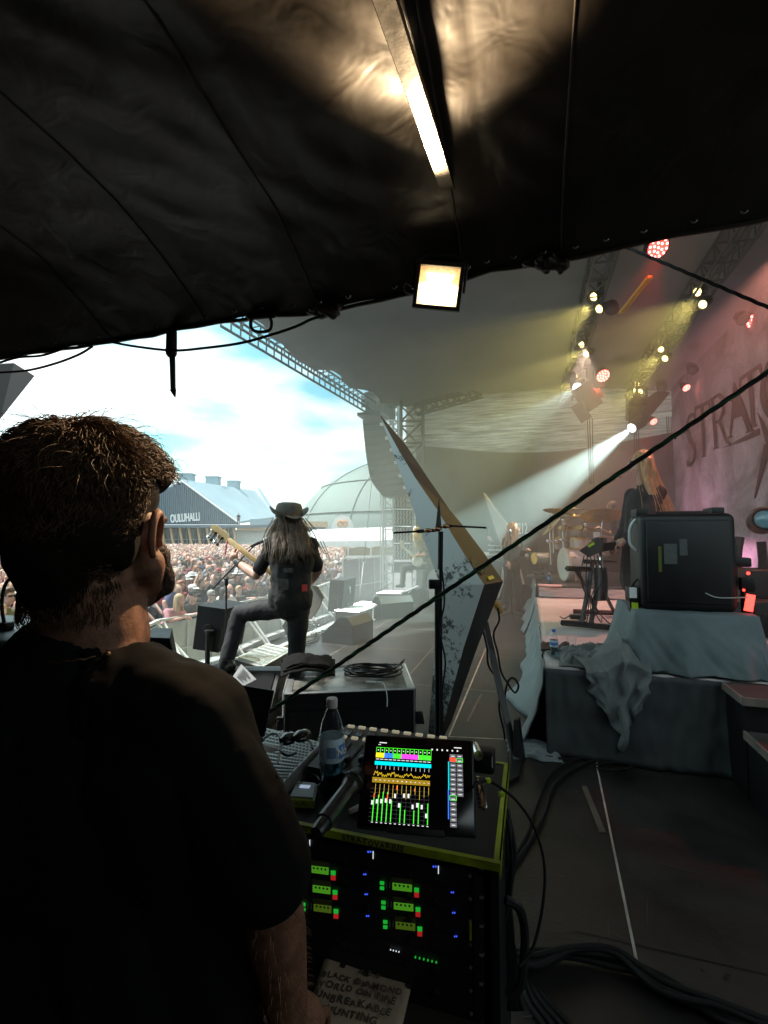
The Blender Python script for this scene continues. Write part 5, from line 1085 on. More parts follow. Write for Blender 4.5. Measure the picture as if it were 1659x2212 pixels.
# ---- guitarist far away
J = dict(head=W(902, 1151, 11.5), neck=W(906, 1163, 11.5), chest=W(914, 1184, 11.5), pelvis=W(925, 1218, 11.5), shL=W(908, 1172, 11.35), shR=W(912, 1172, 11.7), elL=W(917, 1199, 11.25), wrL=W(890, 1202, 11.15), elR=W(905, 1196, 11.8), wrR=W(896, 1204, 11.6),
 hipL=W(923, 1221, 11.4), knL=W(872, 1226, 11.3), anL=W(869, 1262, 11.3), toeL=W(858, 1266, 11.3), hipR=W(925, 1222, 11.6), knR=W(914, 1256, 11.6), anR=W(921, 1291, 11.6), toeR=W(909, 1297, 11.55))
band_person('guitarist with long blond hair leaning over a white guitar, foot up on a box', J, 1.0, None, (-.75, -.1, -.65), voxel=.016, sleeves=.6, shirt='grey_cl', pants='grey_cl', hair='hair_y',
 hair_pts=[([J['head'], J['head']+V((dx, dy, -.12)), J['chest']+V((dx*1.2-.02, dy*1.5, -.02))], .07, .04) for dx, dy in ((.07, 0), (.14, -.05), (.0, -.12), (-.06, -.08), (.2, .0))])
t = thing('electric_guitar', 'white electric guitar of the blond guitarist, neck pointing up to the left', 'guitar', W(893, 1206, 11.1))
a, c = W(872, 1182, 11.15), W(897, 1206, 11.1); b = MB(); b.tube([a, c], .028, 8); build('neck', b, M['cream'], t); b = MB(); b.box(a+V((-.03, 0, .06)), (.10, .03, .20), Matrix.Rotation(R(-12), 3, 'Y'), .01); build('headstock', b, M['cream'], t)
b = MB(); b.lathe([(0, -.02), (.11, -.02), (.13, 0), (.11, .02), (0, .02)], W(902, 1213, 11.2), Matrix.Rotation(R(78), 3, 'X'), 18); build('guitar_body', b, M['cream'], t)
# ---- singer with a bottle
J = dict(head=W(1110, 1142, 9.7), neck=W(1108, 1158, 9.7), chest=W(1106, 1181, 9.7), pelvis=W(1106, 1222, 9.72), shL=W(1092, 1168, 9.7), shR=W(1121, 1168, 9.75), elL=W(1091, 1196, 9.75), wrL=W(1098, 1216, 9.6), elR=W(1127, 1195, 9.8), wrR=W(1138, 1189, 9.55),
 hipL=W(1099, 1228, 9.7), knL=W(1096, 1268, 9.68), anL=W(1092, 1308, 9.7), toeL=W(1090, 1316, 9.5), hipR=W(1113, 1228, 9.75), knR=W(1119, 1272, 9.72), anR=W(1122, 1314, 9.7), toeR=W(1138, 1322, 9.62))
band_person('singer with long reddish hair, dressed in black, holding a bottle by a mic stand', J, 1.04, None, (.85, -.4, .0), voxel=.015, sleeves=1.7, shirt='jersey', hair='hair_r',
 hair_pts=[([J['head']+V((dx*.5, dy, .02)), J['head']+V((dx, dy, -.14)), J['chest']+V((dx*1.2, dy*1.2, .02))], .06, .035) for dx, dy in ((-.10, .0), (-.06, -.10), (-.13, -.04), (.03, .10))])
t = bottle(J['wrR']+V((-.02, -.06, -.20)), .22, .032, 'small clear bottle hanging from the singer\'s hand', .4, M['capw'])
bs_ = W(1106, 1322, 9.45); mic_stand('straight microphone stand in front of the singer holding the bottle', V((bs_.x, 9.45, 0)), W(1103, 1160, 9.45), None, None, (0, .3, 1))
# ---- crew member behind
J = stand_joints(1.78, .1, 'down'); o_ = W(1072, 1160, 12.2); o_.z = 0; M_ = Matrix.Rotation(R(70), 3, 'Z')
J = {k: (M_ @ v)+o_ for k, v in J.items()}; J['elL'] = W(1056, 1163, 11.9); J['wrL'] = W(1072, 1172, 11.7); J['shL'] = W(1060, 1146, 12.0)
band_person('crew member in black behind the desk, one bare forearm reaching over it', J, 1.0, None, (.9, -.3, -.2), voxel=.018, sleeves=.6, shirt='jersey', hair='hair_d', hair_pts=[([J['head'], J['head']+V((0, 0, .03))], .08, .08)])
t = thing('mixing_desk', 'pale-edged desk of small equipment at the far side of the stage', 'desk', W(1077, 1215, 11.5))
b = MB()
for i in range(3): p = W(1082, 1178+i*10, 11.5); b.box(p, (.55, .4, .03)); 
build('desk_shelf', b, M['galv'], t, None)
b = MB(); rr = random.Random(2)
for i in range(9): b.box(W(1064+i*4.5, 1172+rr.uniform(-3, 3), 11.4), (rr.uniform(.03, .09), .2, rr.uniform(.04, .14)))
build('desk_gear', b, M['trussd'], t, None); build('desk_case', MB().box(W(1078, 1250, 11.8), (.7, .5, .9)), M['black'], t)
b = MB(); b.box(W(1051, 1196, 11.0), (.10, .1, .08)); build('white_box', b, M['white'], t, None)
t = thing('far_rack_case', 'tall dark case with white figures on its side, behind the singer', 'case', W(1130, 1290, 12.6))
build('case_body', MB().box(W(1131, 1215, 12.8), (.62, .5, 1.95)), M['black'], t); text('white_figures', '212', .42, W(1129, 1143, 12.5), (1, 0, 0), (0, 0, 1), M['white'], t, sx=.42, bold=.01)
t = thing('side_table', 'low dark table with thin metal legs between singer and drums', 'table', W(1163, 1262, 11))
build('table_top', MB().box(W(1160, 1195, 11.0), (.42, .5, .03)), M['trussd'], t, None)
for x, y in ((-.18, -.2), (.18, -.2), (-.18, .2), (.18, .2)): q = W(1160, 1195, 11.0)+V((x, y, 0)); build('leg', MB().tube([V((q.x, q.y, 0)), q], .012, 6), M['trussd'], t)
t = thing('leaning_guitar', 'guitar leaning in its stand behind the singer\'s leg', 'guitar', W(1130, 1275, 9.9))
build('neck', MB().tube([W(1117, 1207, 9.95), W(1131, 1262, 9.9)], .022, 8), M['cream'], t); build('headstock', MB().box(W(1116, 1203, 9.95), (.07, .03, .10)), M['cream'], t)
build('guitar_body', MB().lathe([(0, -.02), (.15, -.02), (.16, 0), (.15, .02), (0, .02)], W(1135, 1278, 9.9), Matrix.Rotation(R(80), 3, 'X'), 16), M['black'], t)
# ---- keyboard player
J = dict(head=W(1384, 1000, 5.3), neck=W(1388, 1042, 5.32), chest=W(1392, 1092, 5.3), pelvis=W(1388, 1172, 5.3), shL=W(1364, 1070, 5.42), shR=W(1420, 1064, 5.2), elL=W(1352, 1138, 5.5), wrL=W(1332, 1172, 5.45), elR=W(1392, 1132, 5.05), wrR=W(1348, 1166, 5.12),
 hipL=W(1378, 1186, 5.38), knL=W(1366, 1260, 5.42), anL=W(1370, 1326, 5.4), toeL=W(1347, 1336, 5.4), hipR=W(1396, 1186, 5.2), knR=W(1380, 1258, 5.18), anR=W(1370, 1336, 5.15), toeR=W(1338, 1347, 5.1))
kp, P_ = band_person('keyboard player in a black coat with long orange-lit blond hair, facing left behind the keyboards', J, 1.08, None, (-.9, .35, -.1), voxel=.008, sleeves=1.8, shirt='jersey', hair='hair_r',
 hair_pts=[([J['head']+V((dx*.6, dy, .0)), J['head']+V((dx, dy, -.16)), J['chest']+V((dx*1.3+.02, dy*1.4, .05)), J['chest']+V((dx*1.5+.03, dy*1.5, -.08))], .055, .035) for dx, dy in ((.09, -.02), (.06, -.09), (.0, -.11), (.12, .04))])
b = MB(); b.ell(J['chest'], (.20, .17, .20)); b.cap(J['chest'], J['pelvis'], .20, .20); b.cap(J['pelvis'], J['pelvis']-V((0, 0, .42)), .20, .23); b.cap(J['chest']+V((0, 0, .1)), J['shR'], .10, .085); b.cap(J['shR'], J['elR'], .085, .08); b.cap(J['shL'], J['elL'], .08, .075)
me = blob_mesh(b, .013, 3); wrinkle(me, .02, 5, 4, (1.5, 1.5, .4)); me.materials.clear(); link_mesh('coat', me, M['jersey'], kp, 180)
b = MB(); c_ = J['head']; r = facing((-.9, .35, -.1))
for q in (-1, 1): b.box(c_+r @ V((.036*q, -.108, .018)), (.055, .012, .036), r, .004, 1)
b.box(c_+r @ V((.086, -.04, .02)), (.008, .13, .012), r); b.box(c_+r @ V((-.086, -.04, .02)), (.008, .13, .012), r); build('sunglasses', b, M['lens'], kp)
# keyboards on an X stand
ks = thing('keyboard_stand', 'black X-shaped keyboard stand with long foot bars on the pink-lit riser', 'keyboard stand', on1(1262, 1352))
def bar(a, c, r_=.018): return MB().tube([a, c], r_, 4)
fA, fB = on1(1212, 1351), on1(1320, 1362); g0, g1 = on1(1238, 1326), on1(1345, 1330)
build('foot_bar', bar(fA+V((0, 0, .03)), fB+V((0, 0, .03)), .03), M['blackm'], ks); build('foot_bar', bar(g0+V((0, 0, .03)), g1+V((0, 0, .03)), .03), M['blackm'], ks)
build('brace', bar(on1(1257, 1352)+V((0, 0, .03)), W(1280, 1215, 5.35), .026), M['blackm'], ks); build('brace', bar(on1(1290, 1328)+V((0, 0, .03)), W(1243, 1228, 5.1), .026), M['blackm'], ks)
build('brace', bar(on1(1276, 1355)+V((0, 0, .03)), W(1300, 1232, 5.2), .026), M['blackm'], ks); build('brace', bar(on1(1328, 1330)+V((0, 0, .03)), W(1300, 1270, 5.5), .024), M['blackm'], ks)
build('support_arm', bar(W(1224, 1228, 5.0), W(1275, 1230, 5.2), .028), M['blackm'], ks); build('support_arm', bar(W(1262, 1213, 5.0), W(1330, 1216, 5.5), .024), M['blackm'], ks)
build('column', MB().tube([W(1297, 1165, 5.25), W(1300, 1240, 5.2)], .02, 8), M['chrome'], ks)
kb = thing('keyboard', 'black keyboard seen end-on with a lime sticker on its cheek, tilted on the stand', 'keyboard', W(1300, 1185, 5.2))
K0, K1 = W(1250, 1190, 4.95), W(1340, 1180, 5.6)
b = MB(); pf = [W(1253, 1192, 4.98), W(1277, 1205, 4.98), W(1290, 1178, 4.98), W(1299, 1163, 4.98), W(1290, 1162, 4.98)]
b.prism([W(1251, 1190, 5.0), W(1272, 1204, 5.0), W(1300, 1190, 5.0), W(1302, 1162, 5.0), W(1291, 1161, 5.0)], V((.52, .95, .0))*.62); build('keyboard_case', b, M['blackm'], kb)
b = MB(); b.prism([W(1288, 1160.5, 5.0), W(1272, 1168, 5.0), W(1272, 1167, 5.0), W(1288, 1159.5, 5.0)], V((.50, .95, 0))*.60); build('keys', b, M['cream'], kb)
build('lime_sticker', MB().box(W(1277, 1177, 4.985), (.075, .006, .026), Matrix.Rotation(R(-32), 3, 'Y')), M['lime'], kb, None)
b = MB(); b.prism([W(1296, 1174, 5.1), W(1342, 1168, 5.4), W(1342, 1184, 5.4), W(1300, 1192, 5.1)], (.02, .06, 0)); tag(build('second_keyboard', b, M['blackm']), 'second thin black keyboard mounted behind the one with the lime sticker', 'keyboard')
b = MB(); b.slab(lambda x, y: W(1281+30*x+3*math.sin(y*3), 1226+72*y, 5.0+.05*math.sin(x*11)+.02*nz3((x*6, y*3, 0))), 24, 16, (0, .012, 0)); tag(build('grey_towel', b, M['grey_cl'], smooth=180), 'grey towel hanging from the keyboard stand', 'towel')
for i in range(5):
    u = 1262+i*7; b = MB(); b.tube(spline([W(u, 1200, 5.0), W(u-8+i*5, 1250, 4.95), W(u+6-i*4, 1300, 4.95), on1(u-10+i*8, 1345)+V((0, 0, .01)), on1(u-25+i*14, 1348-(i % 2)*12)+V((0, 0, .01))], 6), .006, 5); tag(build('keyboard_lead', b, M['black']), 'black lead drooping from the keyboards to the riser', 'cable', 'leads hanging from the keyboards')
b = MB(); b.box(on1(1248, 1338)+V((0, 0, .03)), (.18, .10, .05), RS, .01); b.tube(spline([on1(1210+i*9, 1336+4*math.sin(i*1.7))+V((0, 0, .02)) for i in range(8)], 4), .008, 5); tag(build('sustain_pedal', b, M['black']), 'black foot pedal with its lead between the bars of the keyboard stand', 'pedal')
# ---- drum kit
dk = thing('drum_kit', 'white drum kit with chrome rack, star-printed bass drum and brass cymbals', 'drum kit', S(9.2, .9, H2))
bc = W(1218, 1219, 8.6); da = (-E2-E1*.30).normalized(); r = axes(-da)
b = MB(); b.lathe([(.272, .02), (.285, .0), (.285, .46), (.272, .44)], bc, r, 40); sh_ = build('bass_drum_shell', b, M['drumw'], dk, 40)
M['blk'] = mat('printed_black', (.03, .03, .03), .6)
hd_ = build('drum_head', MB().lathe([(0, .005), (.262, .005), (.262, .0), (0, .0)], bc, r, 40), mat('grey_drum_head', (.36, .40, .40), .5, var=.15, vs=5), dk, None)
b = MB(); b.lathe([(.262, -.012), (.295, -.014), (.298, .03), (.284, .032), (.262, .010)], bc, r, 40); build('hoop', b, M['cream'], dk, 40)
b = MB(); ux, uy = r @ V((1, 0, 0)), r @ V((0, 1, 0)); up = V((0, 0, 1)); sd = up.cross(da).normalized()
fc_ = bc+da*.006
b.tube([fc_+up*.10+sd*.0+(sd*.045*math.cos(a)+up*.085*math.sin(a)) for a in [2*math.pi*i/20 for i in range(20)]], .007, 5, closed=True)
for d_, l_ in ((up, .24), (sd, .22)): b.prism([fc_+d_*l_, fc_+d_.cross(da)*.012, fc_-d_*l_, fc_-d_.cross(da)*.012], da*.003)
build('star_print', b, M['blk'], hd_, None); b = MB(); b.lathe([(0, -.003), (.065, -.004), (.065, 0)], bc-up*.12+sd*.09, r, 20); build('port_hole', b, M['blk'], hd_, None)
b = MB(); q = bc-da*.24+V((0, 0, 0)); nn = V((.1, -1, .15)).normalized(); q = q+V((0, -.29, .02))*1.0
for d_, l_ in ((up, .09), (da, .07)): b.prism([q+d_*l_, q+d_.cross(nn)*.009, q-d_*l_, q-d_.cross(nn)*.009], nn*.003)
build('star_print', b, M['gold'], sh_, None)
for i in range(8):
    a = 2*math.pi*i/8+.3; b = MB(); e = r @ V((.30*math.cos(a), .30*math.sin(a), 0)); b.box(bc+e-da*.09, (.02, .02, .05), r, .004); b.tube([bc+e*.99-da*.09, bc+e*.99+da*.0], .004, 5); build('lug', b, M['gold'], sh_)
for q in (-1, 1): build('spur', MB().tube([bc-da*.12+sd*.26*q-up*.12, bc-da*.06+sd*.38*q-up*.275], .011, 6), M['gold'], dk)
def tom(c, rad, hgt, ax):
    rr = axes(V(ax)); b = MB(); b.lathe([(rad*.97, 0), (rad, .005), (rad, hgt), (rad*.97, hgt+.004)], c, rr, 26); o = build('tom', b, M['drumw'], dk, 40); b = MB()
    for z in (0, hgt): b.lathe([(rad*.98, z-.012), (rad*1.06, z-.012), (rad*1.06, z+.012), (rad*.98, z+.012)], c, rr, 26)
    for k in range(6): a = k*1.047; b.tube([c+rr @ V((rad*1.05*math.cos(a), rad*1.05*math.sin(a), 0)), c+rr @ V((rad*1.05*math.cos(a), rad*1.05*math.sin(a), hgt))], .005, 5)
    build('rim', b, M['gold'], o); return o
tom(W(1222, 1158, 8.9), .12, .16, (-.2, -.3, .9)); tom(W(1243, 1160, 8.8), .13, .18, (-.1, -.3, .9)); tom(W(1212, 1180, 8.9), .11, .14, (-.5, -.3, .8)); tom(W(1250, 1182, 8.6), .15, .17, (0, -.15, 1)); tom(W(1272, 1215, 8.8), .19, .34, (0, 0, 1)); tom(W(1180, 1206, 9.1), .10, .26, (-1, -.3, .0))
for a, c, r_ in (((1183, 1169), (1205, 1169), .022), ((1208, 1166), (1292, 1172), .024), ((1188, 1136), (1190, 1220), .014), ((1195, 1130), (1196, 1195), .011), ((1216, 1122), (1218, 1190), .018), ((1221, 1140), (1222, 1185), .012), ((1222, 1128), (1250, 1108), .010), ((1230, 1136), (1264, 1132), .010), ((1268, 1130), (1270, 1165), .010), ((1302, 1116), (1298, 1165), .010)):
    build('rack_pipe', MB().tube([W(a[0], a[1], 8.7), W(c[0], c[1], 8.7)], r_, 8), M['chrome'], dk)
for (u, v) in ((1184, 1169), (1202, 1169), (1214, 1167), (1217, 1124), (1188, 1140), (1266, 1133), (1218, 1132)): build('clamp', MB().box(W(u, v, 8.66), (.07, .05, .06), None, .012), M['chrome'], dk)
for (u, v, Y, rad, ax) in ((1205, 1103, 8.7, .26, (.15, .1, 1)), (1238, 1098, 9.0, .24, (.1, -.05, 1)), (1300, 1113, 8.5, .36, (.12, .32, 1)), (1240, 1113, 8.7, .14, (-.1, -.1, 1)), (1272, 1142, 8.7, .19, (0, -.15, 1)), (1187, 1140, 8.6, .18, (-.8, .1, .8)), (1193, 1133, 8.8, .18, (-.75, .1, .8)), (1228, 1114, 9.1, .12, (.1, 0, 1)), (1240, 1190, 8.6, .17, (0, -.2, 1))):
    c = W(u, v, Y); rr = axes(V(ax)); b = MB(); b.lathe([(0, .026), (rad*.10, .025), (rad*.19, .012), (rad*.25, .006), (rad, -.012), (rad, -.014), (rad*.25, .003), (0, .020)], c, rr, 36); build('cymbal', b, M['gold'], dk, 50)
build('white_towel', MB().box(W(1289, 1155, 8.5), (.11, .05, .10), None, .012), M['white'], dk)
build('rear_case', MB().box(W(1320, 1215, 9.3), (.7, .5, .35), RS, .02), M['black'], dk)
# drummer
J = dict(head=W(1322, 1098, 9.1), neck=W(1328, 1112, 9.1), chest=W(1334, 1138, 9.1), pelvis=W(1338, 1196, 9.15), shL=W(1330, 1122, 8.9), shR=W(1336, 1126, 9.3), elL=W(1345, 1166, 8.75), wrL=W(1306, 1160, 8.7), elR=W(1318, 1155, 9.4), wrR=W(1296, 1142, 9.2), hipL=W(1336, 1200, 9.0), knL=W(1292, 1206, 8.95), anL=W(1290, 1246, 8.9), toeL=W(1278, 1250, 8.9), hipR=W(1338, 1200, 9.3), knR=W(1296, 1206, 9.35), anR=W(1294, 1246, 9.3), toeR=W(1282, 1250, 9.3))
dr, _ = band_person('drummer with brown hair behind a large cymbal, pale arms reaching forward', J, 1.0, None, (-.9, -.1, -.4), voxel=.015, sleeves=.55, shirt='jersey', hair='hair_b', hair_pts=[([J['head'], J['head']+V((.03, -.03, -.12)), J['neck']+V((.02, -.05, -.05))], .08, .05)])
build('drumstick', MB().tube([J['wrL']+V((.05, -.03, .0)), J['wrL']+V((-.33, -.05, .10))], .008, 6), M['maple'], dr)
p = on1(1188, 1262); p = G(1187, 1262, H2); bt = bottle(p, .20, .030, 'small bottle of bright blue drink at the corner of the drum riser', .80, M['capw'], watm=mat('blue_drink', (.02, .30, .75), .3), labm=mat('clear_blue_label', (.05, .35, .75), .4))
b = MB(); b.box(G(1188, 1267, H2)+V((0, 0, .016)), (.36, .10, .03), RS, .01); tag(build('pink_towel', b, mat('pink_towel', (.75, .48, .48), .9)), 'rolled pink towel on the edge of the drum riser', 'towel')
b = MB(); b.box(W(1160, 1245, 9.0), (.35, .3, .05), RS, .01); b.cap(W(1158, 1238, 9.0), W(1172, 1248, 9.0), .05, .04); b.cap(W(1176, 1235, 9.0), W(1180, 1248, 9.0), .05, .05); tag(build('drum_hardware', b, M['trussd']), 'bits of grey hardware lying left of the bass drum', 'hardware')
# ================================================================ star props
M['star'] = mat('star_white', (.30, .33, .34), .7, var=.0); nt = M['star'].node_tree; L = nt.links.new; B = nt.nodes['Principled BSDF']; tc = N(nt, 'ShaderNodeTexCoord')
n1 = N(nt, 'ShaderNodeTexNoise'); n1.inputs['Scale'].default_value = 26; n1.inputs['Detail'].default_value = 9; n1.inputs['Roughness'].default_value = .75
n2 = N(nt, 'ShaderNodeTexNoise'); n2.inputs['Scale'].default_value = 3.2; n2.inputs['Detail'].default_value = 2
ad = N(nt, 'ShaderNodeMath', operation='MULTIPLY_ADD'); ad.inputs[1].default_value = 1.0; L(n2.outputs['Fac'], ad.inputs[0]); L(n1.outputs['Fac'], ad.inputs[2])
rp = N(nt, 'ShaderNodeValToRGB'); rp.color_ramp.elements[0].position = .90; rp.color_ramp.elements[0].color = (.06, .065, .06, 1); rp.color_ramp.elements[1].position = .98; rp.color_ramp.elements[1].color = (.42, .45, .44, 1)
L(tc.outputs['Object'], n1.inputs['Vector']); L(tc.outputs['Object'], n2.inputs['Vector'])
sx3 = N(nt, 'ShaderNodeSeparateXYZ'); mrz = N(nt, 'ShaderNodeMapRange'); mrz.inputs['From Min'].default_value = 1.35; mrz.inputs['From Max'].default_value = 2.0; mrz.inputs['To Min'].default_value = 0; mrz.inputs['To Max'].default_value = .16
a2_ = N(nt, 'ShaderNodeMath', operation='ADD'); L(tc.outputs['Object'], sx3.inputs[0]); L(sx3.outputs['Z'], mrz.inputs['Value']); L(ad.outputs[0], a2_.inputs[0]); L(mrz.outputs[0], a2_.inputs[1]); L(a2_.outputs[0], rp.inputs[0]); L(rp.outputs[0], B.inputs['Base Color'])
M['starside'] = mat('brown_board', (.125, .075, .042), .65, var=.15, vs=3); M['starfoot'] = mat('dark_board', (.028, .024, .022), .6, var=.2, vs=3)
NP = V((-.8, -.6, 0)); B0 = W(940, 1600, 3.80)
def WPl(u, v, off): a = W(u, v, 1.0)-V((0, 0, 1.6)); o = V((0, 0, 1.6)); p0 = B0-NP*off; k = (p0-o).dot(NP)/a.dot(NP); return o+a*k
sp = thing('star_prop', 'tall pointed star-shaped stage prop, speckled white face with brown edge', 'stage prop', V((B0.x, B0.y, 0)))
right = [(822, 901, 823, 898, .02), (865, 979, 877, 961, .07), (897, 1032, 925, 1033, .12), (945, 1102, 972, 1102, .17), (977, 1155, 1001, 1136, .20), (1020, 1225, 1046, 1195, .24), (1046, 1263, 1087, 1256, .28)]
low = [(1001, 1401, 1030, 1401, .2), (962, 1550, 975, 1560, .12), (945, 1606, 952, 1606, .06)]
left = [(822, 901), (852, 984), (887, 1070), (911, 1126), (935, 1192), (946, 1250), (942, 1350), (935, 1475), (924, 1600)]
cf = WPl(950, 1262, -.09); b = MB(); rr_ = [WPl(u, v, 0) for u, v, *_ in right]+[WPl(u, v, 0) for u, v, *_ in low]; ll = [WPl(u, v, 0) for u, v in left]
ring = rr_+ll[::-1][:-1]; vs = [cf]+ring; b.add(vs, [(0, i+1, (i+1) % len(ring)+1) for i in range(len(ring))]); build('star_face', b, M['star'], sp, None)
b = MB(); oo_ = [WPl(c, d, e) for _, _, c, d, e in right]; b.add(rr_[:7]+oo_, [(i, i+1, i+8, i+7) for i in range(6)]); build('upper_edge', b, M['starside'], sp, None)
b = MB(); o2 = [oo_[-1]]+[WPl(c, d, e) for _, _, c, d, e in low]; i2 = rr_[6:]; b.add(i2+o2, [(i, i+1, i+5, i+4) for i in range(3)]); build('lower_edge', b, M['starfoot'], sp, None)
b = MB(); bb_ = oo_+o2[1:]; lb_ = [WPl(u, v, .10) for u, v in left]; k_ = lb_[::-1]; b.add(bb_+k_, [list(range(len(bb_)+len(k_)))]); build('back_board', b, M['starfoot'], sp, None)
def on_side(u, v):   # lies on the upper edge board
    return WPl(u, v, .14+ (u-1010)*.0022)
hp_ = [(1012, 1197), (1034, 1198), (1047, 1220), (1048, 1236), (1040, 1241), (1022, 1228)]
a0, a1, a2 = rr_[5], rr_[6], oo_[6]; nr = (a1-a0).cross(a2-a1).normalized(); nr = nr if nr.dot(V((0, 0, 1.6))-a0) > 0 else -nr
def hitp(u, v, p0, n_, off=.006): o = V((0, 0, 1.6)); a = W(u, v, 1)-o; p0 = p0+n_*off; return o+a*((p0-o).dot(n_)/a.dot(n_))
build('grip_recess', MB().prism([hitp(u, v, a1, nr) for u, v in hp_], nr*.004), M['starfoot'], sp, None)
build('yellow_tape', MB().prism([hitp(u, v, a1, nr, .008) for u, v in ((1053, 1247), (1063, 1243), (1068, 1249), (1057, 1254))], nr*.003), mat('yellow_tape', (.75, .55, .03), .5), sp, None)
lg = W(1048, 1345, 4.0); ft = G(1116, 1650, 0); ft2 = G(1105, 1632, 0)
b = MB(); b.box((lg+ft)/2, (.045, .03, (lg-ft).length), axes((lg-ft))); build('support_leg', b, M['blackm'], sp)
b = MB(); b.prism([G(1098, 1630), G(1126, 1640), G(1122, 1685), G(1095, 1700)], (0, 0, .03)); b.prism([ft+V((-.03, 0, 0)), ft+V((.05, .0, 0)), ft+V((.03, .06, .28)), ft+V((.0, .06, .28))], (.03, .05, 0)); build('foot_weight', b, M['black'], sp)
pl_ = W(1072, 1306, 3.95); b = MB(); b.cap(pl_, pl_+V((.03, 0, -.05)), .03, .026); build('socket', b, mat('orange_plug', (.5, .26, .06), .5), sp)
for pts, lb in (([(1075, 1312), (1078, 1340), (1066, 1370), (1075, 1410), (1082, 1450), (1096, 1475), (1112, 1496), (1120, 1480), (1108, 1464), (1096, 1476), (1090, 1520), (1100, 1580), (1092, 1640)], 'coiling once beside'), ([(1044, 1365), (1052, 1400), (1056, 1440), (1082, 1480), (1078, 1530), (1090, 1590), (1086, 1640)], 'running straight down')):
    b = MB(); b.tube(spline([W(u, v, 3.85-.003*i) for i, (u, v) in enumerate(pts)], 7), .0085, 6); tag(build('hanging_lead', b, M['black']), 'black lead %s the support leg of the star prop' % lb, 'cable')
# second star far off
s2 = thing('far_star_prop', 'paler spike of a second star prop beyond the singer', 'stage prop', V((W(1085, 1300, 11.2).x, 11.2, 0)))
b = MB(); Q = lambda u, v, Y=11.0: W(u, v, Y); b.prism([Q(1043, 1064), Q(1062, 1092), Q(1096, 1135), Q(1110, 1150), Q(1104, 1240), Q(1082, 1180), Q(1062, 1120)], (.12, .25, 0)); build('star_face', b, M['sheet_top'], s2, None)
b = MB(); b.prism([Q(1085, 1225, 10.2), Q(1090, 1252, 10.2), Q(1078, 1290, 10.2), Q(1074, 1295, 10.2), Q(1080, 1262, 10.2)], (.05, .15, 0)); build('lower_spike', b, M['white'], s2, None)
# ================================================================ stage-front gear
def road_box(label, A, dx, dy, wx, wy, h, grille=True):
    t = thing('road_box', label, 'road case', A, 'low grille-topped boxes along the stage front'); A = V(A); ux, uy = V(dx).normalized(), V(dy).normalized(); r = Matrix((ux, uy, ux.cross(uy))).transposed()
    if ux.cross(uy).z < 0: r = Matrix((ux, uy, V((0, 0, 1)))).transposed()
    c = A+ux*wx/2+uy*wy/2; b = MB(); b.prism([A+ux*.01+uy*.01, A+ux*(wx-.01)+uy*.01, A+ux*(wx-.01)+uy*(wy-.01), A+ux*.01+uy*(wy-.01)], (0, 0, h-.01)); build('case_shell', b, M['black'], t, None)
    b = MB(); e = .022; P8 = [A, A+ux*wx, A+ux*wx+uy*wy, A+uy*wy]
    for i in range(4):
        p, q = P8[i], P8[(i+1) % 4]
        for z in (0.012, h-.012): b.tube([p+V((0, 0, z)), q+V((0, 0, z))], .014, 4)
        b.tube([p+V((0, 0, 0.01)), p+V((0, 0, h-.01))], .014, 4)
    build('metal_edging', b, M['alu'], t)
    b = MB(); n = 13
    for i in range(n+1): p = A+ux*(.03+(wx-.06)*i/n)+V((0, 0, h+.002)); b.tube([p+uy*.03, p+uy*(wy-.03)], .004, 4)
    for i in range(7): p = A+uy*(.03+(wy-.06)*i/6)+V((0, 0, h+.004)); b.tube([p+ux*.03, p+ux*(wx-.03)], .005, 4)
    g = build('grille', b, M['alu'], t); b = MB(); b.prism([p.lerp(c, .06)+V((0, 0, h-.012)) for p in P8], (0, 0, .006)); build('grille_backing', b, mat('pale_mesh', (.30, .36, .36), .6), g, None)
    return t
A = G(573, 1487); u1 = (G(517, 1466)-A); u2 = (G(624, 1450)-A)
A = V((-1.27, 4.98, 0)); road_box('nearest low grille-topped road box, beside the bass player\'s raised leg', A, (-.35, .30, 0), (.16, .70, 0), .48, .74, .27)
build_o = MB(); build_o.box(A+V((.20, .35, .03)), (.02, .6, .06), rotz(-.22)); tag(build('orange_lit_board', build_o, mat('orange_lit_wood', (.55, .20, .06), .6)), 'orange-lit wooden batten along the foot of the nearest road box', 'batten')  # the batten's orange light is put into its wood colour
A = V((-.43, 8.55, 0)); road_box('second low road box along the stage front, behind the black wedge', A, (-.50, .2, 0), (.35, .94, 0), .50, .60, .27); A = V((-.43, 8.55, 0))+V((.35, .94, 0)).normalized()*.62; road_box('third low road box, butted against the second one', A, (-.50, .2, 0), (.35, .94, 0), .50, .60, .27)
A = V((.40, 11.0, 0)); road_box('far low road box under the guitarist\'s raised foot', A, (-.55, .15, 0), (.30, .9, 0), .60, .55, .30)
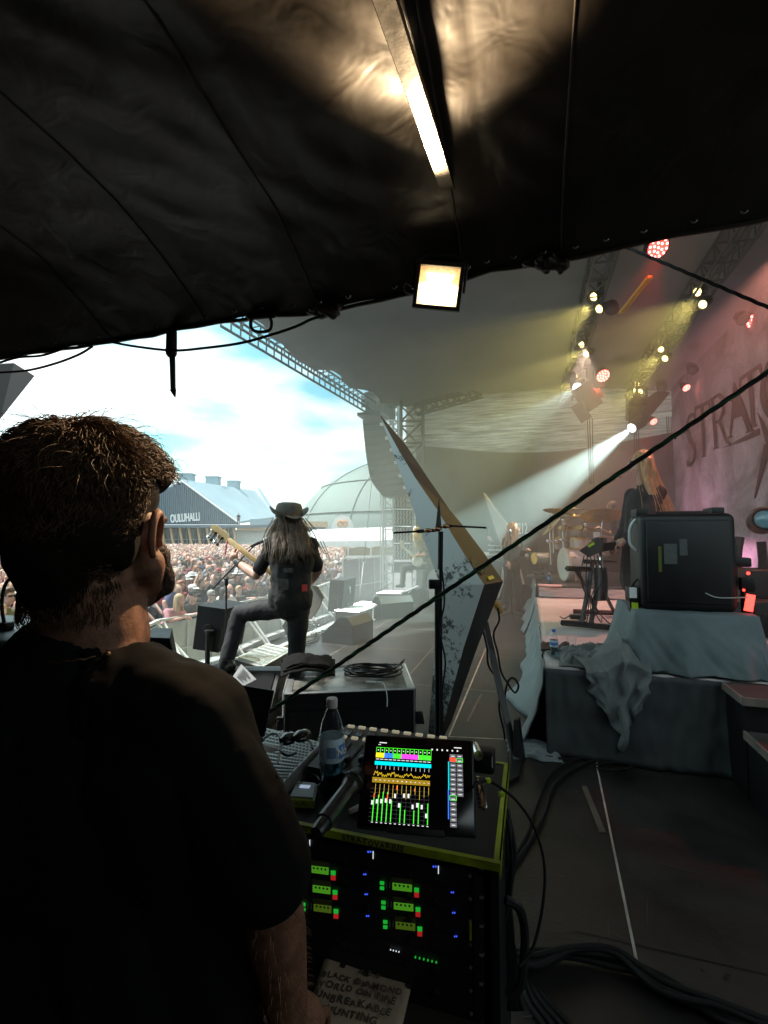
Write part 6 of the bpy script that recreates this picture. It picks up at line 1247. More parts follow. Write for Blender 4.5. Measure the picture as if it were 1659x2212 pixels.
def wedge(label, c, face, wd=.62, dp=.52, h=.36, sheet=False, k=1.0):
    t = thing('monitor_wedge', label, 'monitor speaker', V((c[0], c[1], 0)), 'floor monitor wedges'); c = V((c[0], c[1], 0)); r = rotz(face)   # local -Y is the sloping grille
    pr = [(-.5, .0), (-.5, .30), (.10, 1.0), (.34, 1.0), (.5, .72), (.5, 0)]
    b = MB(); b.prism([c+r @ V((-wd/2, y*dp, z*h)) for y, z in pr], r @ V((wd, 0, 0))); build('cabinet', b, M['black'], t, None)
    b = MB(); a0 = V((0, -.5*dp, .30*h)); a1 = V((0, .10*dp, 1.0*h)); n_ = V((0, -(a1-a0).z, (a1-a0).y)).normalized()*.008
    b.prism([c+r @ (V((x, 0, 0))+(a0.lerp(a1, y))+n_*.3) for x, y in ((-wd*.45, .06), (wd*.45, .06), (wd*.45, .95), (-wd*.45, .95))], r @ n_); build('grille', b, mat('wedge_grille', (.014, .014, .014), .8, spec=.2, bump=.5, bs=300), t, None)
    b = MB(); b.box(c+r @ V((wd/2+.003, .05*dp, .5*h)), (.006, .14, .07), r); build('handle', b, M['blackm'], t)
    return t, r, c, a0, a1, n_
wedge('black monitor wedge with an angular back, mid stage front', (-.56, 7.45), R(-118), .62, .55, .40)
t, r, c, a0, a1, n_ = wedge('grey-lit monitor wedge carrying a white sheet, behind the low boxes', (.12, 9.7), R(-150), .75, .60, .42)
b = MB(); b.prism([c+r @ (V((x, 0, 0))+a0.lerp(a1, y)+n_*1.6) for x, y in ((-.12, .25), (.12, .25), (.12, .85), (-.12, .85))], r @ n_*.2); tag(build('song_sheet', b, M['white'], smooth=None), 'white song sheet taped to the grey-lit far wedge', 'paper')
wedge('small far monitor wedge beside the guitarist\'s standing foot', (.78, 11.6), R(-120), .5, .45, .36)
t, r, c, a0, a1, n_ = wedge('dark monitor wedge under the bass player\'s raised boot', (W(505, 1470, 4.25).x, 4.28), R(178-180), .78, .60, .40)
b = MB(); q = [W(521, 1435, 4.05), W(554, 1468, 4.02), W(525, 1483, 3.98), W(503, 1462, 4.0)]; b.prism(q, (0, -.001, .003)); o = tag(build('set_list_sheet', b, M['white'], smooth=None), 'white set list sheet lying on the dark wedge by the raised boot', 'paper')
b = MB()
for i in range(9): f_ = .16+i*.08; p, s_ = q[0].lerp(q[3], f_), q[1].lerp(q[2], f_); b.tube([p.lerp(s_, .2)+V((0, -.004, .005)), p.lerp(s_, .55+.3*abs(math.sin(i*2.2)))+V((0, -.004, .005))], .0016, 3)
build('typed_lines', b, M['blk'], o, None)
def pole_speaker(label, tl, tr, bl, br, Y, h2):
    c0 = W((tl[0]+tr[0]+bl[0]+br[0])/4, (tl[1]+tr[1]+bl[1]+br[1])/4, Y); t = thing('pole_speaker', label, 'speaker', V((c0.x, Y+.1, 0)), 'small black speakers on poles')
    b = MB(); F_ = [W(tl[0], tl[1], Y), W(tr[0], tr[1], Y-.02), W(br[0], br[1], Y-.02), W(bl[0], bl[1], Y)]; ex = V((.16*h2, .34*h2, .02)); b.prism(F_, ex); build('cabinet', b, M['black'], t, None)
    m = (F_[0]+F_[1]+F_[2]*1.1+F_[3]*1.1)/4.2; b = MB(); b.lathe([(.05, -.01), (.065, 0), (.06, .012), (0, .012)], m, axes(V((0, -1, 0))), 20); b.box(m+V((.03, -.05, 0)), (.10, .05, .025), None, .008); b.box(m+V((.02, -.06, -.05)), (.05, .04, .12), None, .008); build('pole_bracket', b, M['blackm'], t)
    b = MB(); b.tube([m+V((.02, -.06, -.06)), V((m.x+.02, m.y-.06, 0.01))], .026, 10); b.lathe([(.16, 0), (.16, .015), (.03, .03)], V((m.x+.02, m.y-.06, 0)), None, 20); build('pole', b, M['blackm'], t)
    b = MB(); e = F_[1].lerp(F_[2], .35)+ex*.5; b.box(e+V((.006, 0, 0)), (.02, .06, .14), rotz(-.4), .006); b.box(F_[1].lerp(F_[2], .8)+ex*.45+V((.006, 0, 0)), (.02, .04, .04), rotz(-.4), .006); build('side_handle', b, M['sticker'], t)
pole_speaker('near black speaker on a pole in front of the raised knee', (428, 1308), (487, 1316), (416, 1402), (470, 1410), 5.15, 1)
pole_speaker('far black speaker on a pole in front of the mauve fence', (713, 1253), (744, 1254), (708, 1320), (738, 1324), 8.9, 1.2)
rr = random.Random(8)
for k in range(9):
    u0, v0 = 655+rr.uniform(-10, 40), 1372+rr.uniform(-14, 12); pts = [G(u0+30*math.sin(i*.9+k)+i*5*(1 if k % 2 else .3), v0+9*math.cos(i*.9+k)-i*3, .012+.004*k) for i in range(8)]
    tag(build('stage_cable', MB().tube(spline(pts, 5), .010, 5), M['black']), 'black cable in the tangle left of the mid-stage wedge', 'cable', 'tangled cables at the stage edge')
for k, (a, c) in enumerate((((690, 1352), (845, 1262)), ((700, 1344), (850, 1256)), ((706, 1350), (838, 1272)))):
    P0, P1 = G(*a, .012), G(*c, .012); tag(build('stage_cable', MB().tube(spline([P0.lerp(P1, i/8)+V((.05*math.sin(i*2.2+k), 0, 0)) for i in range(9)], 4), .010, 5), M['black']), 'long cable running back along the stage edge', 'cable', 'cables running along the stage edge')
b = MB(); b.prism([W(610, 1352, 7.0), W(628, 1322, 7.0), W(641, 1334, 7.0), W(643, 1372, 7.0), W(622, 1378, 7.0)], (.05, .14, 0)); tag(build('hanging_cloth_bag', b, mat('dark_green_cloth', (.04, .06, .055), .8, var=.3)), 'dark greenish cloth bundle hanging behind the standing leg', 'bag')
b = MB(); b.box(S(9.6, -3.42, .02), (.10, 13, .05), RS); tag(build('edge_rail', b, M['galv'], smooth=None), 'pale metal rail along the front lip of the stage', 'rail')
# ================================================================ under the canopy
# aluminium purlin and floodlight
pb = thing('canopy_beam', 'flat aluminium beam running under the dark canopy towards the floodlight', 'beam', W(880, 200, 1.3))
a, c = W(806, -70, .95), W(978, 445, 1.78); a = a-(c-a)*1.6; d = (c-a).normalized(); y_ = V((0, 0, 1)); x_ = d.cross(y_).normalized(); r = Matrix((x_, d, x_.cross(d))).transposed()
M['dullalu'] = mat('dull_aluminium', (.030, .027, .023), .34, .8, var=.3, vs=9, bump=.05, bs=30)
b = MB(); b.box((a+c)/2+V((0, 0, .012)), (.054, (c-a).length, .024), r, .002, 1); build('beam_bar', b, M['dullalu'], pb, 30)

fl = thing('floodlight', 'lit square halogen floodlight hanging from the canopy edge', 'floodlight', W(946, 560, 2.0))
fc = W(947, 620, 1.90); fd = (V((0.05, -.25, 1.95))-fc).normalized(); fd = V((-.10, -.93, -.18)).normalized()
up = V((.12, -.16, 1)); up = (up-fd*up.dot(fd)).normalized(); sx_ = up.cross(fd).normalized() if False else fd.cross(up).normalized(); rF = Matrix((sx_, fd, up)).transposed()
def fp(x, y, z): return fc+rF @ V((x, y, z))
hw, hh_ = .094, .089
M['hous'] = mat('lamp_housing', (.05, .045, .04), .45, .3, var=.2)
b = MB()
fo = [(-hw, hh_), (hw, hh_), (hw, -hh_), (-hw, -hh_)]; bo_ = [(-hw*.62, hh_*.62), (hw*.62, hh_*.62), (hw*.62, -hh_*.62), (-hw*.62, -hh_*.62)]
vs = [fp(x, 0, z) for x, z in fo]+[fp(x, -.085, z) for x, z in bo_]
b.add(vs, [(4, 5, 6, 7)]+[(i, (i+1) % 4, (i+1) % 4+4, i+4) for i in range(4)])
build('lamp_housing', b, M['hous'], fl, 20)
b = MB(); t_ = .013
for (x0, z0, x1, z1) in ((-hw-.004, hh_-t_, hw+.004, hh_+.004), (-hw-.004, -hh_-.004, hw+.004, -hh_+t_), (-hw-.004, -hh_+t_, -hw+t_, hh_-t_), (hw-t_, -hh_+t_, hw+.004, hh_-t_)):
    b.box(fp((x0+x1)/2, .008, (z0+z1)/2), (x1-x0, .022, z1-z0), rF, .002, 1)
build('front_frame', b, M['hous'], fl, 30)
b = MB(); g_ = .005
inn = [(-hw+t_, hh_-t_), (hw-t_, hh_-t_), (hw-t_, -hh_+t_), (-hw+t_, -hh_+t_)]; dn = [(x*.5, z*.35) for x, z in inn]
b.add([fp(x, .002, z) for x, z in inn]+[fp(x, -.045, z) for x, z in dn], [(4, 5, 6, 7)]+[(i, (i+1) % 4, (i+1) % 4+4, i+4) for i in range(4)])
build('reflector', b, mat('lit_reflector', (.8, .7, .5), .3, .8, emit=(1, .50, .18), es=.42, var=.25, vs=60), fl, 20)
build('halogen_tube', MB().cap(fp(-.045, -.022, 0), fp(.045, -.022, 0), .024, .024), emis('halogen_glow', (1, .84, .55), 6), fl, 180)
b = MB(); b.tube([fp(-hw-.012, -.02, -.01), fp(-hw-.012, -.02, .10), fp(-hw*.6, -.03, .135), fp(hw*.6, -.03, .135), fp(hw+.012, -.02, .10), fp(hw+.012, -.02, -.01)], .006, 6); b.tube([fp(0, -.03, .135), W(984, 545, 2.02)], .008, 6); build('yoke', b, M['hous'], fl)
b = MB(); b.tube(spline([fp(hw+.012, -.02, .0), fp(hw+.045, -.02, .012), fp(hw+.05, -.02, -.015), fp(hw+.02, -.02, -.03)], 5), .004, 6); build('adjusting_knob', b, M['hous'], fl)
b = MB(); q0, q1 = W(990, 470, 1.98), W(985, 552, 2.0); b.box((q0+q1)/2, (.028, .006, (q1-q0).length), axes(q1-q0), .002); b.box(q0+V((-.012, 0, .01)), (.06, .03, .02), None, .003); build('hanger_strip', b, M['galv'], fl)
sp_ = bpy.data.lights.new('floodlight_glow', 'SPOT'); sp_.energy = 170; sp_.color = (1, .72, .42); sp_.spot_size = R(92); sp_.spot_blend = .42; sp_.shadow_soft_size = .03
o = bpy.data.objects.new('floodlight_glow', sp_); C.objects.link(o); o.location = fp(0, .03, 0); o.rotation_euler = (fd+V((-.02, 0, .10))).to_track_quat('-Z', 'Y').to_euler()
# straps, loops and bundles along the canopy edge
def edge(u, v, dy=0): return WT(u, v, 1.98+dy)
b = MB(); b.cap(edge(371, 716), edge(370, 762), .026, .028); b.cap(edge(370, 762), edge(373, 770), .028, .012); b.tube([edge(372, 760), edge(373, 800), edge(374, 843)], [.015, .014, .013], 6); b.prism([edge(366, 842), edge(379, 840), edge(377, 858)], E1*.008)
tag(build('hanging_strap', b, M['black']), 'folded black strap hanging straight down from the canopy edge against the sky', 'strap')
b = MB(); b.tube(spline([edge(546, 683), edge(541, 700), edge(548, 714), edge(566, 717), edge(583, 712), edge(586, 695), edge(580, 682)], 6), .008, 6); b.cap(edge(540, 684), edge(590, 680), .018, .016)
tag(build('webbing_loop', b, M['black']), 'loop of black webbing at the canopy edge beside the roof truss', 'strap')
def bundle(nm, u, v, n, sp, lb, seed):
    rr = random.Random(seed); b = MB()
    for i in range(n): p = edge(u+rr.uniform(-sp, sp), v+rr.uniform(-6, 9)); b.cap(p, p+V((rr.uniform(-.06, .06), rr.uniform(-.02, .02), rr.uniform(-.02, .02))), rr.uniform(.010, .024), .012)
    me = blob_mesh(b, .005, 1); wrinkle(me, .005, 30, seed); me.materials.clear(); return tag(link_mesh(nm, me, M['tarp'], None, 180), lb, 'fabric roll', 'rolled ends of tarpaulin tied along the canopy edge')
bundle('tarp_bundle', 700, 672, 16, 20, 'lumpy tied-up end of tarpaulin left of the floodlight', 2)
bundle('tarp_bundle', 1190, 566, 26, 32, 'ragged drooping bundle of tarpaulin right of the floodlight', 5)
bundle('tarp_bundle', 1022, 500, 12, 12, 'small gathered knot of tarpaulin above the floodlight', 8)
for pts, lb in (([(0, 805), (60, 800), (120, 785), (170, 766), (200, 748)], 'thin black cable drooping at the far left of the canopy edge'), ([(0, 783), (40, 772), (90, 768), (140, 752)], 'short cable hugging the canopy edge at the far left'), ([(236, 738), (290, 748), (372, 757), (440, 752), (520, 741), (590, 722), (640, 705), (672, 690), (700, 682)], 'long black cable swagged along the canopy edge behind the hanging strap')):
    b = MB(); b.tube(spline([edge(u, v, -.02) for u, v in pts], 8), .0065, 6); tag(build('swagged_cable', b, M['black']), lb, 'cable')
# ropes
M['rope'] = mat('dark_rope', (.018, .020, .016), .8, var=.3, vs=30, bump=.6, bs=60); M['rope_g'] = mat('green_rope', (.02, .13, .05), .8, var=.4, vs=18)
def rope(nm, a, c, rad, lb, twist=46, green=False, sag=.0, e0=.0, e1=.0):
    a, c = a-(c-a)*e0, c+(c-a)*e1
    t = thing(nm, lb, 'rope', a if a.z < c.z else c); L_ = (c-a).length; x, y, _ = frame(c-a)
    n = int(twist*L_*2)
    for q in range(3):
        pts = []
        for i in range(n+1):
            f_ = i/n; an = f_*L_*twist/1.2+q*2.094; pts.append(a.lerp(c, f_)+(x*math.cos(an)+y*math.sin(an))*rad*.5+V((0, 0, -sag*math.sin(math.pi*f_))))
        build('strand', MB().tube(pts, rad*.58, 6), M['rope_g'] if (green and q == 1) else M['rope'], t, 180)
    if green:
        b = MB(); rr = random.Random(4)
        for i in range(230):
            p = a.lerp(c, rr.random()); b.cap(p+V((rr.gauss(0, rad*.5), 0, rr.gauss(0, rad*.5))), p+V((rr.gauss(0, rad*.9), 0, -rad*rr.uniform(.6, 1.5))), rad*.20, rad*.10, 5)
        build('frayed_fibres', b, M['rope'], t, 180)
    return t
rope('guy_rope', W(560, 1552, 1.75), W(1720, 762, 1.20), .0072, 'thick dark guy rope with green strands crossing the whole view diagonally', green=True, e0=.78, e1=.62)
rope('upper_rope', W(1345, 530, 1.92), W(1720, 690, 1.62), .0065, 'straight dark rope running from the canopy edge to the right, below the red lamp', e1=1.3)
# PA box at the left edge
b = MB(); b.prism([W(-60, 792, 5.0), W(30, 784, 5.0), W(75, 812, 4.9), W(0, 906, 4.9), W(-60, 930, 4.9)], V((-1.3, .35, .1))); tag(build('corner_speaker', b, M['drape'], smooth=None), 'dark angular loudspeaker corner hanging at the far left edge', 'loudspeaker')
# ================================================================ crossbar stand
cs = thing('crossbar_stand', 'black upright stand with two thin side arms in front of the star prop', 'stand', V((W(948, 1600, 2.9).x, 2.9, 0)))
q0 = W(938, 1262, 2.9); b = MB(); b.box(V((q0.x+.02, 2.9, q0.z/2)), (.036, .036, q0.z), None, .004); b.box(q0+V((.0, 0, .0)), (.066, .05, .055), None, .006); build('upright', b, M['black'], cs)
b = MB(); b.tube([V((W(951, 1600, 2.9).x, 2.86, 0.02)), W(951, 1150, 2.9)], .0095, 10); b.tube([W(952, 1148, 2.9), W(951, 1230, 2.9)], .016, 10); build('inner_rod', b, M['black'], cs)
b = MB(); b.tube([W(850, 1151, 2.9), W(900, 1148, 2.9)], .006, 8); b.tube([W(900, 1148, 2.9), W(942, 1145, 2.9)], .011, 8); build('arm', b, M['black'], cs); b = MB(); b.tube([W(946, 1138, 2.9), W(975, 1136, 2.9)], .010, 8); b.tube([W(975, 1136, 2.9), W(1050, 1140, 2.9)], .006, 8); build('arm', b, M['black'], cs)
for u, v in ((925, 1146), (945, 1143), (962, 1137)): build('clamp', MB().ell(W(u, v, 2.88), (.026, .016, .014)), mat('warm_metal', (.45, .26, .14), .25, .9), cs, 180)
b = MB(); b.tube([W(947, 1143, 2.92), W(948, 1078, 2.92)], [.022, .002], 6); build('spike', b, M['starfoot'], cs)
b = MB(); b.tube(spline([W(954, 1225, 2.88), W(960, 1300, 2.86), W(950, 1360, 2.86), W(962, 1430, 2.86), W(955, 1500, 2.84), W(958, 1600, 2.84)], 8), .006, 6); build('taped_cable', b, M['black'], cs)
for k in (-1, 1): build('leg', MB().tube([V((q0.x+.02, 2.9, .35)), V((q0.x+.02+.35*k, 3.05, .015))], .012, 8), M['black'], cs)
# ================================================================ flight case with towel and cable
fx = thing('flight_case', 'scuffed black flight case with metal-edged lid behind the mixing controller', 'flight case', V((-.22, 3.8, 0)))
zt = .47; A, B_, C_, D_ = G(613, 1499, zt), G(896, 1488, zt), G(874, 1434, zt), G(627, 1443, zt)
M['scuff'] = mat('scuffed_lid', (.03, .03, .028), .35, var=.5, vs=9, col2=(.26, .25, .22), bump=.1, bs=80)
b = MB(); b.prism([p+V((0, 0, -zt+.09)) for p in (A, B_, C_, D_)], (0, 0, zt-.10)); build('case_shell', b, M['black'], fx, None)
cm = (A+B_+C_+D_)/4; b = MB(); b.prism([p.lerp(cm, .03)+V((0, 0, -.009)) for p in (A, B_, C_, D_)], (0, 0, .008)); build('lid_panel', b, M['scuff'], fx, None)
b = MB()
for p, q in ((A, B_), (B_, C_), (C_, D_), (D_, A)): b.tube([p, q], .010, 4); b.tube([p+V((0, 0, -.37)), q+V((0, 0, -.37))], .010, 4)
for p in (A, B_, C_, D_): b.tube([p, p+V((0, 0, -.37))], .010, 4)
build('metal_edging', b, M['alu'], fx)
for (p, q) in ((A, D_), (B_, C_)):
    b = MB(); w_ = (B_-A)*(.055 if p is A else -.055); b.prism([p, q, q+w_, p+w_], (0, 0, .004)); build('corner_plate', b, M['alu'], fx, None)
b = MB(); b.prism([A.lerp(B_, .04)+V((0, -.012, -.13)), A.lerp(B_, .88)+V((0, -.012, -.13)), A.lerp(B_, .88)+V((0, -.012, -.33)), A.lerp(B_, .04)+V((0, -.012, -.33))], (0, .008, 0)); build('front_recess', b, M['blackm'], fx, None)
for p in (A, B_):
    b = MB(); b.box(p+V((.03 if p is B_ else -.02, -.02, -.20)), (.05, .03, .09), None, .006); b.cap(p+V((.05 if p is B_ else -.03, -.03, -.18)), p+V((.06 if p is B_ else -.04, -.03, -.24)), .010, .008); build('latch', b, M['alu'] if 0 else M['blackm'], fx)
for p in (A, B_, C_, D_):
    q = p.lerp(cm, .12); b = MB(); b.tube([V((q.x-.015, q.y, .045)), V((q.x+.015, q.y, .045))], .045, 16); build('castor', b, M['black'], fx)
M['towel'] = mat('black_towel', (.012, .011, .011), .95, var=.4, vs=26, bump=.5, bs=150, spec=.1)
b = MB()
def tow(x, y): p = G(606+118*x, 1432+32*y+7*math.sin(x*4), zt); return V((p.x, p.y, zt+.012+.085*max(0, math.sin(math.pi*min(1, x*1.1)))*(.6+.4*math.sin(math.pi*y))+.028*ridged(V((x*2.2, y*1.6, 4)))*(1-abs(2*x-1)**4)))
b.slab(tow, 80, 50, (0, 0, -.012)); b.slab(lambda x, y: tow(.04+.9*x, .02+.9*y)+V((.0, 0, .012+.006*math.sin(x*13+y*3))), 60, 36, (0, 0, .012)); b.slab(lambda x, y: tow(.1+.8*x, .1+.8*y)+V((0, 0, .024+.01*math.sin(x*8))), 60, 36, (0, 0, .010)); tw_ = build('black_towel', b, M['towel'], smooth=180); tag(tw_, 'folded black towel lying on the left end of the flight case', 'towel')
build('care_label', MB().box(G(672, 1470, zt)+V((0, -.02, .035)), (.09, .03, .004), rotz(.1), .001), M['sticker'], tw_)
rr = random.Random(3); b = MB(); cc_ = G(804, 1457, zt)
pts = []
for i in range(9*18):
    a = i*2*math.pi/18; L_ = i/18; ra = .155+.030*math.sin(L_*2.1)+.012*math.sin(a*2+L_); pts.append(cc_+V((ra*1.28*math.cos(a)+.012*math.sin(L_*3), ra*.80*math.sin(a)+.01*math.cos(L_*2), .012+.0062*L_+.006*math.sin(a*3+L_))))
pts += [cc_+V((.23, .10, .06)), cc_+V((.27, .15, .085)), cc_+V((.24, .17, .03))]
b.tube(pts, .0055, 6); tag(build('coiled_cable', b, M['black'], smooth=180), 'neatly coiled black cable lying on the flight case lid', 'cable')
b = MB(); b.tube([G(790, 1479, zt)+V((0, 0, .02)), G(812, 1480, zt)+V((0, 0, .02))], .010, 8); b.tube(spline([G(812, 1480, zt)+V((0, 0, .02)), G(828, 1484, zt)+V((0, 0, .03)), G(836, 1494, zt)+V((0, -.02, -.02)), G(836, 1500, zt)+V((0, -.02, -.08))], 5), .004, 5); tag(build('cable_plug', b, M['galv']), 'silver cable plug lying in front of the coil, lead hanging over the lid', 'plug')
# ================================================================ the equipment rack
ZR = .95; tF = 1.004; sR = -.068; sL = -.66; tB = 1.44
rk = thing('equipment_rack', 'black equipment rack edged with lime tape, full of lit receiver units', 'rack', S(1.2, -.36, 0))
b = MB(); b.prism([S(tF, sL, ZR-.012), S(tF, sR, ZR-.012), S(tB, sR, ZR-.012), S(tB, sL, ZR-.012)], (0, 0, .012)); build('rack_top', b, mat('rack_top_black', (.012, .012, .012), .55, var=.5, vs=14, bump=.08, bs=120, spec=.2), rk, None)
b = MB(); b.prism([S(tF, sR-.016, .10), S(tF, sR, .10), S(tB, sR, .10), S(tB, sR-.016, .10)], (0, 0, ZR-.113)); b.prism([S(tF, sL, .10), S(tF, sL+.016, .10), S(tB, sL+.016, .10), S(tB, sL, .10)], (0, 0, ZR-.113)); b.prism([S(tB-.012, sL+.016, .10), S(tB-.012, sR-.016, .10), S(tB-.001, sR-.016, .10), S(tB-.001, sL+.016, .10)], (0, 0, ZR-.113)); b.prism([S(tF, sL, .085), S(tF, sR, .085), S(tB, sR, .085), S(tB, sL, .085)], (0, 0, .014)); build('side_panel', b, M['black'], rk, None)
M['limew'] = mat('lime_edge_tape', (.27, .33, .010), .5, var=.35, vs=16, bump=.1, bs=60)
def strip(nm, pts, ext): return build(nm, MB().prism(pts, ext), M['limew'], rk, None)
strip('lime_edging', [S(tF-.004, sL+.0, ZR-.014), S(tF-.004, sR+.004, ZR-.014), S(tF-.004, sR+.004, ZR+.002), S(tF-.004, sL, ZR+.002)], E1*.0035)
strip('lime_edging', [S(tF-.004, sL, ZR+.0008), S(tF-.004, sR+.004, ZR+.0008), S(tF+.007, sR+.004, ZR+.0008), S(tF+.007, sL, ZR+.0008)], (0, 0, .0014))
strip('lime_edging', [S(tF, sR+.0005, ZR-.03), S(tB, sR+.0005, ZR-.03), S(tB, sR+.0005, ZR+.002), S(tF, sR+.0005, ZR+.002)], E2*.0035)
strip('lime_edging', [S(tF+.007, sR-.010, ZR+.0008), S(tB, sR-.010, ZR+.0008), S(tB, sR+.004, ZR+.0008), S(tF+.007, sR+.004, ZR+.0008)], (0, 0, .0012))
strip('lime_edging', [S(tB-.012, sL, ZR+.0008), S(tB-.012, sR-.010, ZR+.0008), S(tB, sR-.010, ZR+.0008), S(tB, sL, ZR+.0008)], (0, 0, .0012))
hand_text('marker_writing', 'STRATOVARIUS', .0165, S(tF-.0052, sR-.262, ZR-.006), E2, (0, 0, 1), M['blk'], rk, 3)
hand_text('marker_writing', 'STRATO', .016, S(tF+.11, sR+.0048, ZR-.014), E1, (0, 0, 1), M['blk'], rk, 5)
M['face'] = mat('rack_unit_face', (.010, .010, .011), .5, var=.3, vs=18)
M['lcd'] = emis('green_display', (.10, .42, .02), .27); M['lcd2'] = emis('dim_green_display', (.08, .15, .01), .28); M['ledg'] = emis('green_led', (.02, .75, .06), .26); M['ledr'] = emis('red_led', (.85, .03, .03), .22); M['ledb'] = emis('blue_led', (.05, .12, 1), .6); M['ledw'] = emis('white_led', (.6, .65, .7), .7)
def fz(z): return z
for i in range(15):      # 1U faces
    z1 = ZR-.035-.0445*i; z0 = z1-.043
    b = MB(); b.prism([S(tF+.012, sL+.05, z0), S(tF+.012, sR-.05, z0), S(tF+.012, sR-.05, z1), S(tF+.012, sL+.05, z1)], E1*.01); b.prism([S(tF+.006, sR-.05, z0), S(tF+.006, sR-.032, z0), S(tF+.006, sR-.032, z1), S(tF+.006, sR-.05, z1)], E1*.016)
    if i in (2, 5): b.box(S(tF+.008, sR-.041, (z0+z1)/2), (.006, .006, .03), RS)
    un = build('receiver_unit', b, M['face'], rk, None)
    b = MB(); yy = (z0+z1)/2
    for q_ in range(6): b.lathe([(.006, 0), (.0055, .009), (0, .009)], S(tF+.011, sR-.13-.075*q_+(.02 if q_ % 2 else 0), yy-.006), axes(-E1), 10)
    b.prism([S(tF+.011, sL+.052, z0+.002), S(tF+.011, sR-.052, z0+.002), S(tF+.011, sR-.052, z0+.004), S(tF+.011, sL+.052, z0+.004)], E1*.001)
    build('knob', b, M['blackm'], un)
    b = MB()
    for q_ in (sR-.058, sL+.058): b.lathe([(.0035, 0), (.0035, .002)], S(tF+.011, q_, z1-.008), axes(-E1), 8)
    build('screw', b, M['alu'], un)
def onf(u, v, off=0.0): return WT(u, v, tF+.010-off)
def quad(nm, u0, v0, u1, v1, skew, m, off=.001, par=None):
    a, c, d, e = onf(u0, v0, off), onf(u1, v0+skew, off), onf(u1, v1+skew, off), onf(u0, v1, off); return build(nm, MB().prism([a, c, d, e], -E1*.0016), m, par or rk, None)
for (x, y, m) in ((672, 1869, 'lcd'), (676, 1911, 'lcd'), (678, 1952, 'lcd2'), (848, 1906, 'lcd'), (851, 1948, 'lcd'), (855, 1990, 'lcd2')):
    wq = 38 if x < 800 else 42
    dsp = quad('receiver_display', x, y, x+wq, y+15, 5, M[m]); quad('masking_tape', x-2, y-12, x+wq+1, y-1, 5, M['limew'] if False else mat('dark_tape', (.10, .11, .03), .7), .0005)
    b = MB()
    for k in range(4): b.box(onf(x+6+k*wq/4.6, y+6+k*1.1, .0035), (.004, .0006, .004), RS)
    build('display_text', b, M['blk'], dsp, None)
    for (dx, dy, mm) in ((wq+5, 13, 'ledg'), (wq+5, 24, 'ledr')): quad('button', x+dx, y+dy-2, x+dx+10, y+dy+7, 1, M[mm])
    if x > 800 or y > 1950:
        for dy in (-2, 9): quad('button', x-27, y+dy-1, x-18, y+dy+6, 1, M['ledg'])
        for k in (0, 7): b = MB(); b.box(onf(x-13+k, y+6, .002), (.0012, .001, .013), RS); build('meter_slit', b, M['ledw'] if 0 else M['galv'], rk, None)
for (x, y) in ((785, 1887), (788, 1930), (791, 1977), (974, 1926), (977, 1970), (981, 2021)):
    for k in (0, 4): quad('blue_indicator', x+k, y, x+k+2.6, y+2.4, 0, M['ledb'])
for (x, y) in ((657, 1813), (794, 1838), (935, 1870)):
    for k in (0, 5): quad('blue_indicator', x+k, y, x+k+3, y+3, 0, M['ledb'])
    b = MB(); b.box(onf(x+12, y+9, .002), (.0016, .001, .016), RS); build('white_indicator', b, M['ledw'], rk, None)
for k in range(6): quad('green_indicator', 896+k*9, 2065+k*2.2, 899+k*9, 2069+k*2.2, 0, M['ledg'])
for k in range(4): quad('white_indicator', 843+k*6, 2050+k*1.5, 845+k*6, 2052+k*1.5, 0, M['ledw'])
b = MB()
for i in range(5): b.tube([onf(1040, 1870+i*62, -.0), onf(1040, 1876+i*62, -.0)], .006, 8)
build('rack_screw', b, M['alu'], rk)
quad('lime_tag', 1014, 1995, 1019, 2030, 0, M['limew'])
# ---- tablet
ta, tb = G(773, 1785, .972), G(1026, 1806, .972); td = tb-ta; TW = td.length; tx = td.normalized(); back = V((-tx.y, tx.x, 0)); ty = (back*.62+V((0, 0, .785))).normalized(); tn = tx.cross(ty); TH = TW*.742
tbt = thing('tablet', 'tablet showing a colourful sound mixer screen, leaning on the rack top', 'tablet', ta)
rT = Matrix((tx, ty, tn)).transposed()
def tp(x, y, z=0.): return ta+tx*(x*TW)+ty*((1-y)*TH)+tn*z
b = MB(); b.box(tp(.5, .5, -.006), (TW+.008, TH+.008, .010), rT, .0045, 3); b.box(tp(.5, 1.0, -.004), (TW*.5, .014, .012), rT, .003); build('tablet_case', b, M['black'], tbt, 40)
b = MB(); b.box(tp(.5, .5, .0), (TW, TH, .003), rT, .0014, 2); gl_ = build('screen_glass', b, mat('screen_glass', (.004, .004, .005), .12, spec=.6), tbt, 40)
def col(n, c, s=1.): 
    if n not in M: M[n] = emis(n, c, s)
    return M[n]
def ui(nm, x0, y0, x1, y1, m, z=.0022): return build(nm, MB().prism([tp(x0, y0, z), tp(x1, y0, z), tp(x1, y1, z), tp(x0, y1, z)], tn*.0002), m, gl_, None)
X0, X1 = .105, .625; nC = 13; cwid = (X1-X0)/nC
gr = col('ui_green', (.06, .80, .03), .9); cols = ['y', 'y', 'b', 'b', 'g', 'g', 'm', 'm', 'm', 'm', 'g', 'g', 'g']; cm_ = {'y': col('ui_yellow', (.85, .70, .02)), 'b': col('ui_blue', (.03, .16, .85)), 'g': gr, 'm': col('ui_magenta', (.80, .05, .62))}
wh = col('ui_white', (.7, .7, .7), .8); gy = col('ui_grey', (.09, .09, .10), 1); cy_ = col('ui_cyan', (.0, .62, .72), .9); go = col('ui_gold', (.28, .17, .01), .8); orr = col('ui_orange', (.75, .10, .02), 1); wv = col('ui_wave', (.75, .50, .03), .9); dk_ = col('ui_dark', (.03, .03, .034), 1)
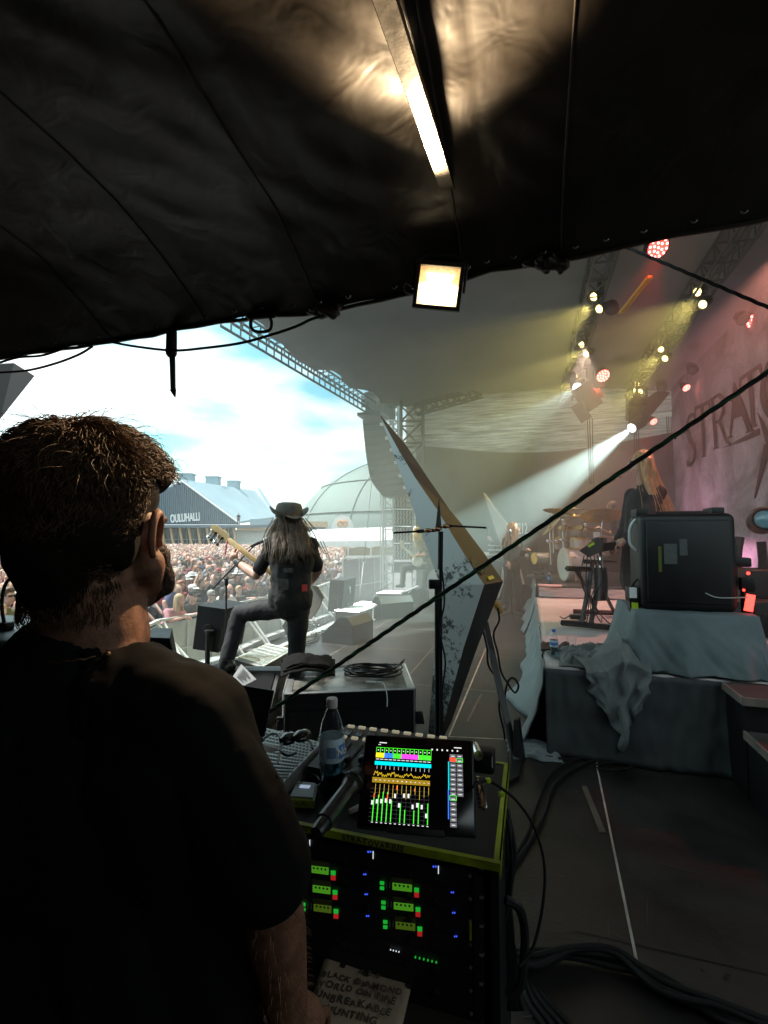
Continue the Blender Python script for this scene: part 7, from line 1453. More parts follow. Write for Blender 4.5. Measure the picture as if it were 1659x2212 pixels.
for i in range(nC):
    a = X0+cwid*i
    bt_ = MB()
    for (p, q) in (((a+.002, .135), (a+cwid-.002, .135)), ((a+.002, .135), (a+.002, .195)), ((a+cwid-.002, .135), (a+cwid-.002, .195))): bt_.tube([tp(*p, .0024), tp(*q, .0024)], .00045, 4)
    build('channel_frame', bt_, gr, gl_, None)
    ui('channel_number', a+cwid*.35, .160, a+cwid*.62, .172, wh); ui('channel_button', a+.001, .198, a+cwid-.001, .252, cm_[cols[i]]); ui('channel_name', a+.004, .268, a+cwid-.006, .276, wh)
    ui('trim_line', a+cwid*.48, .345, a+cwid*.54, .385, wh); ui('equaliser_label', a+cwid*.3, .502, a+cwid*.66, .512, wh)
    ui('fader_track', a+cwid*.55, .56, a+cwid*.60, .93, dk_); ui('gain_line', a+cwid*.50, .55, a+cwid*.56, .66+.03*math.sin(i*2), wv); ui('fader_value', a+cwid*.2, .945, a+cwid*.62, .952, wh)
ui('cyan_strip', X0-.004, .296, X1, .338, cy_); ui('gold_strip', X0-.014, .478, X1-.008, .535, go)
b = MB(); pts = []
for i in range(nC*10): x = X0-.006+(X1-X0)*i/(nC*10); ph = (i % 10)/10; k = (i*7919//10) % 5; pts.append(tp(x, .455-.035*min(1, ph*4)*(.5+.5*math.sin(i//10*1.7+1.2))+.012*math.sin(i*1.3), .0024))
b.tube(pts, .00042, 4); build('equaliser_curve', b, wv, gl_, None)
lv = [.70, .665, .63, .63, .715, 0, .74, .80, 0, .80, .72, 0, .72]; fp_ = [.75, .735, .73, .72, .725, .665, .76, .655, .655, .765, .745, .76, .845]
for i in range(nC):
    a = X0-.012+cwid*i
    if lv[i]: ui('level_meter', a+cwid*.62, lv[i], a+cwid*.78, .935, gr)
    ui('fader_cap', a+cwid*.18, fp_[i]-.022, a+cwid*.60, fp_[i]+.022, wh, .0026)
for (i, y0, y1) in ((0, .655, .70), (3, .65, .72), (5, .555, .60), (9, .575, .60)): ui('clip_warning', X0-.012+cwid*i+cwid*.6, y0, X0-.012+cwid*i+cwid*.78, y1, orr, .0028)
b = MB()
for k in range(9): b.tube([tp(X0-.02, .60+k*.042, .0021), tp(X1-.02, .60+k*.042, .0021)], .00016, 3)
build('scale_lines', b, gy, gl_, None)
for j in range(15):
    y = .165+j*.052; 
    for q in ((0, 1) if j < 9 else (0,)): ui('side_button', .795+q*.062, y, .850+q*.062, y+.042, gy); ui('button_text', .808+q*.062, y+.018, .838+q*.062, y+.026, wh, .0026)
ui('red_button', .793, .205, .850, .250, col('ui_red', (.85, .06, .03)), .0027); ui('cyan_meter', .780, .250, .788, .56, cy_); ui('blue_meter', .777, .56, .785, .86, cm_['b'])
for (x0, y0, x1, y1) in ((.855, .21, .912, .25), (.792, .62, .85, .665)):
    b = MB()
    for p, q in (((x0, y0), (x1, y0)), ((x1, y0), (x1, y1)), ((x1, y1), (x0, y1)), ((x0, y1), (x0, y0))): b.tube([tp(*p, .0028), tp(*q, .0028)], .0005, 4)
    build('green_outline', b, gr, gl_, None)
for k in range(6): ui('toolbar_icon', .625+k*.047, .115, .638+k*.047, .132, wh)
ui('status_text', .13, .072, .20, .082, wh); ui('status_text', .835, .082, .905, .092, wh); ui('status_text', .12, .098, .145, .104, wh)
# ---- mixing controller (faders)
cnA, cnB, cnC, cnD = G(664, 1655, .985), G(900, 1700, .985), G(962, 1592, 1.0), G(748, 1566, 1.0)
mc = thing('fader_controller', 'dark mixing controller with cream buttons and long faders behind the tablet', 'mixing controller', (cnA+cnB)/2-V((0, 0, .03)))
b = MB(); b.prism([p-V((0, 0, .032)) for p in (cnA, cnB, cnC, cnD)], (0, 0, .032)); build('console_body', b, mat('console_grey', (.028, .03, .033), .5, var=.25, vs=12, bump=.05, bs=200), mc, None)
def cp_(x, y, z=.002): return (cnA.lerp(cnB, x)).lerp(cnD.lerp(cnC, x), y)+V((0, 0, z))
M['creamb'] = mat('cream_button', (.75, .68, .50), .5, emit=(1, .85, .55), es=.12)
for k in range(9):
    x = .04+k*.115
    b = MB(); c1, c2 = cp_(x, .93, .006), cp_(x+.07, .93, .006); b.box((c1+c2)/2, ((c2-c1).length, .012, .007), Matrix.Rotation(math.atan2((c2-c1).y, (c2-c1).x), 3, 'Z'), .002, 2); build('cream_button', b, M['creamb'], mc)
    if k < 4: b = MB(); c1, c2 = cp_(x+.02, .66, .006), cp_(x+.085, .66, .006); b.box((c1+c2)/2, ((c2-c1).length, .012, .007), Matrix.Rotation(math.atan2((c2-c1).y, (c2-c1).x), 3, 'Z'), .002, 2); build('cream_button', b, M['creamb'], mc)
    b = MB(); b.box(cp_(x+.05, .80, .0), ((cnB-cnA).length*.075, (cnD-cnA).length*.14, .006), Matrix.Rotation(math.atan2((cnB-cnA).y, (cnB-cnA).x), 3, 'Z'), .002, 1); build('display_tile', b, mat('tile_blue', (.03, .04, .055), .2), mc)
    b = MB(); b.tube([cp_(x+.05, .06), cp_(x+.05, .58)], .0022, 5); build('fader_slot', b, M['blk'], mc)
    b = MB(); b.box(cp_(x+.05, .22+.05*math.sin(k*2.1), .011), (.014, .022, .016), Matrix.Rotation(math.atan2((cnB-cnA).y, (cnB-cnA).x), 3, 'Z'), .004, 2); build('fader_cap', b, M['blackm'], mc)
# ---- perforated plate, sunglasses, cable
pfA, pfB, pfC, pfD = G(560, 1680, .99), G(600, 1700, .99), G(694, 1600, .99), G(560, 1572, .99)
pf = thing('perforated_rack_unit', 'pale perforated metal unit edge with round holes beside the man\'s arm', 'rack unit', (pfA+pfC)/2-V((0, 0, .05)))
q0, q1, q2, q3 = G(520, 1700, .99), G(612, 1690, .99), G(694, 1604, .99), G(560, 1568, .99)
b = MB(); b.prism([p-V((0, 0, .045)) for p in (q0, q1, q2, q3)], (0, 0, .045)); build('unit_case', b, mat('pale_steel', (.42, .43, .40), .4, .5, var=.15, vs=8), pf, None)
b = MB()
for i in range(17):
    for j in range(15):
        x = (i+.5*(j % 2))/17.5+.02; y = (j+.6)/15.5; p = q0.lerp(q1, x).lerp(q3.lerp(q2, x), y)+V((0, 0, .0012))
        b.lathe([(.0046, -.0002), (.0046, .0002)], p, None, 6)
h_ = build('vent_hole', b, M['blk'], pf, None)
sg = thing('sunglasses', 'dark curved sunglasses resting on the perforated unit', 'sunglasses', G(640, 1610, 1.0))
for (p0, p1) in (((612, 1612), (632, 1596)), ((640, 1596), (664, 1600))):
    b = MB(); a_, c_2 = W(*p0, 1.16), W(*p1, 1.22); m_ = (a_+c_2)/2; r_ = axes((c_2-a_)); b.ell(m_+V((0, 0, .010)), (.030, .012, .021), facing((c_2-a_).cross(V((0, 0, 1)))+V((0, 0, .6))), 18, 10); build('lens', b, M['lens'], sg, 180)
b = MB(); b.tube(spline([W(664, 1597, 1.22), W(672, 1606, 1.16), W(676, 1618, 1.12)], 5), .0028, 6); b.tube(spline([W(610, 1606, 1.16), W(606, 1622, 1.10), W(622, 1632, 1.08), W(640, 1626, 1.09)], 5), .0030, 6); b.tube([W(630, 1596, 1.18), W(642, 1594, 1.19)], .003, 6); build('frame', b, M['black'], sg)
b = MB(); b.tube(spline([W(568, 1596, 1.22), W(590, 1584, 1.22), W(604, 1592, 1.2), W(606, 1620, 1.15), W(601, 1650, 1.12)], 8), .0035, 6); tag(build('grey_lead', b, M['galv']), 'thin pale lead arching over the perforated unit', 'cable')
b = MB(); b.prism([W(560, 1606, 1.2), W(598, 1612, 1.19), W(604, 1622, 1.17), W(560, 1628, 1.18)], (0, 0, .002)); tag(build('loose_paper', b, M['white'], smooth=None), 'slips of white paper on the perforated unit by the shoulder', 'paper')
# ---- laptop
lp = thing('laptop', 'dark open laptop screen seen from behind the man\'s shoulder', 'laptop', W(520, 1600, 1.35))
P4 = [W(400, 1462, 1.50), W(590, 1494, 1.42), W(567, 1602, 1.34), W(400, 1600, 1.40)]; nn = (P4[1]-P4[0]).cross(P4[3]-P4[0]).normalized(); b = MB(); b.prism(P4, nn*.008); build('laptop_lid', b, M['blackm'], lp, None)
b = MB(); b.prism([P4[3], P4[2], P4[2]+V((-.05, -.22, .0)), P4[3]+V((-.05, -.22, .0))], (0, 0, .014)); build('laptop_base', b, M['blackm'], lp, None)
b = MB(); b.tube(P4[:3], .004, 6); build('rim', b, M['black'], lp)
tbk = thing('side_table', 'small black table beside the rack under the laptop', 'table', V((-.58, 1.4, 0)))
build('table_top', MB().box((-.60, 1.38, .925), (.44, .44, .02), rotz(-.25)), M['black'], tbk, None)
for x, y in ((-.18, -.18), (.18, -.18), (-.18, .18), (.18, .18)): build('leg', MB().tube([(-.60+x, 1.38+y, 0), (-.60+x, 1.38+y, .915)], .014, 8), M['blackm'], tbk)
# ---- bottle, microphone, bodypack, odds
M['water_lit'] = mat('blue_lit_water', (.30, .72, .95), .02, trans=.6)  # blue brightness of refracted light is put into the water colour
p = G(716, 1712, ZR+.001); bt = bottle(p, .236, .0315, 'large clear water bottle with a pale cap standing on the rack', .42, M['capw'], watm=M['water_lit'], labm=M['lab'])
dcam = (V((0, 0, p.z))-V((p.x, p.y, p.z))).normalized(); side = dcam.cross(V((0, 0, 1)))
def on_label(ang, z, rr_=.0337): v_ = Matrix.Rotation(ang, 3, 'Z') @ dcam; return p+v_*rr_+V((0, 0, z)), v_
for (ang0, ang1, z0, z1, m) in ((-.35, .30, .098, .125, 'labelb'), (.55, 1.25, .095, .128, 'labelb')):
    b = MB(); b.sheet(lambda x, y: on_label(ang0+(ang1-ang0)*x, z0+(z1-z0)*y)[0], 10, 1); build('label_print', b, M['labelb'] if ang0 > 0 else mat('label_print_grey', (.16, .28, .42), .5), bt, 180)
c_, n_ = on_label(.85, .111, .0345); text('label_lettering', 'No', .026, c_, V((0, 0, 1)).cross(n_), (0, 0, 1), M['white'], bt, bold=.0008, th=.0004)
mh, mt = W(770, 1678, 1.13), W(683, 1800, .955); d = (mh-mt).normalized()
mk = thing('handheld_microphone', 'black handheld radio microphone lying across the rack edge towards the tablet', 'microphone', mt)
build('microphone_body', MB().tube([mt, mt.lerp(mh, .05), mt.lerp(mh, .16), mt.lerp(mh, .17), mt.lerp(mh, .72), mt.lerp(mh, .84), mt.lerp(mh, .86)], [.012, .0145, .0150, .0185, .0165, .0205, .0235], 24), mat('satin_black', (.015, .015, .016), .28), mk, 40)
g = build('grille', MB().cap(mt.lerp(mh, .89), mh, .0245, .0205, 20), mat('mesh_grille', (.05, .05, .05), .45, .5, bump=1, bs=500), mk, 180); build('grille_ring', MB().tube([mt.lerp(mh, .865), mt.lerp(mh, .895)], .0258, 24), M['blackm'], mk, 40)
bpk = thing('bodypack_transmitter', 'grey bodypack transmitter with lime tape marked by hand', 'transmitter', G(655, 1745, ZR))
pa, pb_, pc, pd = G(622, 1742, ZR+.002), G(679, 1746, ZR+.002), G(686, 1708, ZR+.002), G(640, 1703, ZR+.002)
b = MB(); b.prism([pa, pb_, pc, pd], (0, 0, .016)); bp2 = [x.lerp((pa+pb_+pc+pd)/4, .15)+V((0, 0, .016)) for x in (pa, pb_, pc, pd)]; b.prism(bp2, (0, 0, .006)); build('pack_shell', b, mat('pack_grey', (.16, .18, .17), .4), bpk, 30)
b = MB(); b.prism([pa+V((0, -.001, .0)), pb_+V((0, -.001, 0)), pb_+V((0, -.001, .016)), pa+V((0, -.001, .016))], (0, .0006, 0)); b.prism([pa+V((0, -.001, .0165)), pb_+V((0, -.001, .0165)), pb_.lerp(pc, .18)+V((0, 0, .0165)), pa.lerp(pd, .18)+V((0, 0, .0165))], (0, 0, .0008)); build('lime_tape', b, M['limew'], bpk, None)
hand_text('marker_writing', 'LAURI', .013, (pa+pb_)/2+V((0, -.0022, .009)), pb_-pa, (0, 0, 1), M['blk'], bpk, 7, .0002)
b = MB(); m_ = (bp2[2]+bp2[3])/2.0; m_ = m_.lerp((bp2[0]+bp2[1])/2, .35)+V((0, 0, .0065)); b.box(m_, (.026, .014, .002), Matrix.Rotation(math.atan2((pb_-pa).y, (pb_-pa).x), 3, 'Z')); build('pack_screen', b, mat('pale_screen', (.45, .55, .70), .2, emit=(.5, .6, .8), es=.25), bpk, None)
b = MB(); b.tube(spline([pd+V((0, 0, .012)), W(652, 1690, 1.12), W(657, 1672, 1.12)], 5), .0012, 5); b.tube(spline([pc+V((0, 0, .012)), W(693, 1690, 1.1), W(684, 1676, 1.12), W(676, 1672, 1.13)], 5), .0016, 5); build('antenna', b, M['black'], bpk)
b = MB(); q = G(766, 1748, ZR+.006); b.box(q, (.034, .010, .010), rotz(.75), .002); tag(build('usb_stick', b, M['cream']), 'tiny pale stick lying between the microphone and the tablet', 'stick')
b = MB(); q = W(1046, 1640, 1.20); b.box(q, (.052, .05, .052), rotz(-.3), .008, 3); pw = build('power_adapter', b, M['black']); tag(pw, 'small black adapter with silver cylinder right of the tablet', 'adapter')
build('silver_cylinder', MB().tube([q+V((-.02, -.03, .022)), q+V((-.02, .02, .022))], .012, 14), M['chrome'], pw); build('adapter_label', MB().box(q+V((.008, -.027, .006)), (.014, .002, .026), rotz(-.3)), M['white'], pw, None)
ht = thing('port_hub', 'silver multi-port strip standing at the right side of the tablet', 'hub', W(1040, 1750, 1.08))
h0, h1 = W(1034, 1680, 1.12), W(1046, 1748, 1.06); b = MB(); b.box((h0+h1)/2, (.013, .013, (h1-h0).length), axes(h1-h0), .002); build('hub_body', b, M['chrome'], ht); b = MB()
for k in range(7): b.box(h0.lerp(h1, .08+k*.13)+V((.002, -.0075, .001)), (.005, .002, .004), None); b.box(h0.lerp(h1, .1+k*.13)+V((-.010, -.004, 0)), (.006, .006, .006), None)
build('hub_port', b, M['blk'], ht, None)
M['rubber'] = mat('cable_rubber', (.010, .010, .010), .7, var=.3, vs=6, spec=.25)
def cable(nm, pts, r_, lb, m='rubber', grp=None, n=8): b = MB(); b.tube(spline(pts, n), r_, 7); return tag(build(nm, b, M[m], smooth=180), lb, 'cable', grp)
cable('charging_cable', [W(1022, 1700, 1.06), W(1050, 1686, 1.10), W(1085, 1704, 1.10), W(1120, 1735, 1.1), W(1155, 1790, 1.1), W(1176, 1870, 1.08), W(1172, 1960, 1.05), W(1150, 2050, 1.02), W(1120, 2090, 1.0)], .0032, 'black charging lead arching right from the tablet and down past the rack')
cable('side_cable', [W(1088, 1740, 1.22), W(1100, 1800, 1.2), W(1106, 1880, 1.2), W(1098, 1960, 1.18), W(1072, 2030, 1.15)], .004, 'black lead hanging close along the right side of the rack')
for (u, v, Y, du) in ((1054, 1686, 1.10, 6), (1083, 1716, 1.12, 8)): b = MB(); b.box(W(u, v, Y), (.012, .010, .010), rotz(.3), .002); tag(build('lime_cable_tie', b, M['lime']), 'scrap of lime tape round the charging lead at %s' % ('the tablet corner' if u < 1060 else 'the rack edge'), 'cable tie')
b = MB()
for k in range(12): b.tube(spline([W(1092+rr.uniform(-6, 10), 1760+rr.uniform(-20, 20), 1.25), W(1100+rr.uniform(-14, 14), 1850, 1.22), W(1086+rr.uniform(-14, 14), 1940+rr.uniform(-20, 20), 1.2), W(1100+rr.uniform(-20, 14), 2060, 1.2), W(1108+rr.uniform(-30, 20), 2180, 1.2)], 6), .006, 6)
o = build('cable_bundle', b, M['black'], smooth=180); o['kind'] = 'stuff'; tag(o, 'thick snarl of black leads hanging down the right side of the rack', 'cables')
b = MB(); h_ = [S(1.22+.01*k, sR+.012, .60+.0*k) for k in range(2)]; b.tube(spline([S(1.12, sR+.006, .80), S(1.13, sR+.035, .78), S(1.16, sR+.045, .70), S(1.13, sR+.035, .62), S(1.12, sR+.006, .60)], 5), .010, 8); tag(build('rack_handle', b, M['blackm'], rk), '', '') ; hdl = bpy.data.objects['rack_handle']; del hdl['label']; del hdl['category']
# ---- lower case and handwritten sheet
b = MB(); q = [W(560, 2052, 1.10), W(1016, 2120, 1.0)]; zc = .655
lc = thing('lower_case', 'low dark case standing in front of the rack under the handwritten sheet', 'case', S(.85, -.3, 0)); b.prism([S(.62, -.62, .02), S(.62, -.10, .02), S(.985, -.10, .02), S(.985, -.62, .02)], (0, 0, zc-.02)); build('case_shell', b, mat('worn_case', (.018, .014, .012), .6, var=.5, vs=9, bump=.1, bs=40), lc, None)
b = MB(); b.prism([S(.62, -.62, zc), S(.62, -.10, zc), S(.62+.006, -.10, zc), S(.626, -.62, zc)], (0, 0, .004)); b.prism([S(.626, -.106, zc), S(.985, -.106, zc), S(.985, -.10, zc), S(.626, -.10, zc)], (0, 0, .004)); build('case_trim', b, M['blackm'], lc, None)
pq = [G(705, 2064, zc+.006), G(894, 2109, zc+.006), G(858, 2262, zc+.006), G(640, 2262, zc+.006)]
b = MB(); b.slab(lambda x, y: pq[3].lerp(pq[2], x).lerp(pq[0].lerp(pq[1], x), y)+V((0, 0, .002+.003*math.sin(x*4+y*2))), 12, 12, (0, 0, .0006)); ss = build('handwritten_sheet', b, mat('yellowed_paper', (.40, .30, .22), .85, var=.15, vs=9, bump=.2, bs=20), smooth=180); tag(ss, 'handwritten song list in capitals on a creased sheet at the bottom of the picture', 'paper')
M['pencil'] = mat('faded_marker', (.08, .06, .045), .8)
xd = (pq[1]-pq[0]).normalized(); yd = V((0, 0, 1)).cross(xd)
for k, (tx_, (u, v)) in enumerate((('KING', (808, 2087)), ('400 0', (806, 2104)), ('BLACK DIAMOND', (778, 2122)), ('WORLD ON FIRE', (770, 2142)), ('UNBREAKABLE', (760, 2166)), ('HUNTING', (757, 2192)))):
    hand_text('handwriting', tx_, .0165+.0008*k, G(u, v, zc+.0135), xd, yd, M['pencil'], ss, k+11)
# ---- floor cables bottom right
rr = random.Random(21); 
for k in range(9):
    o1, o2 = rr.uniform(-22, 22), rr.uniform(-26, 26)
    pts = [G(1095+k*2, 2070+o1*.6, .012+.006*k), G(1160, 2075+o1, .02+.006*k), G(1240, 2060+o2*.6, .02+.007*k), G(1330, 2075+o2, .02+.006*k), G(1430, 2130+o1, .015+.006*k), G(1560, 2190+o2, .012+.005*k), G(1720, 2240+o1, .012)]
    cable('floor_cable', pts, .0105, 'thick black cable in the bundle sweeping across the floor at the lower right', grp='thick floor cables in the lower right bundle')
for k in range(4):
    o1 = k*14; cable('floor_cable', [G(1130+o1*.4, 2110, .015), G(1140+o1, 2160, .015), G(1175+o1*1.4, 2215, .015), G(1220+o1*1.6, 2280, .015)], .010, 'black cable peeling off the floor bundle towards the bottom edge', grp='cables peeling off towards the bottom edge')
cable('floor_cable', [G(1110, 1868, .014), G(1150, 1810, .014), G(1180, 1750, .014), G(1195, 1700, .014), G(1240, 1660, .014), G(1320, 1630, .014)], .010, 'pair of cables running from the rack side to the riser corner, lower one', grp='cables from the rack to the riser')
cable('floor_cable', [G(1112, 1850, .014), G(1140, 1800, .014), G(1160, 1740, .014), G(1185, 1680, .014), G(1225, 1648, .014), G(1300, 1626, .014)], .008, 'pair of cables running from the rack side to the riser corner, upper one', grp='cables from the rack to the riser')
cable('floor_cable', [G(1140, 1628, .012), G(1180, 1634, .012), G(1240, 1640, .012), G(1300, 1628, .012), G(1340, 1632, .012)], .009, 'cable lying along the foot of the riser beside the support leg')
cable('looped_cable', [G(1325+40*math.cos(i*.9), 1655+8*math.sin(i*.9), .012+.003*i) for i in range(16)], .006, 'small loop of cable on the floor under the riser front')
# ---- left edge: dark box with gooseneck, box behind the neck
b = MB(); b.box(W(10, 1430, 1.35), (.62, .34, .20), rotz(-.15), .01); b.box(W(40, 1358, 1.42), (.36, .20, .02), rotz(-.15), .006); p_ = W(10, 1430, 1.35); b.box((p_.x, p_.y+.02, (p_.z-.1)/2), (.12, .12, p_.z-.1)); b.box((p_.x, p_.y+.02, .015), (.4, .34, .03)); tag(build('left_console', b, M['blackm']), 'dark console edge at the lower left behind the man\'s shoulder', 'console')
gn = thing('gooseneck_microphone', 'thin curved gooseneck rising from the dark console at the left edge', 'microphone', W(10, 1355, 1.30)); build('gooseneck', MB().tube(spline([W(18, 1380, 1.30), W(8, 1340, 1.30), W(4, 1300, 1.30), W(12, 1262, 1.30), W(30, 1245, 1.30), W(44, 1238, 1.3)], 8), .0045, 8), M['black'], gn); build('gooseneck_base', MB().box(W(8, 1352, 1.30), (.04, .03, .02), None, .004), M['black'], gn)
ob = thing('open_black_box', 'open-topped black box seen between the man\'s neck and the pit barrier', 'box', W(345, 1440, 2.2)); b = MB(); b.prism([W(318, 1378, 2.2), W(366, 1380, 2.2), W(378, 1440, 2.15), W(318, 1446, 2.15)], (-.1, .25, 0)); build('box_shell', b, M['black'], ob, None); b = MB(); b.tube([W(318, 1378, 2.2), W(366, 1380, 2.2), W(378, 1440, 2.15)], .006, 5); build('box_rim', b, M['blackm'], ob); build('wooden_corner', MB().box(W(374, 1446, 2.12), (.05, .05, .03), None, .004), M['wood'], ob)
# ================================================================ the man in the foreground, seen from behind
hd = V((.10, 1, -.02)).normalized()       # the way he faces
HC = W(222, 1150, .75)                    # head centre
J = dict(head=HC, neck=HC+V((-.01, -.03, -.155)), chest=W(190, 1840, .66)+V((0, .05, .10)), pelvis=W(170, 2500, .72))
HC0 = HC.copy(); HC0.x -= .02
J['chest'] = V((HC0.x-.0, .70, 1.20)); J['pelvis'] = V((HC0.x, .72, .86)); J['neck'] = V((HC0.x+.030, .72, 1.44))
J.update(shL=V((HC0.x-.205, .74, 1.36)), shR=V((HC0.x+.200, .66, 1.345)), elL=V((HC0.x-.27, .80, 1.08)), wrL=V((HC0.x-.20, .98, .92)),
 elR=W(580, 1880, .655), wrR=W(630, 2250, .76), hipL=V((HC0.x-.10, .72, .86)), knL=V((HC0.x-.10, .76, .48)), anL=V((HC0.x-.11, .74, .09)), toeL=V((HC0.x-.12, .90, .035)), hipR=V((HC0.x+.10, .72, .86)), knR=V((HC0.x+.11, .74, .48)), anR=V((HC0.x+.11, .72, .09)), toeR=V((HC0.x+.13, .88, .035)))
J['hdR'] = V((.1, .8, -.3)); J['hdL'] = V((.3, .8, -.2))
b = MB(); k = 1.10; rH = facing(hd); P = head_mb(b, HC, hd, k)
b.ell(P(0, .055, .02), (.078*k, .070*k, .085*k), rH); b.cap(P(0, .045, -.05), J['neck'], .066, .070, 16); b.cap(P(0, -.005, -.06), J['neck']+V((0, .03, -.0)), .058, .064, 16); b.cap(P(.04, -.05, -.07), P(-.04, -.05, -.07), .03*k, .03*k)
for s in (-1, 1): b.cap(P(.068*s, .0, -.045), P(.022*s, -.075, -.095), .026*k, .022*k); b.cap(P(.0, .04, -.14), V((HC0.x+.11*s, .70, 1.385)), .045, .035)
torso(b, J, .95); limbs(b, J, 1.0)
me = blob_mesh(b, .0065, 3); me.materials.clear(); base = V((J['pelvis'].x, J['pelvis'].y, .01)); me.transform(Matrix.Translation(-base))
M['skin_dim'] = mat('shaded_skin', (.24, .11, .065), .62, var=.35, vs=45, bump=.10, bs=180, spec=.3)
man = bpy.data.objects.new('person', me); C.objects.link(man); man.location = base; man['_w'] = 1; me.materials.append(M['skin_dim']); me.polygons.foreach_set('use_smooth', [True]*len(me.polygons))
tag(man, 'man in a black T-shirt seen close up from behind, brown tousled hair and beard', 'person')
# ears in detail
for s in (-1, 1):
    b = MB(); n_ = 16; c = P(.088*s, .012, -.012)
    pts = [P((.083+.014*abs(math.cos(a*.5)))*s, .016+.020*math.cos(a), -.008+.034*math.sin(a)) for a in [-.9+4.4*i/n_ for i in range(n_+1)]]
    b.tube(pts, [.0045+.002*math.sin(math.pi*i/n_) for i in range(n_+1)], 8); b.ell(P(.086*s, .006, -.042), (.006, .008, .010), rH, 10, 6); b.ell(P(.080*s, .010, -.008), (.004, .016, .026), rH, 12, 8); b.tube([P(.088*s, .020-.004*math.cos(i), -.03+.045*i/8) for i in range(9)], .0035, 6)
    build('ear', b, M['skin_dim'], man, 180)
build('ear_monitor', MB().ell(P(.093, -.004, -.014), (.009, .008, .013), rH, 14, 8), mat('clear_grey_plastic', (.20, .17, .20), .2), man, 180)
# T-shirt
b = MB(); kx = 1.0
b.ell(V((HC0.x, .70, 1.22)), (.205, .135, .20)); b.ell(V((HC0.x, .71, 1.02)), (.19, .14, .22)); b.ell(V((HC0.x, .72, .86)), (.195, .145, .16)); b.cap(V((HC0.x-.10, .70, 1.365)), J['shL'], .078, .072); b.cap(V((HC0.x+.10, .695, 1.365)), J['shR'], .078, .074)
b.cap(V((HC0.x, .705, 1.34)), V((HC0.x, .712, 1.405)), .115, .085)
for s in 'LR': b.cap(J['sh'+s], J['sh'+s].lerp(J['el'+s], .98), .070, .060)
b.cap(J['shR']+V((-.04, 0, -.05)), V((HC0.x+.20, .72, 1.0)), .085, .085); b.cap(V((HC0.x+.20, .72, 1.0)), V((HC0.x+.20, .74, .80)), .085, .085); b.cap(V((HC0.x+.10, .70, 1.1)), V((HC0.x+.12, .72, .80)), .12, .12)
me = blob_mesh(b, .0075, 4)
me.update()
for v in me.vertices:
    c = v.co; f = abs(noise.noise(V((c.x*7+c.z*3, c.y*5, c.z*2.2-c.x*4))))*.020+abs(noise.noise(V((c.x*11-c.z*9, c.y*9, c.z*4+c.x*3))))*.010; v.co += v.normal*f
me.materials.clear(); sh = link_mesh('t_shirt', me, mat('black_cotton', (.0055, .005, .005), .95, var=.3, vs=9, spec=.12), man, 180)
b = MB(); b.tube([V((HC0.x+.012+.086*math.cos(a), .712+.075*math.sin(a), 1.418+.014*math.sin(a))) for a in [2*math.pi*i/40 for i in range(40)]], .0075, 8, closed=True); build('collar', b, M['jersey'], sh, 180)
b = MB(); b.tube([V((HC0.x+.014+.076*math.cos(a)*(1+.01*math.sin(i*3)), .705+.070*math.sin(a), 1.440+.006*math.sin(a)+.0015*math.sin(i*2.1))) for i, a in enumerate([2*math.pi*i/90 for i in range(90)])], [.0022+.0009*(i % 2) for i in range(90)], 5, closed=True); b.ell(V((HC0.x+.085, .66, 1.438)), .005); build('neck_chain', b, mat('dull_chain', (.10, .06, .03), .4, .8), man, 180)
b = MB()
for s in 'LR': b.cap(J['hip'+s], J['kn'+s], .10, .08); b.cap(J['kn'+s], J['an'+s], .078, .065)
b.ell(J['pelvis']-V((0, 0, .04)), (.18, .14, .14)); blob('trousers', b, .014, M['denim_b'], man)
for s in 'LR':
    b = MB(); b.cap(J['an'+s]-V((0, .03, .04)), J['toe'+s], .045, .04); blob('shoe', b, .01, M['boot'], man)
b = MB(); b.tube([J['elR'].lerp(J['wrR'], .0)+V((0, 0, -.02)), J['elR'].lerp(J['wrR'], .02)], .05, 12)
# beard
b = MB(); 
for s in (-1, 1): b.cap(P(.070*s, -.020, -.030), P(.052*s, -.066, -.078), .019, .022); b.cap(P(.052*s, -.066, -.078), P(0, -.088, -.100), .022, .026)
b.cap(P(-.025, -.088, -.062), P(.025, -.088, -.062), .014, .014)
me = blob_mesh(b, .006, 1); wrinkle(me, .004, 60, 3); me.materials.clear(); M['beard'] = mat('brown_beard', (.05, .022, .010), .7, var=.4, vs=60, bump=.6, bs=160); link_mesh('beard', me, M['beard'], man, 180)
# hair: cap plus thousands of curved strands
M['hairm'] = mat('brown_hair', (.085, .042, .017), .62, var=.5, vs=60, spec=.3)
b = MB(); hk = k
b.ell(P(0, .035, .052), (.086*hk, .102*hk, .088*hk), rH); b.ell(P(0, .070, .01), (.080*hk, .070*hk, .088*hk), rH); b.cap(P(0, .085, -.03), P(0, .068, -.080), .056*hk, .042*hk); b.ell(P(.0, -.040, .092), (.072*hk, .062*hk, .045*hk), rH)
for s in (-1, 1): b.cap(P(.058*s, .03, .02), P(.062*s, .055, -.03), .026, .024)
me = blob_mesh(b, .006, 2); wrinkle(me, .004, 18, 6, (1, 1, .3)); me.materials.clear(); hm = link_mesh('hair', me, mat('hair_underlayer', (.010, .006, .004), .8, spec=.1), man, 180)
rr = random.Random(17); b = MB(); strands = 0
def surf(q, lift): return P(q.x*.090*(1+lift), .036+q.y*.108*(1+lift), .048+(q.z*.096 if q.z > 0 else q.z*.15)*(1+lift))
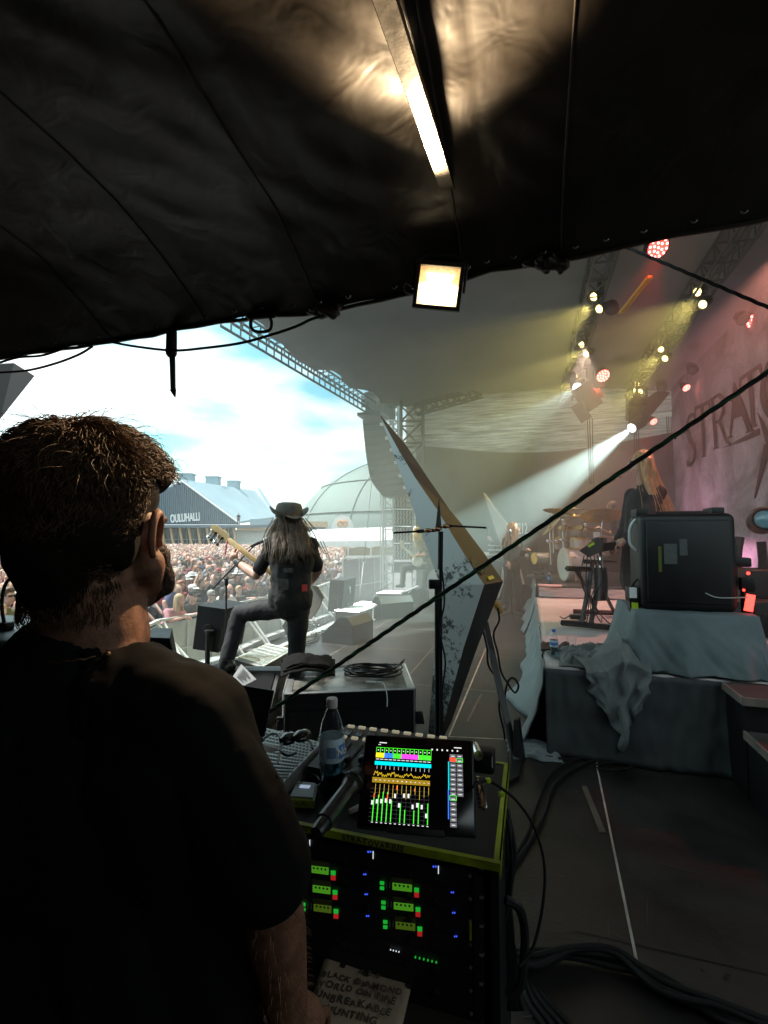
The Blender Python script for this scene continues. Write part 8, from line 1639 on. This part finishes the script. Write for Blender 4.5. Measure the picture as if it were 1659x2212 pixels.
while strands < 11000:
    th = rr.uniform(0, 2*math.pi); z_ = rr.uniform(-.85, 1); q = V((math.sqrt(1-z_*z_)*math.cos(th), math.sqrt(1-z_*z_)*math.sin(th), z_))
    if q.z < .30 and q.y < .05-.2*min(0, q.z): continue                 # face side stays bare below the fringe
    crown = V((-.1, .45, .88)); away = (q-crown*q.dot(crown)); away = away.normalized() if away.length > .05 else V((1, 0, 0))
    front = max(0, -q.y+.1); low = max(0, .35-q.z)
    flow = (away*(.8)+V((.35*rr.gauss(.5, .8), -.35*front, 0))*(1-min(1, low*2))+V((0, 0, -.7*low))).normalized()
    ln = rr.uniform(.25, .60)*(1+.45*front)*(1-.55*min(1, low*1.5)); lift = rr.uniform(.0, .20)*(1+1.2*front)*(1-.8*min(1, low*2)); wild = rr.random() < .022 and low < .2
    if wild: lift = rr.uniform(.25, .5); ln *= 1.3
    curl = rr.uniform(.01, .05)*(1+2.2*front); ph0 = rr.uniform(0, 6.28); sd_ = flow.cross(q).normalized(); pts = []
    for i in range(7):
        f_ = i/6; qq = (q+flow*ln*f_+sd_*curl*math.sin(ph0+f_*6)).normalized(); pts.append(surf(qq, -.01+lift*math.sin(min(1.9, .3+f_*1.9))+curl*.35*math.cos(ph0+f_*6)))
    w_ = .38 if wild else .62; b.tube(pts, [.0010*w_, .0012*w_, .0012*w_, .0011*w_, .0009*w_, .0006*w_, .0002], 3); strands += 1
for i in range(900):
    an = rr.uniform(-2.2, 2.2); root = P(.060*math.sin(an), .052+.052*math.cos(an), -.062-rr.uniform(0, .05)); out = (rH @ V((math.sin(an), math.cos(an), 0))); l_ = rr.uniform(.008, .020)
    b.tube([root, root+out*.003-V((0, 0, l_*.5)), root+out*rr.uniform(-.003, .003)-V((rr.gauss(0, .003), 0, l_))], [.0007, .0006, .0002], 3)
build('hair_strands', b, M['hairm'], hm, 180, fix=False)
b = MB()       # fine hair on the forearm
a_, c_ = J['elR'], J['wrR']
for i in range(260):
    f_ = rr.uniform(.05, 1); p = a_.lerp(c_, f_); x, y, d_ = frame(c_-a_); an = rr.uniform(0, 6.28); n2 = x*math.cos(an)+y*math.sin(an); q = p+n2*(.041-.010*f_); b.tube([q, q+n2*.006+d_*.006, q+n2*.010+d_*.014], [.0004, .0003, .0001], 3)
build('arm_hair', b, mat('fine_hair', (.30, .17, .08), .5), man, 180, fix=False)
# ================================================================ smoke over the stage
sm = bpy.data.materials.new('smoke'); sm.use_nodes = True; nt = sm.node_tree; nt.nodes.clear()
pv = N(nt, 'ShaderNodeVolumePrincipled'); pv.inputs['Density'].default_value = .058; pv.inputs['Color'].default_value = (.93, .96, .94, 1); pv.inputs['Anisotropy'].default_value = .25
oo = N(nt, 'ShaderNodeOutputMaterial'); nt.links.new(pv.outputs[0], oo.inputs['Volume'])
b = MB(); P = [S(4.4, -4.6, .03), S(14.9, -4.3, .03), S(14.9, 3.0, .03), S(4.4, 3.0, .03)]
b.prism(P, (0, 0, 5.9)); hz = build('stage_smoke', b, sm, base=False, smooth=None); hz['kind'] = 'stuff'
tag(hz, 'pale stage smoke drifting under the stage roof', 'smoke')
bpy.data.scenes.remove(tsc)
for o in bpy.data.objects:
    if '_w' in o.keys(): del o['_w']
